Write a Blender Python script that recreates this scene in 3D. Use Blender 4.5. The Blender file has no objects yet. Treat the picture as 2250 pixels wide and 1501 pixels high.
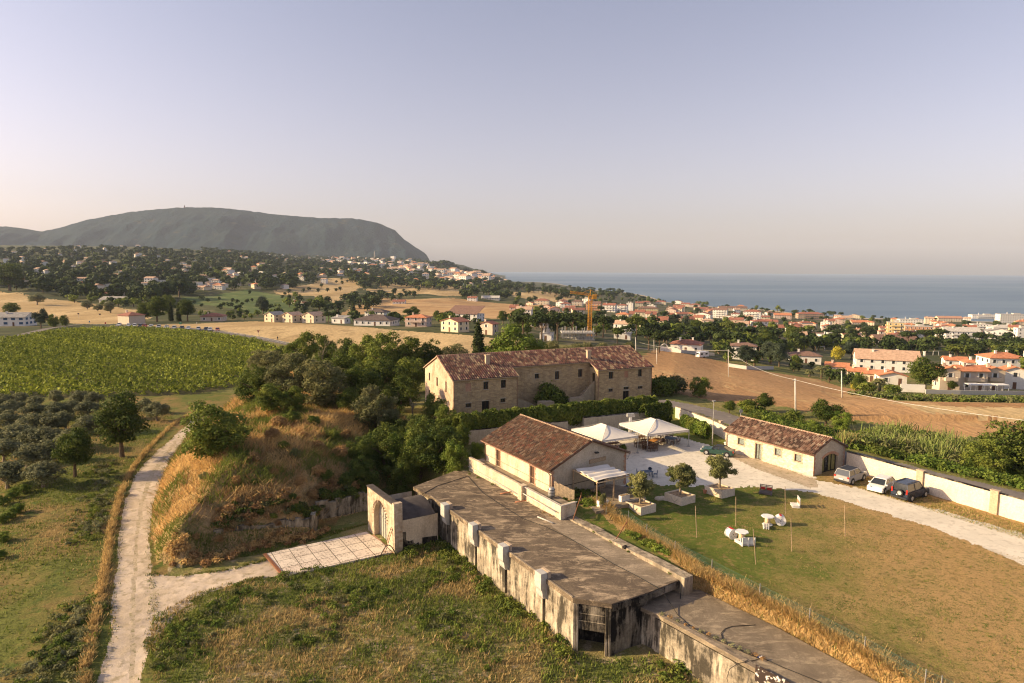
import bpy, bmesh, math, random
import numpy as np
from mathutils import Vector, Matrix
random.seed(7); RNG=np.random.default_rng(7)
R_=math.radians
# ---------------------------------------------------------------- camera
sc=bpy.context.scene; COL=sc.collection
FPX=1440.; PIT=R_(6.32); ROL=R_(0.3); CZ=25.
cd=bpy.data.cameras.new('camera'); cam=bpy.data.objects.new('camera',cd); COL.objects.link(cam)
cd.sensor_width=36; cd.lens=36*FPX/2250; cd.clip_start=.5; cd.clip_end=60000
f_=Vector((0,math.cos(PIT),-math.sin(PIT))); r_=Vector((1,0,0)); u_=r_.cross(f_)
rr=r_*math.cos(ROL)+u_*math.sin(ROL); uu=u_*math.cos(ROL)-r_*math.sin(ROL)
m=Matrix((rr,uu,-f_)).transposed().to_4x4(); m.translation=(0,0,CZ); cam.matrix_world=m
sc.camera=cam
# ---------------------------------------------------------------- sky, sun, exposure
SUN_EL=21.; SUN_AZ=R_(-92)   # azimuth clockwise from +Y
w=bpy.data.worlds.new('World'); sc.world=w; w.use_nodes=True
nt=w.node_tree; nt.nodes.clear()
sky=nt.nodes.new('ShaderNodeTexSky'); sky.sky_type='NISHITA'; sky.sun_disc=False
sky.sun_elevation=R_(SUN_EL); sky.sun_rotation=SUN_AZ; sky.altitude=100
sky.air_density=1.0; sky.dust_density=2.2; sky.ozone_density=2.5
bg=nt.nodes.new('ShaderNodeBackground'); wo=nt.nodes.new('ShaderNodeOutputWorld')
bg.inputs[1].default_value=.097
hs=nt.nodes.new('ShaderNodeHueSaturation'); hs.inputs['Saturation'].default_value=.62; nt.links.new(sky.outputs[0],hs.inputs['Color'])
tn=nt.nodes.new('ShaderNodeMix'); tn.data_type='RGBA'; tn.blend_type='MULTIPLY'; tn.inputs[0].default_value=1; tc=nt.nodes.new('ShaderNodeTexCoord'); sx=nt.nodes.new('ShaderNodeSeparateXYZ'); nt.links.new(tc.outputs['Generated'],sx.inputs[0])
mr=nt.nodes.new('ShaderNodeMapRange'); mr.inputs[1].default_value=0; mr.inputs[2].default_value=.42; nt.links.new(sx.outputs[2],mr.inputs[0])
tg=nt.nodes.new('ShaderNodeMix'); tg.data_type='RGBA'; tg.inputs[6].default_value=(1.36,1.055,1.0,1); tg.inputs[7].default_value=(1.07,.97,1.03,1)
nt.links.new(mr.outputs[0],tg.inputs[0]); nt.links.new(tg.outputs[2],tn.inputs[7])
nt.links.new(hs.outputs[0],tn.inputs[6]); nt.links.new(tn.outputs[2],bg.inputs[0]); nt.links.new(bg.outputs[0],wo.inputs[0])
sl=bpy.data.lights.new('sun','SUN'); sl.energy=5.0; sl.angle=R_(.6); sl.color=(1,.755,.41)
so=bpy.data.objects.new('sun',sl); COL.objects.link(so)
sd=Vector((math.sin(SUN_AZ)*math.cos(R_(SUN_EL)),math.cos(SUN_AZ)*math.cos(R_(SUN_EL)),math.sin(R_(SUN_EL))))
so.rotation_euler=sd.to_track_quat('Z','Y').to_euler(); so.location=(-300,0,200)
vs=sc.view_settings; vs.view_transform='Standard'; vs.look='None'; vs.gamma=1; vs.use_curve_mapping=False; vs.exposure=.88
cy=sc.cycles; cy.filter_width=1.15; cy.denoising_prefilter='ACCURATE'; cy.adaptive_threshold=.006; cy.max_bounces=5; cy.diffuse_bounces=2; cy.glossy_bounces=2; cy.transmission_bounces=3; cy.transparent_max_bounces=6; cy.volume_bounces=0
# ---------------------------------------------------------------- pixel rays (photo pixels -> world points on the land)
def ray(u,v):
    a=(u-1125)/FPX; b=-(v-750.5)/FPX
    a,b=a*math.cos(ROL)-b*math.sin(ROL), b*math.cos(ROL)+a*math.sin(ROL)
    return (a, math.cos(PIT)+b*math.sin(PIT), -math.sin(PIT)+b*math.cos(PIT))
def at(u,v,z):
    r=ray(u,v); s=(z-CZ)/r[2]; return (r[0]*s,r[1]*s,z)
def atY(u,v,y):
    r=ray(u,v); s=y/r[1]; return (r[0]*s,y,CZ+r[2]*s)
# ---------------------------------------------------------------- noise (numpy)
_pt=np.random.default_rng(3).random((256,256))
def vnoise(x,y):
    x=np.asarray(x,float); y=np.asarray(y,float)
    xi=np.floor(x).astype(int); yi=np.floor(y).astype(int); fx=x-xi; fy=y-yi
    fx=fx*fx*(3-2*fx); fy=fy*fy*(3-2*fy)
    g=lambda i,j:_pt[(xi+i)%256,(yi+j)%256]
    return (g(0,0)*(1-fx)+g(1,0)*fx)*(1-fy)+(g(0,1)*(1-fx)+g(1,1)*fx)*fy
def fbm(x,y,o=4):
    s=0;a=.5
    for i in range(o): s=s+a*vnoise(x*2**i+17*i,y*2**i+5*i); a*=.5
    return s
def sstep(x,a,b):
    t=np.clip((x-a)/(b-a),0,1); return t*t*(3-2*t)
def inpoly(x,y,P):
    x=np.asarray(x,float);y=np.asarray(y,float); c=np.zeros(x.shape,bool); n=len(P)
    for i in range(n):
        x1,y1=P[i][:2];x2,y2=P[(i+1)%n][:2]
        if y1==y2: continue
        c^=((y1>y)!=(y2>y))&(x<(x2-x1)*(y-y1)/(y2-y1)+x1)
    return c
def sdist(x,y,P,closed=True):
    x=np.asarray(x,float);y=np.asarray(y,float); d=np.full(x.shape,1e9); n=len(P)
    for i in range(n if closed else n-1):
        x1,y1=P[i][:2];x2,y2=P[(i+1)%n][:2]; dx,dy=x2-x1,y2-y1; L=dx*dx+dy*dy+1e-12
        t=np.clip(((x-x1)*dx+(y-y1)*dy)/L,0,1); d=np.minimum(d,np.hypot(x-x1-t*dx,y-y1-t*dy))
    return np.where(inpoly(x,y,P),d,-d) if closed else d
# ---------------------------------------------------------------- height of the land
EL=np.array((-.521,.853)); EP=np.array((.853,.521))      # the axes most of the near buildings share
YS=np.array([1,110,160,230,320,450,650,900,1300,1800,2500,3500,5000,7500.])
def cv(vs_): return [-4 if k<2 else 25-YS[k]*(v-591)/1440 for k,v in enumerate([0,0]+vs_)]
TC=np.array([(u-1125)/1440. for u in (-250,0,300,500,700,900,1000,1120,1300,1485,1600,1870,2275,2600)])
TZ=np.array([
 cv([852,776,732,712,672,632,602,576,553,546,548,560]),
 cv([852,774,728,706,668,630,600,573,551,546,548,560]),
 cv([852,774,722,704,670,636,602,573,550,548,552,560]),
 cv([852,772,722,702,674,642,610,582,561,556,557,560]),
 cv([850,770,721,704,682,655,626,600,584,575,568,572]),
 cv([842,766,722,705,682,660,636,616,600,578,572,580]),
 cv([836,762,722,705,684,663,641,624,606,590,580,588]),
 [-2,-1,-1.5,-3,-5,-10,-17,-21,-24,-26,-30,-46,-66,-66],
 [0,0,-1,-4,-8,-14,-22,-28,-34,-44,-58,-66,-66,-66],
 [0,0,-1,-6.5,-12,-17.5,-26,-38,-52,-62.5,-66,-66,-66,-66],
 [0,0,-3,-9,-14.5,-20,-28,-41,-56,-66,-66,-66,-66,-66],
 [0,0,-5.5,-14,-18.5,-25,-37,-51,-63,-66,-66,-66,-66,-66],
 [0,0,-6.5,-14,-20,-27,-38,-53,-66,-66,-66,-66,-66,-66],
 [0,0,-6.5,-14,-20,-27,-38,-50,-62,-66,-66,-66,-66,-66]])
UP=[(31,27),(24.4,37.8),(19.9,45.4),(15.6,51.0),(12.6,51.3),(7,51.8),(-5,69),(-8.4,72.8),(-6,79),(-10,84),(-14,93),(-22,106),(-30,122),(-50,160),(-60,240),(140,240),(140,27)]
MOUND=[at(u,v,-4)[:2] for u,v in ((345,1238),(400,1248),(470,1215),(560,1200),(690,1176),(694,1150),(800,1122),(850,1060),(900,985),(840,900),(700,860),(600,865),(520,905),(455,955),(395,1000),(355,1060),(333,1150))]
RDUP=[at(u,v,1.2)[:2] for u,v in ((1430,878),(1500,892),(1570,908),(1640,935),(1760,985),(1880,1004),(2060,1050),(2270,1101),(2500,1160))]   # road behind the wall
WALLR=[at(1475,893,1.9)[:2],at(1605,942,2)[:2],(32.2,93.2),(42.4,80.6),(51.2,63.2),(60,46)]
LOTP=[(60,30),(140,30),(140,150),(34,150)]
def right_of_wall(x,y):   # beyond the boundary wall
    P=[*WALLR,(90,20),(150,20),(150,120),(60,130),(24,118)]
    return inpoly(x,y,P)
def H(x,y):
    x=np.asarray(x,float);y=np.asarray(y,float); yc=np.clip(y,1,7400)
    t=np.clip(x/np.maximum(yc,40),TC[0],TC[-1]-1e-6)
    i=np.clip(np.searchsorted(TC,t,side='right')-1,0,len(TC)-2); ft=(t-TC[i])/(TC[i+1]-TC[i]); ft=ft*ft*(3-2*ft)*.5+ft*.5
    ly=np.log(YS); j=np.clip(np.searchsorted(YS,yc,side='right')-1,0,len(YS)-2); fy=(np.log(yc)-ly[j])/(ly[j+1]-ly[j])
    z=(TZ[i,j]*(1-ft)+TZ[i+1,j]*ft)*(1-fy)+(TZ[i,j+1]*(1-ft)+TZ[i+1,j+1]*ft)*fy
    z=z+(fbm(x/90,y/90,3)-.5)*sstep(y,300,900)*12*sstep(z,-54,-30)
    if yc.min()>165: return z
    # near ground: lower meadow at -4, upper yard at 0
    d=sdist(x,y,UP); wd=.25+9*sstep(y,82,95)
    near=-4+4*sstep(d,-wd,wd*.6)
    near=near+(fbm(x/7+3,y/7,3)-.47)*.5*sstep(-d,1,4)*sstep(np.abs(x+38),4,10)
    near=near-1.6*sstep(-x-y*.62,6,30)*sstep(y,0,30)*(1-sstep(y,95,140))
    z=near*(1-sstep(y,112,150))+z*sstep(y,112,150)
    z=z+.7*(1-sstep(np.hypot(x-8.6,y-67.3),2.4,5.2))*(z>-.6)
    # raised road beyond the boundary wall
    rw=right_of_wall(x,y); dr=sdist(x,y,RDUP,False)
    dw=sdist(x,y,WALLR,False)
    z=np.where(rw,z+(1.2-z)*(1-sstep(dr,3.2,9))*sstep(dw,.4,1.7),z)
    z=np.where(rw&(dr>4)&(y<112),z-.8*sstep(dr,6,16),z)
    # mound
    dm=sdist(x,y,MOUND)
    top=7.6*(1-np.exp(-np.clip(dm,0,99)/4.2))+(fbm(x/4,y/4,4)-.47)*2.2*sstep(dm,0,3)
    z=np.where(dm>0,np.maximum(z,-4+top),z)
    return z
def Hs(x,y): return float(H(np.array([x]),np.array([y]))[0])
_SN=np.exp(np.linspace(math.log(30),math.log(190),420)); _SF=np.exp(np.linspace(math.log(170),math.log(9000),620))
def place(u,v):
    """where the ray through photo pixel (u,v) meets the land"""
    r=ray(u,v)
    for _S in ((_SN,_SF) if v>770 else (_SF,)):
        zz=CZ+r[2]*_S; h=H(r[0]*_S,r[1]*_S); k=np.nonzero(zz<=h)[0]
        if len(k): break
    if len(k)==0: return None
    k=max(1,k[0]); a,b=_S[k-1],_S[k]
    for _ in range(12):
        s=(a+b)/2
        if CZ+r[2]*s<=Hs(r[0]*s,r[1]*s): b=s
        else: a=s
    return (r[0]*b,r[1]*b,Hs(r[0]*b,r[1]*b))
# ---------------------------------------------------------------- object helpers
def tag(o,label=None,cat=None,group=None,kind=None):
    if label: o['label']=label
    if cat: o['category']=cat
    if group: o['group']=group
    if kind: o['kind']=kind
    return o
def empty(name,loc,label,cat,group=None,rz=0):
    o=bpy.data.objects.new(name,None); COL.objects.link(o); o.location=loc; o.rotation_euler=(0,0,rz)
    return tag(o,label,cat,group)
def link(name,me,parent=None):
    o=bpy.data.objects.new(name,me); COL.objects.link(o)
    if parent is not None: o.parent=parent
    return o
def np_mesh(name,V,Q,mats,mi=None,uv=None,smooth=False):
    """V (n,3), Q (m,k) with k = 3 or 4"""
    me=bpy.data.meshes.new(name); V=np.asarray(V,np.float32); Q=np.asarray(Q,np.int32); k=Q.shape[1]
    me.vertices.add(len(V)); me.vertices.foreach_set('co',V.ravel())
    me.loops.add(Q.size); me.loops.foreach_set('vertex_index',Q.ravel())
    me.polygons.add(len(Q)); me.polygons.foreach_set('loop_start',np.arange(0,Q.size,k,dtype=np.int32))
    if mi is not None: me.polygons.foreach_set('material_index',np.asarray(mi,np.int32))
    if smooth: me.polygons.foreach_set('use_smooth',np.ones(len(Q),bool))
    for m_ in mats: me.materials.append(m_)
    if uv is not None:
        l=me.uv_layers.new(name='UVMap'); l.data.foreach_set('uv',np.asarray(uv,np.float32).ravel())
    me.update(calc_edges=True)
    return me
class MB:
    def __init__(s): s.v=[];s.f=[];s.m=[];s.uvs={}
    def add(s,vs,fs,mi=0):
        b=len(s.v); s.v+=[tuple(map(float,q)) for q in vs]
        for f in fs: s.f.append(tuple(b+i for i in f)); s.m.append(mi)
        return s
    def quad(s,*p,mi=0): return s.add(p,[tuple(range(len(p)))],mi)
    def box(s,c,d,rz=0,mi=0,taper=1.):
        """c = centre of the bottom, d = full sizes"""
        x,y,z=d[0]/2,d[1]/2,d[2]; cs,sn=math.cos(rz),math.sin(rz); P=[]
        for zz,k in ((0,1),(z,taper)):
            for a,b in ((-x,-y),(x,-y),(x,y),(-x,y)):
                a*=k;b*=k; P.append((c[0]+a*cs-b*sn,c[1]+a*sn+b*cs,c[2]+zz))
        return s.add(P,[(3,2,1,0),(4,5,6,7),(0,1,5,4),(1,2,6,5),(2,3,7,6),(3,0,4,7)],mi)
    def prism(s,poly,z0,z1,mi=0,top=None,mt=None):
        n=len(poly); z1s=z1 if hasattr(z1,'__len__') else [z1]*n; z0s=z0 if hasattr(z0,'__len__') else [z0]*n
        A=sum(poly[i][0]*poly[(i+1)%n][1]-poly[(i+1)%n][0]*poly[i][1] for i in range(n))
        if A<0: poly=poly[::-1]; z1s=z1s[::-1]; z0s=z0s[::-1]
        P=[(p[0],p[1],z) for p,z in zip(poly,z0s)]+[(p[0],p[1],z) for p,z in zip(poly,z1s)]
        s.add(P,[tuple(range(n-1,-1,-1))]+[(i,(i+1)%n,n+(i+1)%n,n+i) for i in range(n)],mi)
        s.add(P[n:],[tuple(range(n))],mi if mt is None else mt); return s
    def bar(s,a,b,w,h=None,mi=0):
        """a rectangular bar from point a to point b"""
        a=Vector(a);b=Vector(b);h=h or w; d=(b-a).normalized(); up=Vector((0,0,1)) if abs(d.z)<.95 else Vector((1,0,0))
        sx=d.cross(up).normalized()*w/2; sy=sx.cross(d).normalized()*h/2; P=[]
        for q in (a,b): P+=[q-sx-sy,q+sx-sy,q+sx+sy,q-sx+sy]
        return s.add(P,[(0,1,2,3),(7,6,5,4),(0,4,5,1),(1,5,6,2),(2,6,7,3),(3,7,4,0)],mi)
    def tube(s,path,r,n=8,mi=0,cap=True):
        path=[Vector(p) for p in path]; k=len(path); rs=r if hasattr(r,'__len__') else [r]*k; P=[];F=[]
        ref=None
        for i,p in enumerate(path):
            d=(path[min(i+1,k-1)]-path[max(i-1,0)]).normalized()
            if ref is None: ref=Vector((0,0,1)) if abs(d.z)<.9 else Vector((1,0,0))
            x=d.cross(ref).normalized(); y=x.cross(d).normalized(); ref=y
            for j in range(n):
                a=2*math.pi*j/n; P.append(p+(x*math.cos(a)+y*math.sin(a))*rs[i])
        for i in range(k-1):
            for j in range(n): F.append((i*n+j,i*n+(j+1)%n,(i+1)*n+(j+1)%n,(i+1)*n+j))
        if cap: F+=[tuple(range(n-1,-1,-1)),tuple((k-1)*n+j for j in range(n))]
        return s.add(P,F,mi)
    def lathe(s,c,prof,n=16,mi=0,ax='z'):
        P=[];F=[]
        for r,h in prof:
            for j in range(n):
                a=2*math.pi*j/n; q=(r*math.cos(a),r*math.sin(a),h)
                if ax=='y': q=(q[0],q[2],q[1])
                if ax=='x': q=(q[2],q[0],q[1])
                P.append((c[0]+q[0],c[1]+q[1],c[2]+q[2]))
        for i in range(len(prof)-1):
            for j in range(n): F.append((i*n+j,i*n+(j+1)%n,(i+1)*n+(j+1)%n,(i+1)*n+j))
        F+=[tuple(range(n-1,-1,-1)),tuple((len(prof)-1)*n+j for j in range(n))]
        return s.add(P,F,mi)
    def grid(s,fn,nu,nv,mi=0):
        P=[fn(i/nu,j/nv) for j in range(nv+1) for i in range(nu+1)]
        return s.add(P,[(j*(nu+1)+i,j*(nu+1)+i+1,(j+1)*(nu+1)+i+1,(j+1)*(nu+1)+i) for j in range(nv) for i in range(nu)],mi)
    def build(s,name,mats,parent=None,smooth=False,org=None):
        mats=mats if isinstance(mats,(list,tuple)) else [mats]
        me=bpy.data.meshes.new(name); vs=s.v
        if org is not None: vs=[(a-org[0],b-org[1],c-org[2]) for a,b,c in vs]
        me.from_pydata(vs,[],s.f)
        for m_ in mats: me.materials.append(m_)
        if len(mats)>1: me.polygons.foreach_set('material_index',s.m)
        if smooth: me.polygons.foreach_set('use_smooth',[True]*len(s.f))
        uvl=me.uv_layers.new(name='UVMap'); n=len(me.loops); uv=np.zeros((n,2),np.float32); k=0
        for p in me.polygons:     # metric box mapping
            N=p.normal
            if abs(N.z)>.75: U=Vector((1,0,0));W=Vector((0,1,0))
            else: U=Vector((-N.y,N.x,0)).normalized(); W=N.cross(U)
            for li in p.loop_indices:
                c=me.vertices[me.loops[li].vertex_index].co; uv[li]=(c.dot(U),c.dot(W))
        uvl.data.foreach_set('uv',uv.ravel()); me.update()
        o=link(name,me,parent)
        if org is not None and parent is None: o.location=org
        return o
def dup(o,loc,rz=0,scale=1.,label=None,group=None,parent=None):
    r=o.copy(); COL.objects.link(r); r.location=loc; r.rotation_euler=(0,0,rz)
    r.scale=(scale,)*3 if not hasattr(scale,'__len__') else scale
    if label: r['label']=label
    if group: r['group']=group
    for ch in KIDS.get(o.name,()):
        c=ch.copy(); COL.objects.link(c); c.parent=r
        for g in KIDS.get(ch.name,()):
            e=g.copy(); COL.objects.link(e); e.parent=c
    return r
KIDS={}
def reg(o):
    KIDS[o.name]=list(o.children)
    for c in o.children:
        if c.children: KIDS[c.name]=list(c.children)
    return o
# ---------------------------------------------------------------- materials
class NT:
    def __init__(s,name):
        s.m=bpy.data.materials.new(name); s.m.use_nodes=True; s.t=s.m.node_tree; s.t.nodes.clear()
        s.o=s.t.nodes.new('ShaderNodeOutputMaterial'); s.p=s.t.nodes.new('ShaderNodeBsdfPrincipled')
        s.t.links.new(s.p.outputs[0],s.o.inputs[0]); s.set(s.p,'Specular IOR Level',.25)
        s._c={}
    def set(s,n,k,v):
        if isinstance(v,bpy.types.NodeSocket): s.t.links.new(v,n.inputs[k])
        else: n.inputs[k].default_value=v
    def N(s,ty,**kw):
        n=s.t.nodes.new('ShaderNode'+ty)
        for k,v in kw.items(): setattr(n,k,v)
        return n
    def co(s,kind='pos',sc=(1,1,1),rot=0):
        if kind=='pos': c=s.N('NewGeometry').outputs['Position']
        elif kind=='obj': c=s.N('TexCoord').outputs['Object']
        else: c=s.N('TexCoord').outputs['UV']
        mp=s.N('Mapping'); s.t.links.new(c,mp.inputs[0]); mp.inputs['Scale'].default_value=sc; mp.inputs['Rotation'].default_value=(0,0,rot)
        return mp.outputs[0]
    def noise(s,co,scale,det=4,rough=.55,lo=.35,hi=.65,dist=0):
        n=s.N('TexNoise'); s.set(n,'Vector',co); s.set(n,'Scale',scale); s.set(n,'Detail',det); s.set(n,'Roughness',rough); s.set(n,'Distortion',dist)
        r=s.N('MapRange'); s.set(r,0,n.outputs[0]); s.set(r,1,lo); s.set(r,2,hi); return r.outputs[0]
    def mix(s,f,a,b,bt='MIX'):
        n=s.N('Mix',data_type='RGBA',blend_type=bt); s.set(n,0,f)
        for k,v in ((6,a),(7,b)):
            if isinstance(v,(tuple,list)): v=tuple(v)[:3]+(1,)
            s.set(n,k,v)
        return n.outputs[2]
    def math(s,op,a,b=0.,c=0.,clamp=False):
        n=s.N('Math',operation=op,use_clamp=clamp); s.set(n,0,a); s.set(n,1,b); s.set(n,2,c); return n.outputs[0]
    def sep(s,co):
        n=s.N('SeparateXYZ'); s.set(n,0,co); return n.outputs
    def bump(s,h,st=.3,dist=.1):
        n=s.N('Bump'); s.set(n,'Height',h); s.set(n,'Strength',st); s.set(n,'Distance',dist); s.set(s.p,'Normal',n.outputs[0])
    def done(s,col,rough=.85,spec=None,metal=0):
        if isinstance(col,(tuple,list)): col=tuple(col)[:3]+(1,)
        s.set(s.p,'Base Color',col); s.set(s.p,'Roughness',rough); s.set(s.p,'Metallic',metal)
        if spec is not None: s.set(s.p,'Specular IOR Level',spec)
        return s.m
def plain(name,c,rough=.7,var=.12,scale=3,spec=.25,metal=0,kind='obj',bump=0):
    s=NT(name); n=s.noise(s.co(kind),scale,5)
    m_=s.mix(n,tuple(k*(1-var) for k in c),tuple(min(1,k*(1+var)) for k in c))
    if bump: s.bump(n,bump,.05)
    return s.done(m_,rough,spec,metal)
def layered(name,c1,c2,c3,s1=.1,s2=1.2,s3=12,rough=.95,bump=.3,bd=.15,kind='pos',sc=(1,1,1),rot=0,mid=(.42,.58),fine=.35,amt3=(.52,.66)):
    """ground cover: c1/c2 in patches, c3 in smaller spots, fine speckle over all"""
    s=NT(name); co=s.co(kind,sc,rot)
    a=s.mix(s.noise(co,s1,6,.6,*mid),c1,c2)
    b=s.mix(s.noise(co,s2,5,.65,*amt3),a,c3)
    fn=s.noise(co,s3,4,.7,.3,.7)
    d=s.mix(fn,(1-fine,)*3,(1+fine,)*3)
    col=s.mix(1.,b,d,'MULTIPLY')
    if bump: s.bump(s.math('ADD',fn,s.noise(co,s2*1.7,4,.6,.3,.7)),bump,bd)
    return s.done(col,rough,.1)
# ================================================================ THE LAND
MAT={}
G1=(.125,.15,.03);G2=(.075,.105,.022);TAN=(.40,.285,.125)
MAT['meadow']=layered('meadow_grass_ground',(.15,.165,.045),(.26,.21,.09),(.42,.33,.20),.22,.9,9,bump=.5,fine=.5,amt3=(.54,.64))
MAT['ground']=layered('rough_grass_ground',(.16,.17,.05),(.24,.2,.075),(.09,.11,.03),.12,.6,7,bump=.5,fine=.5)
MAT['slope']=layered('left_slope_grass',(.125,.135,.032),(.25,.165,.065),(.085,.115,.025),.09,.5,5,bump=.4,fine=.4)
MAT['mound']=layered('mound_soil',(.46,.30,.14),(.26,.20,.085),(.52,.36,.18),.3,1.1,9,bump=.7,fine=.5)
MAT['wood']=layered('woodland_floor',(.055,.06,.022),(.09,.085,.035),(.14,.12,.05),.05,.3,3,bump=.3)
MAT['vine_soil']=layered('vineyard_soil',(.07,.07,.028),(.11,.095,.045),(.05,.055,.02),.2,.8,5,bump=.3)
MAT['far_wood']=layered('far_scrub',(.05,.058,.022),(.075,.082,.03),(.17,.14,.07),.004,.03,.15,bump=0)
MAT['dry_bank']=layered('dry_bank',(.46,.30,.13),(.34,.22,.10),(.20,.17,.06),.5,1.5,9,bump=.6,fine=.4)
MAT['gravel']=layered('white_gravel',(.70,.63,.52),(.62,.56,.46),(.5,.44,.35),.35,1.5,22,bump=.25,bd=.03,fine=.16)
MAT['road_dirt']=layered('pale_dirt',(.60,.49,.38),(.50,.40,.295),(.37,.30,.20),.4,1.3,20,bump=.4,bd=.05,fine=.2)
MAT['centre']=layered('road_centre_soil',(.50,.40,.29),(.42,.34,.24),(.25,.22,.11),.7,2.2,20,bump=.4,bd=.05,fine=.3)
MAT['asphalt']=layered('grey_asphalt',(.20,.175,.16),(.17,.15,.14),(.23,.2,.18),.2,1,25,bump=.1,bd=.01,fine=.12)
MAT['wheat']=layered('cut_wheat_field',(.51,.37,.19),(.38,.265,.125),(.31,.22,.105),.018,.12,1.0,bump=.15,fine=.3,sc=(1,.35,1),rot=.35)
MAT['stubble']=layered('tan_field',(.43,.275,.135),(.34,.21,.10),(.52,.37,.19),.012,.06,.5,bump=.15,fine=.3,sc=(.35,1,1),rot=-.25)
MAT['soil']=layered('ploughed_field',(.43,.255,.12),(.34,.19,.085),(.50,.34,.16),.03,.12,1.2,bump=.35,bd=.3,fine=.28,sc=(1,.28,1),rot=-.5,amt3=(.56,.7))
MAT['green_field']=layered('green_field',(.10,.14,.045),(.085,.12,.035),(.16,.17,.06),.01,.05,.5,bump=.1,fine=.15)
MAT['town']=layered('town_ground',(.06,.07,.03),(.09,.09,.045),(.2,.165,.11),.02,.08,.6,bump=0,fine=.2)
MAT['sand']=layered('beach_sand',(.5,.4,.27),(.45,.36,.25),(.55,.45,.3),.05,.2,1,bump=0)
def lawn_mat():
    s=NT('lawn'); co=s.co('pos'); x,y,z=s.sep(co)
    g=s.math('MULTIPLY_ADD',x,.025,-.66); g=s.math('ADD',g,s.math('MULTIPLY',s.math('SUBTRACT',62.,y),.008))
    n=s.N('TexNoise'); s.set(n,'Vector',co); s.set(n,'Scale',.16); s.set(n,'Detail',7); s.set(n,'Roughness',.66)
    k=s.math('ADD',n.outputs[0],g); r=s.N('MapRange'); s.set(r,0,k); s.set(r,1,.40); s.set(r,2,.78)
    a=s.mix(r.outputs[0],(.125,.155,.03),(.43,.275,.12))
    b=s.mix(s.noise(co,1.3,5,.7,.5,.68),a,(.30,.205,.085))
    c=s.mix(s.noise(co,2.8,4,.7,.52,.7),b,(.075,.11,.02))
    fn=s.noise(co,11,4,.75,.3,.7); c=s.mix(1.,c,s.mix(fn,(.55,)*3,(1.4,)*3),'MULTIPLY')
    s.bump(fn,.5,.12); return s.done(c,.95,.1)
MAT['lawn']=lawn_mat()
def ribbon(P,w):
    P=[np.array(p) for p in P]; L=[];Rr=[]
    for i,p in enumerate(P):
        d=P[min(i+1,len(P)-1)]-P[max(i-1,0)]; d=d/np.linalg.norm(d); n=np.array((-d[1],d[0]))*w; L.append(tuple(p+n));Rr.append(tuple(p-n))
    return L+Rr[::-1]
def pp(*l):   # photo pixels -> outline on the land
    out=[]
    for k in l:
        q=place(*k); out.append(q[:2] if q else atY(k[0],k[1],3000)[:2])
    return out
def pz(z,*l): return [at(u,v,z)[:2] for u,v in l]
ROAD=pz(-4,(235,1520),(245,1400),(243,1330),(258,1240),(262,1170),(275,1100),(300,1040),(330,1005),(365,975),(385,955),(420,925),(432,905),(440,893),(452,893),(446,915),(420,945),(398,975),(372,1010),(352,1060),(335,1110),(328,1180),(332,1240),(335,1330),(325,1430),(322,1520))
ROAD[0]=(ROAD[0][0]+1.6,36.);ROAD[-1]=(ROAD[0][0]+2.9,36.)
CENT=pz(-4,(285,1520),(287,1330),(296,1180),(308,1100),(330,1040),(370,985),(386,968),(391,968),(376,988),(338,1045),(318,1100),(304,1180),(297,1330),(297,1520))
BRANCH=pz(-4,(325,1262),(420,1264),(500,1252),(560,1236),(600,1222),(624,1262),(560,1272),(500,1288),(440,1312),(400,1336),(360,1380),(335,1430),(322,1400))
FORE=pz(-4,(582,1219),(805,1170),(868,1214),(624,1268))
DRIVE=[(13.2,70.3),*pz(0,(1395,1062),(1449,1067),(1543,1068),(1616,1070),(1650,1070),(1700,1074),(1790,1082),(1880,1110),(1960,1132),(2060,1165),(2160,1203),(2260,1246)),(52,38),(62,28),(64,38),(55,48),*pz(0,(2260,1178),(2120,1135),(1980,1100),(1860,1066),(1790,1056)),(37.4,77.5),(30.9,88.6),*pz(0,(1545,975),(1500,962),(1420,945),(1330,952),(1240,960)),(1,92),(6,80)]
YARDP=pz(0,(1790,1052),(1600,987),(1590,996),(1660,1030),(1780,1072),(1800,1070))   # brick strip along the cottage
RR=RDUP; 
ASPH=ribbon(RDUP,2.3)
VINE=pz(-4,(-160,890),(0,874),(250,873),(430,866),(520,850),(590,800),(620,772),(560,750),(430,730),(300,722),(150,722),(0,745),(-180,775))
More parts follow.
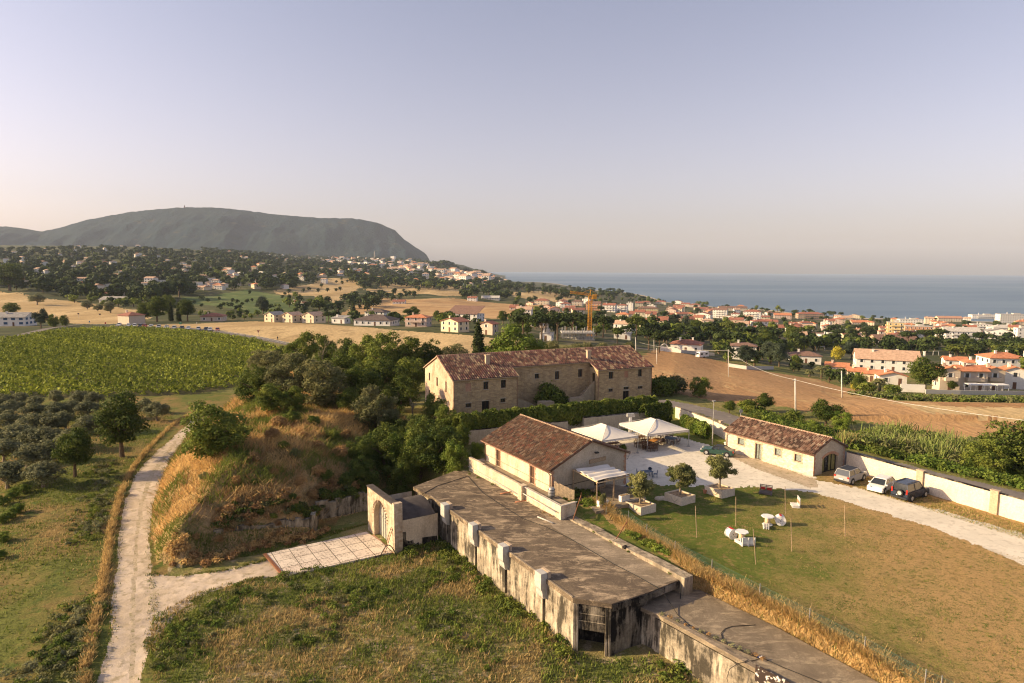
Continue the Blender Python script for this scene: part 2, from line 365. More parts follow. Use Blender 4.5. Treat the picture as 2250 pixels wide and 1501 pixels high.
COVER=[   # first match wins: name, material, outline, edge raggedness in metres
 ('paved_forecourt_bed','road_dirt',FORE,.0),
 ('road_verge','centre',CENT,.12),
 ('dirt_road','road_dirt',ROAD,.14),
 ('dirt_track','road_dirt',BRANCH,.25),
 ('brick_apron','centre',YARDP,.1),
 ('asphalt_road','asphalt',ASPH,.15),
 ('gravel_drive','gravel',DRIVE,.5),
 ('mound_ground','mound',MOUND,.4),
 ('dry_bank','dry_bank',ribbon([at(u,v,-.3)[:2] for u,v in ((1240,1112),(1330,1140),(1440,1200),(1535,1272),(1600,1300),(1700,1345),(1800,1395),(1900,1450),(1990,1505),(2080,1560))],.75),.35),
 ('lawn','lawn',[(15.3,51.2),(19.8,45.2),(30.5,27),(70,27),(56,54),(42,82),(31,95),(28,112),(3,112),(3,70)],.0),
 ('meadow','meadow',[(-6,86),(-16,73),(-34,66),(-33,60),(-31,56),(-26,50),(-24,42),(-22,20),(26,20),(31,27),(24.4,37.8),(15.6,51),(-2,72)],.8),
 ('vineyard_ground','vine_soil',VINE,1.),
 ('path','asphalt',ribbon(pp((-60,760),(80,728),(180,712),(290,716),(400,720),(470,727),(560,741),(640,757)),2.2),.1),
 ('wheat_field','wheat',pp((250,716),(420,712),(560,706),(700,712),(850,724),(930,730),(1060,740),(1170,752),(1180,775),(1040,790),(940,788),(800,770),(660,762),(560,742),(470,727),(340,720)),2),
 ('wheat_field','wheat',pp((-60,636),(0,640),(60,652),(160,662),(230,672),(310,682),(330,700),(250,712),(180,712),(110,708),(60,694),(0,690),(-80,690)),4),
 ('olive_field','wheat',pp((600,640),(720,612),(800,612),(795,632),(760,652),(735,666),(690,650),(620,648)),4),
 ('olive_field','wheat',pp((800,636),(860,650),(1015,650),(1015,626),(950,620),(870,622)),5),
 ('stubble_field','stubble',pp((740,692),(815,654),(1000,656),(1200,672),(1240,690),(1160,706),(1000,696),(850,690)),4),
 ('green_field','green_field',pp((400,652),(540,636),(600,646),(660,666),(650,684),(560,690),(480,672),(400,668)),4),
 ('green_field','green_field',pp((660,686),(790,694),(800,706),(700,704)),3),
 ('green_field','green_field',pp((870,622),(960,616),(1060,622),(1060,632),(950,628),(880,632)),3),
 ('wheat_field','wheat',pp((1120,642),(1200,640),(1290,654),(1220,664),(1130,652)),4),
 ('straw_field','wheat',pp((1950,884),(2080,893),(2290,896),(2290,930),(2170,922),(2040,908)),1.2),
 ('ploughed_field','soil',pp((1400,786),(1440,768),(1560,788),(1680,816),(1800,834),(1890,858),(2000,882),(2300,886),(2300,960),(2180,962),(2060,962),(1960,935),(1880,925),(1780,905),(1700,890),(1600,885),(1520,872),(1430,850)),1.5),
 ('asphalt_road','asphalt',ribbon(pp((1390,764),(1480,772),(1560,782)),3.),.2),
]
def build_land():
    ys=[14.]
    while ys[-1]<8200:
        y=ys[-1]; ys.append(y+max(.055,y*min(max(y/17000,.0028),.0085)) if y>34 else y+.6)
    ys=np.array(ys)
    ts=np.concatenate([np.linspace(-1400,-70,70,endpoint=False),np.linspace(-70,2320,760,endpoint=False),np.linspace(2320,3600,70)])
    ts=(ts-1125)/FPX
    X=np.outer(np.maximum(ys,34)*1.0,ts); Y=np.outer(ys,np.ones(len(ts))); Z=H(X,Y)
    Z=Z+(fbm(X*1.3,Y*1.3,3)-.47)*.10*(Y<120)*(sdist(X,Y,DRIVE)<0)
    n,mm=X.shape; V=np.stack([X,Y,Z],-1).reshape(-1,3)
    ii,jj=np.meshgrid(np.arange(n-1),np.arange(mm-1),indexing='ij'); a=(ii*mm+jj).ravel()
    Q=np.stack([a,a+1,a+mm+1,a+mm],-1); C=V[Q].mean(1); cx,cy_=C[:,0],C[:,1]
    lab=np.full(len(Q),-1)
    n1=(fbm(cx*.9,cy_*.9,4)-.47)*2.6; n2=(fbm(cx*.9+40,cy_*.9+9,4)-.47)*2.6
    for k in range(len(COVER)-1,-1,-1):
        nm,mt,P,rg=COVER[k]; P=[tuple(p) for p in P]; xs=[p[0] for p in P]; yy=[p[1] for p in P]
        bb=np.nonzero((cx>min(xs)-3)&(cx<max(xs)+3)&(cy_>min(yy)-3)&(cy_<max(yy)+3))[0]
        if len(bb): lab[bb[inpoly(cx[bb]+n1[bb]*rg,cy_[bb]+n2[bb]*rg,P)]]=k
    far=(lab<0)&(cy_>260); rest=(lab<0)&~far
    lf=(rest)&(cx<-20)&(cy_<150); 
    tt=cx/cy_
    town=far&(tt>.02); sea_side=C[:,2]<-59.3
    sets=[(COVER[k][0],COVER[k][1],lab==k) for k in range(len(COVER))]
    sets+=[('grass_slope','slope',lf),('ground','ground',rest&~lf),('hillside','far_wood',far&~town),('town_ground','town',town&~sea_side),('beach','sand',town&sea_side)]
    for nm,mt,ms in sets:
        q=Q[ms]
        if len(q)==0: continue
        u,inv=np.unique(q.ravel(),return_inverse=True)
        me=np_mesh(nm,V[u],inv.reshape(-1,4),[MAT[mt]],smooth=True)
        tag(link(nm,me),kind='structure')
build_land()
# sea ------------------------------------------------------------
def sea():
    s=NT('sea_water'); co=s.co('pos',(1,.35,1)); 
    st=s.noise(s.co('pos',(.25,1,1),.1),.0016,5,.6,.42,.62)
    c=s.mix(st,(.11,.17,.25),(.165,.225,.30))
    s.bump(s.math('ADD',s.noise(co,.035,6,.7,.2,.8),s.noise(co,.3,4,.7,.2,.8)),1.,2.2)
    m_=s.done(c,.55,.22)
    ang=np.linspace(-80,80,90); rad=np.array([600,1000,1500,2200,3200,4600,6500,9000,12500,18000.])
    V=[(r*math.sin(R_(a)),r*math.cos(R_(a)),-60) for r in rad for a in ang]; n=len(ang)
    Q=[(i*n+j,i*n+j+1,(i+1)*n+j+1,(i+1)*n+j) for i in range(len(rad)-1) for j in range(n-1)]
    tag(link('sea',np_mesh('sea',V,np.array(Q)[:,::-1],[m_])),kind='structure')
sea()
# mountain ---------------------------------------------------------
def mountain():
    prof=[(-700,520),(-300,512),(-60,507),(0,505),(50,508),(100,517),(140,510),(200,492),(300,473),(400,464),(480,463),(520,466),(600,476),(700,484),(780,485),(830,493),(870,510),(890,530),(920,550),(938,562),(945,575),(950,590),(954,606)]
    pu=[p[0] for p in prof]; pv=[p[1] for p in prof]
    us=np.linspace(-700,953,420); ks=np.linspace(0,1,110)
    U,K=np.meshgrid(us,ks); Y=4300+K*3200
    ridge=25+6300*(592.5-np.interp(U,pu,pv))/FPX
    X=(U-1125)/FPX*(6300+(Y-6300)*.9)
    s=np.where(Y<6300,(Y-4300)/2000.,1-(Y-6300)/1500.); s=np.clip(s,0,1); s=np.where(Y<6300,s**1.15,s)
    rav=np.abs(fbm(X/800+3,Y/1500,5)-.47)*2
    rid=1-np.abs(2*fbm(X/520+7+Y/2600,Y/2400+2,5)-.94)
    Z=-66+(ridge+66)*s*(1-.0*rav)
    env=np.sin(np.clip(s,0,1)*math.pi)**.8
    Z=Z+env*(rid-.72)*170+env*(fbm(X/420,Y/700,4)-.47)*150+(fbm(X/40,Y/40,2)-.47)*14*(s>.1)
    sm=NT('hazed_mountain_forest'); co=sm.co('pos')
    a=sm.mix(sm.noise(co,.0022,6,.6,.42,.62),(.009,.027,.036),(.020,.036,.038))  # forest green turned bluish, part of the distance haze put into the colour
    a=sm.mix(sm.noise(co,.006,5,.7,.60,.70),a,(.075,.065,.04))
    sm.bump(sm.noise(co,.03,5,.7,.2,.8),.8,25)
    mt=sm.done(a,.95,.05)
    n,mm=X.shape; V=np.stack([X,Y,Z],-1).reshape(-1,3); ii,jj=np.meshgrid(np.arange(n-1),np.arange(mm-1),indexing='ij'); a=(ii*mm+jj).ravel()
    tag(link('mountain',np_mesh('mountain',V,np.stack([a,a+1,a+mm+1,a+mm],-1),[mt],smooth=True)),kind='structure')
mountain()
def haze():
    b=MB().box((0,8600,-68),(42000,19400,760)); mt=bpy.data.materials.new('haze_air'); mt.use_nodes=True; t=mt.node_tree; t.nodes.clear()
    o=t.nodes.new('ShaderNodeOutputMaterial'); p=t.nodes.new('ShaderNodeVolumePrincipled'); p.inputs['Color'].default_value=(.72,.82,1,1)
    p.inputs['Density'].default_value=HAZE; p.inputs['Anisotropy'].default_value=0.
    t.links.new(p.outputs[0],o.inputs['Volume'])
    tag(b.build('haze',mt),'pale bluish haze in the air over hills and sea','haze',kind='stuff')
HAZE=4.3e-5
haze()
# ================================================================ MATERIALS FOR BUILT THINGS
def tile_mat(name,cols,var=.5,rough=.85,moss=None):
    """roof tiles: one random colour per tile, picked through the tile's own cell in the UV map"""
    s=NT(name); uv=s.co('uv'); x,y,z=s.sep(uv); fx=s.math('FLOOR',x); fy=s.math('FLOOR',y)
    cb=s.N('CombineXYZ'); s.set(cb,0,fx); s.set(cb,1,fy); wn=s.N('TexWhiteNoise',noise_dimensions='2D'); s.set(wn,'Vector',cb.outputs[0])
    r=s.N('ValToRGB'); r.color_ramp.interpolation='CONSTANT'; e=r.color_ramp.elements
    for i,c in enumerate(cols):
        q=e[i] if i<2 else e.new(i/len(cols)); q.position=i/len(cols); q.color=tuple(c)+(1,)
    s.set(r,0,wn.outputs['Value']); c=r.outputs[0]
    n=s.noise(s.co('pos'),.5,5,.6,.35,.65); c=s.mix(1.,c,s.mix(n,(.85,.85,.87),(1.12,1.1,1.06)),'MULTIPLY')
    if moss: c=s.mix(s.math('MULTIPLY',s.noise(s.co('pos'),3.5,5,.75,.5,.66),.75),c,moss)
    return s.done(c,rough,.15)
def wall_mat(name,base,stain,c3,sx=.6,streak=.5,brick=None,bs=(.26,.075),mort=(.4,.35,.28),bump=.3,rough=.9,patch=.3,so=.48):
    s=NT(name); co=s.co('pos'); 
    a=s.mix(s.noise(co,.45,6,.65,.42,.62),base,c3)
    if brick:
        b=s.N('TexBrick'); s.set(b,'Vector',s.co('uv')); s.set(b,'Scale',1.); s.set(b,'Brick Width',bs[0]); s.set(b,'Row Height',bs[1]); s.set(b,'Mortar Size',.009)
        s.set(b,'Color1',tuple(brick[0])+(1,)); s.set(b,'Color2',tuple(brick[1])+(1,)); s.set(b,'Mortar',tuple(mort)+(1,)); s.set(b,'Bias',0.)
        a=s.mix(s.noise(co,.35,6,.7,patch,patch+.13),b.outputs[0],a)
    st=s.noise(s.co('pos',(1,1,.16)),1.3,8,.72,so,so+.18); st=s.math('MULTIPLY',st,s.math('MULTIPLY_ADD',s.noise(s.co('pos'),.5,6,.7,.38,.58),1.1,.46),clamp=True)
    a=s.mix(s.math('MULTIPLY',st,streak),a,stain)
    a=s.mix(1.,a,s.mix(s.noise(co,6,4,.7,.3,.7),(.8,.8,.8),(1.18,1.18,1.18)),'MULTIPLY')
    s.bump(s.noise(co,5,5,.7,.3,.7),bump,.03)
    return s.done(a,rough,.15)
M_={}
M_['farm']=wall_mat('old_farm_brick',(.48,.36,.235),(.19,.135,.095),(.40,.30,.19),streak=.3,brick=((.53,.38,.21),(.35,.24,.135)),mort=(.52,.41,.28),bs=(.6,.24),patch=.54)
M_['farm_end']=wall_mat('farm_gable_plaster',(.62,.47,.35),(.38,.25,.17),(.54,.38,.27),streak=.35,brick=((.42,.24,.15),(.34,.19,.12)),patch=.38)
M_['hall']=wall_mat('cream_stone_plaster',(.66,.56,.42),(.32,.24,.17),(.56,.46,.34),streak=.5,so=.44)
M_['hall_end']=wall_mat('gable_stone',(.50,.43,.34),(.28,.235,.18),(.42,.36,.28),streak=.25,brick=((.50,.43,.33),(.42,.35,.27)),bs=(.7,.35),mort=(.36,.3,.24),patch=.4)
M_['rubble']=wall_mat('pale_rubble_stone',(.74,.64,.50),(.50,.38,.27),(.62,.51,.38),streak=.15,brick=((.76,.66,.52),(.52,.42,.31)),bs=(.38,.2),mort=(.66,.57,.44),patch=.55)
M_['gate']=wall_mat('gateway_stone',(.60,.49,.36),(.24,.17,.115),(.48,.36,.25),streak=.55,so=.42,brick=((.64,.53,.40),(.42,.30,.20)),bs=(.45,.24),mort=(.52,.42,.31),patch=.5)
M_['kerb']=wall_mat('rough_kerb_concrete',(.46,.38,.28),(.15,.12,.09),(.34,.28,.20),streak=.8,so=.42,bump=.8)
M_['quoin']=wall_mat('red_quoin_brick',(.42,.22,.14),(.26,.14,.09),(.48,.30,.2),streak=.2,brick=((.43,.22,.14),(.33,.17,.11)))
M_['yellow_brick']=wall_mat('yellow_brick',(.56,.42,.29),(.36,.26,.18),(.50,.36,.25),streak=.25,brick=((.58,.43,.29),(.48,.34,.23)),patch=.6)
M_['bwall']=wall_mat('boundary_plaster',(.74,.64,.51),(.45,.34,.25),(.70,.59,.45),streak=.22)
M_['bwall_old']=wall_mat('grey_plaster_wall',(.42,.37,.29),(.22,.19,.15),(.38,.33,.26),streak=.4)
M_['mwall']=wall_mat('mound_wall_plaster',(.40,.34,.25),(.05,.042,.03),(.26,.21,.14),streak=.95,so=.42)
M_['concrete']=wall_mat('board_marked_concrete',(.56,.475,.36),(.03,.026,.02),(.36,.295,.215),streak=.92,bump=.7,so=.40)
M_['concrete_dark']=wall_mat('blackened_concrete',(.33,.28,.215),(.014,.012,.011),(.13,.11,.085),streak=1.,bump=.6,so=.36)
def roofslab(name,c1,c2,c3):
    s=NT(name); co=s.co('pos',(1,.55,1),.5)
    a=s.mix(s.noise(co,.35,7,.65,.38,.64,1.2),c1,c2)
    a=s.mix(s.noise(s.co('pos',(.45,1.1,1),.55),1.0,8,.8,.49,.66,.9),a,c3)
    a=s.mix(1.,a,s.mix(s.noise(s.co('pos'),14,4,.75,.3,.7),(.72,)*3,(1.3,)*3),'MULTIPLY')
    s.bump(s.noise(co,7,5,.7,.3,.7),.35,.04); return s.done(a,.92,.15)
M_['slab']=roofslab('weathered_roof_slab',(.155,.118,.082),(.085,.064,.048),(.47,.36,.24))
M_['slab_wing']=roofslab('wing_roof_slab',(.24,.19,.135),(.15,.118,.085),(.40,.32,.22))
M_['slab_pale']=roofslab('pale_roof_slab',(.26,.205,.148),(.18,.142,.10),(.44,.35,.25))
M_['felt']=plain('dark_roof_felt',(.075,.062,.055),.85,.25,1.5,bump=.2)
M_['tile_farm']=tile_mat('old_mixed_tiles',[(.14,.062,.05),(.19,.095,.066),(.08,.045,.042),(.27,.18,.115),(.15,.072,.066),(.36,.27,.165),(.10,.06,.048),(.20,.115,.085)])
M_['tile_hall']=tile_mat('brown_roof_tiles',[(.18,.10,.06),(.14,.085,.055),(.23,.15,.095),(.10,.062,.045),(.29,.20,.13),(.19,.105,.065),(.16,.105,.075),(.22,.095,.06)],moss=(.085,.062,.04))
M_['tile_cot']=tile_mat('worn_cottage_tiles',[(.26,.15,.10),(.17,.10,.07),(.38,.26,.18),(.10,.062,.045),(.31,.20,.14),(.44,.33,.23),(.14,.08,.058),(.23,.125,.085)],moss=(.07,.05,.035))
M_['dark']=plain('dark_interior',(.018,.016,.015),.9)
M_['glass']=plain('dark_glass',(.03,.035,.04),.12,.1,spec=.6)
M_['pale_glass']=plain('pale_window_glass',(.22,.25,.23),.2,.3,6,spec=.5)
M_['wood']=plain('weathered_wood',(.36,.26,.165),.8,.25,8)
M_['wood_dark']=plain('dark_brown_wood',(.12,.065,.04),.7,.25,8)
M_['fence_wood']=plain('pale_fence_boards',(.62,.47,.30),.8,.2,6)
M_['white']=plain('white_paint',(.76,.73,.69),.55,.06,5)
M_['offwhite']=plain('off_white_metal',(.47,.445,.41),.5,.1,4)
M_['canvas']=plain('white_canvas',(.70,.64,.57),.75,.04,1.5,bump=.1)
M_['steel']=plain('galvanised_steel',(.38,.37,.35),.45,.15,6,metal=.4)
M_['iron']=plain('black_iron',(.03,.03,.03),.5,.2)
M_['rust']=plain('rusty_steel',(.20,.085,.045),.85,.35,8)
M_['cable']=plain('black_rubber',(.025,.022,.02),.6,.2)
M_['clay']=plain('terracotta_clay',(.48,.20,.11),.8,.15)
M_['planter']=wall_mat('stone_planter',(.66,.56,.44),(.42,.34,.25),(.58,.48,.37),streak=.2)
M_['soil']=plain('planter_soil',(.36,.25,.15),.95,.35,5,bump=.5)
M_['copper']=plain('brown_downpipe',(.30,.17,.12),.5,.2,metal=.3)
M_['green_door']=plain('olive_green_door',(.25,.23,.10),.6,.25,4)
M_['grey_door']=plain('grey_green_door',(.40,.385,.33),.6,.12,3)
M_['blue']=plain('blue_painted_metal',(.04,.07,.12),.5,.1)
M_['red']=plain('red_paint',(.42,.035,.03),.6,.15)
M_['orange_wood']=plain('orange_varnished_wood',(.52,.24,.07),.5,.15)
M_['net']=plain('green_net',(.06,.13,.09),.8)
M_['yellow']=plain('yellow_hose',(.65,.60,.22),.5,.05)
M_['stone']=wall_mat('rubble_masonry',(.40,.32,.22),(.18,.14,.10),(.32,.25,.17),streak=.4,brick=((.42,.33,.22),(.3,.23,.16)),bs=(.4,.22),patch=.5)
# ================================================================ BUILDERS
class Fr:
    def __init__(s,O,e1,e2): s.O=np.array(O,float)[:2]; s.e1=np.array(e1,float); s.e2=np.array(e2,float)
    def __call__(s,a,b,z): p=s.O+s.e1*a+s.e2*b; return (float(p[0]),float(p[1]),float(z))
    def inv(s,x,y):
        d=np.array((x,y))-s.O; m_=np.array((s.e1,s.e2)).T; return np.linalg.solve(m_,d)
def wall_open(mb,p0,p1,z0,z1,ops=(),depth=.25,mi=0,inner=True):
    """a wall face from p0 to p1 (outside on the right-hand side) with real openings and reveals"""
    p0=Vector((p0[0],p0[1],0));p1=Vector((p1[0],p1[1],0)); L=(p1-p0).length; d=(p1-p0)/L; n=Vector((d.y,-d.x,0))
    us=sorted({0,L,*[o[0] for o in ops],*[o[1] for o in ops]}); zs=sorted({z0,z1,*[o[2] for o in ops],*[o[3] for o in ops]})
    P=lambda u,z,k=0: tuple(p0+d*u-n*k+Vector((0,0,z)))
    for i in range(len(us)-1):
        for j in range(len(zs)-1):
            uc,zc=(us[i]+us[i+1])/2,(zs[j]+zs[j+1])/2
            if any(o[0]<uc<o[1] and o[2]<zc<o[3] for o in ops): continue
            mb.quad(P(us[i],zs[j]),P(us[i+1],zs[j]),P(us[i+1],zs[j+1]),P(us[i],zs[j+1]),mi=mi)
    for a,b,c,e in [o[:4] for o in ops]:
        mb.quad(P(a,c),P(a,c,depth),P(a,e,depth),P(a,e),mi=mi); mb.quad(P(b,c,depth),P(b,c),P(b,e),P(b,e,depth),mi=mi)
        mb.quad(P(a,c),P(b,c),P(b,c,depth),P(a,c,depth),mi=mi); mb.quad(P(a,e,depth),P(b,e,depth),P(b,e),P(a,e),mi=mi)
    return P
def window(P,o,depth,parent,name='window',mg='glass',mf='wood_dark',bars=1,frame=.07,shut=None):
    a,b,c,e=o; g=MB(); k=depth-.02
    g.quad(P(a,c,k),P(b,c,k),P(b,e,k),P(a,e,k))
    w_=g.build(name,M_[mg],parent)
    f=MB()
    def br(u0,v0,u1,v1,t=frame): f.bar(P(u0,v0,k-.03),P(u1,v1,k-.03),t,.06)
    br(a,c+frame/2,b,c+frame/2);br(a,e-frame/2,b,e-frame/2);br(a+frame/2,c,a+frame/2,e);br(b-frame/2,c,b-frame/2,e)
    for i in range(bars): u=a+(b-a)*(i+1)/(bars+1); br(u,c,u,e,frame*.8)
    f.build('frame',M_[mf],w_); return w_
def tiles(A,B,C,D,cw=.27,rl=.42,h=.11,lift=.03,sag=0.,off=0):
    """a field of curved tiles: eave A-B, ridge D-C"""
    A,B,C,D=[np.array(q,float) for q in (A,B,C,D)]
    nc=max(2,int(round(np.linalg.norm(B-A)/cw))); nr=max(2,int(round(np.linalg.norm(D-A)/rl)))
    N=np.cross(B-A,D-A); N/=np.linalg.norm(N); N*=1 if N[2]>0 else -1
    hs=np.array([0,.8,1,.8,.0])*h; us=np.array([0,.2,.4,.6,.8]); 
    V=[];Q=[];uv=[]
    rng=np.random.default_rng(nc*7+nr)
    jit=rng.normal(0,.006,(nr,nc)); jl=rng.normal(0,.02,(nr,nc))
    C0,R0=np.meshgrid(np.arange(nc),np.arange(nr)); c=C0.ravel().astype(float);r=R0.ravel().astype(float); ji=jit.ravel(); jj=jl.ravel()
    cols=[]
    for k in range(5):
        for e in (0,1):
            s=(c+us[k])/nc; t=np.clip((r+e*1.05)/nr+(jj/nr if e==0 else 0)*(r>0),0,1.0)
            p=(A[None]*(1-s)[:,None]+B[None]*s[:,None])*(1-t)[:,None]+(D[None]*(1-s)[:,None]+C[None]*s[:,None])*t[:,None]
            p=p+N[None]*((hs[k]+(lift if e==0 else 0)+ji)[:,None]+.0)
            p[:,2]-=sag*np.sin(s*math.pi*3)*t
            cols.append(p)
    n=len(c); V=np.stack(cols,1).reshape(-1,3); base=np.arange(n)*10
    Q=np.concatenate([np.stack([base+2*k,base+2*k+2,base+2*k+3,base+2*k+1],-1) for k in range(4)]
        +[np.stack([base+8,(base+10),(base+11),base+9],-1)[c<nc-1]])
    cc=np.concatenate([c]*4+[c[c<nc-1]+.5]); rr2=np.concatenate([r]*4+[r[c<nc-1]])
    UV=np.repeat(np.stack([cc+.3+off,rr2+.5],-1)[:,None,:],4,1).reshape(-1,2)
    return V,Q,UV
def tile_roof(name,fields,mat,parent,under=None,ridges=(),um=None):
    Vs=[];Qs=[];Us=[];b=0
    for i,f in enumerate(fields):
        V,Q,U=tiles(*f[:4],off=i*500,**(f[4] if len(f)>4 else {})); Vs.append(V);Qs.append(Q+b);Us.append(U); b+=len(V)
    o=link(name,np_mesh(name,np.concatenate(Vs),np.concatenate(Qs),[mat],uv=np.concatenate(Us)),parent)
    u=MB()
    for f in fields:
        A,B,C,D=[Vector(q) for q in f[:4]]; N=(B-A).cross(D-A).normalized(); N=N if N.z>0 else -N
        P=[q-N*.02 for q in (A,B,C,D)]+[q-N*.14 for q in (A,B,C,D)]
        u.add(P,[(0,1,2,3),(7,6,5,4),(0,4,5,1),(1,5,6,2),(2,6,7,3),(3,7,4,0)])
    u.build('roof_boarding',um or M_['wood_dark'],o)
    if ridges:
        rm=MB()
        for a,b2 in ridges:
            a=Vector(a);b2=Vector(b2); L=(b2-a).length; k=int(L/.4)
            for i in range(k):
                p=a+(b2-a)*(i/k); q=a+(b2-a)*((i+1.08)/k); rm.tube([p+Vector((0,0,.05)),q+Vector((0,0,.03))],[.13,.11],7)
        rm.build('ridge_tile',mat_ridge(mat),o)
    return o
_rm={}
def mat_ridge(mat):
    k=mat.name
    if k not in _rm:
        _rm[k]=plain(k+'_ridge',{'old_mixed_tiles':(.40,.25,.17),'brown_roof_tiles':(.34,.235,.16),'worn_cottage_tiles':(.42,.28,.2)}.get(k,(.4,.2,.12)),.85,.35,4)
    return _rm[k]
# ================================================================ BUNKER (long low concrete building)
B=Fr((4.72,47.48),EL/np.linalg.norm(EL),EP/np.linalg.norm(EP)); BZ=.10
def bunker():
    t=empty('concrete_bunker',B(10,4,-4),'long weathered concrete building with flat brown roof and four white wall ducts','building')
    t.location=(0,0,0)
    RP=[(0,0),(-2.2,2.0),(-2.3,5.7),(-2.0,9.3),(14,9.0),(14,8.4),(31.5,7.9),(33,6.5),(30,-.4),(26.2,0)]
    # roof slab
    m_=MB(); m_.prism([B(a,b,0)[:2] for a,b in RP],-.28,BZ); m_.build('roof_slab',M_['slab'],t)
    # paler strip right of the cable
    pale=[(-1.9,6.7),(-1.85,9.25),(14,8.95),(14,8.35),(17,8.3),(12,6.6),(6,6.3)]
    m_=MB(); m_.prism([B(a,b,0)[:2] for a,b in pale],BZ+.001,BZ+.006); m_.build('roof_screed',M_['slab_pale'],t)
    # kerb parapet on the right
    m_=MB()
    rng=random.Random(5); a=-2.6
    while a<14:
        l=rng.uniform(1.2,2.4); e=min(a+l,14.2); bi=9.15+rng.uniform(-.05,.05)+.02*a*0; h=.42+rng.uniform(-.05,.04)-.012*a
        m_.prism([B(a,bi,0)[:2],B(a,bi+.95,0)[:2],B(e-.02,bi+.93,0)[:2],B(e-.02,bi,0)[:2]],-1.2,h); a=e
    m_.build('parapet',M_['kerb'],t)
    # walls
    duct_a=[float(B.inv(*at(u,v,0)[:2])[0]) for u,v in ((1212,1272),(1127,1212),(1052,1166),(984,1122))]
    m_=MB(); ins=.08
    ops=[(30.2-0-(a+.62),30.2-(a+.22),-4.3,-.45) for a in duct_a]
    wall_open(m_,B(30.2,ins,0),B(.0,ins,0),-4.6,-.28,[tuple(o) for o in ops],.45)
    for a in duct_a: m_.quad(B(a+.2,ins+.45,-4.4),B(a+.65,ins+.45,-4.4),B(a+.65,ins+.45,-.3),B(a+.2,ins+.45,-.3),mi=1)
    m_.build('side_wall',[M_['concrete'],M_['dark']],t)
    # near end: corner bay with opening
    m_=MB(); P=wall_open(m_,B(.02,.1,0),B(-2.1,2.05,0),-4.6,-.28,[(.28,2.62,-4.6,-2.35)],1.6)
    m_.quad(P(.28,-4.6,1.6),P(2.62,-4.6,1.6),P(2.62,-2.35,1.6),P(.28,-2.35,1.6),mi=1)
    m_.build('end_wall',[M_['concrete_dark'],M_['concrete_dark']],t)
    m_=MB()
    for u in (.1,.32,2.55,2.8): m_.bar(P(u,-4.5,-.06),P(u,-.3,-.06),.13,.16)
    for z in (-1.05,-1.65): m_.bar(P(.3,z,.0),P(2.6,z,.0),.05,.05)
    m_.build('pilaster',M_['concrete'],t)
    m_=MB(); wall_open(m_,B(-2.1,2.05,0),B(-2.2,5.6,0),-4.6,-.28); wall_open(m_,B(-2.2,5.6,0),B(-1.2,6.2,0),-4.6,-.28); wall_open(m_,B(-1.2,6.2,0),B(-1.2,9.4,0),-4.6,-.28)
    wall_open(m_,B(-1.9,9.3,0),B(-1.0,10.2,0),-2,.3)
    m_.build('end_wall',M_['concrete_dark'],t)
    m_=MB(); m_.prism([B(a,b,0)[:2] for a,b in ((-2.28,2.0),(-2.38,5.75),(-2.1,9.3),(-2.05,9.2),(-2.3,5.65),(-2.2,2.05))],-.5,-.0); m_.build('roof_edge',M_['concrete_dark'],t)
    # far face
    m_=MB(); wall_open(m_,B(32.9,6.4,0),B(30,-.3,0),-4.6,-.28); m_.build('far_wall',M_['concrete'],t)
    # roof kerb along the left edge
    m_=MB(); a=.1; lst=sorted(duct_a)+[26.5]
    for k in range(5):
        e=lst[k]-.1 if k<4 else 26.2
        if e>a: m_.prism([B(a,.0,0)[:2],B(a,.16,0)[:2],B(e,.16,0)[:2],B(e,.0,0)[:2]],BZ,BZ+.05)
        a=(lst[k]+1.)
    m_.build('edge_kerb',M_['slab_pale'],t)
    for a in duct_a:
        m_=MB(); w_=.92
        prof=[(.10,.62),(-.52,.62),(-.52,-.55),(-.50,-.7),(-.40,-.85),(-.36,-1.05),(-.34,-1.3),(-.24,-1.5),(.08,-1.62),(.08,-.3),(.10,-.25)]
        V=[B(a,b,z) for b,z in prof]+[B(a+w_,b,z) for b,z in prof]; n=len(prof)
        m_.add(V,[tuple(range(n)),tuple(range(2*n-1,n-1,-1))]+[(i,n+i,n+(i+1)%n,(i+1)%n) for i in range(n)])
        d=m_.build('air_duct',M_['offwhite'],t)
        k=MB(); k.prism([B(a-.02,.16,0)[:2],B(a-.02,.42,0)[:2],B(a+w_+.02,.42,0)[:2],B(a+w_+.02,.16,0)[:2]],BZ,.66); k.build('brick_upstand',M_['yellow_brick'],d)
    return t
bunker()
WZ=-1.0
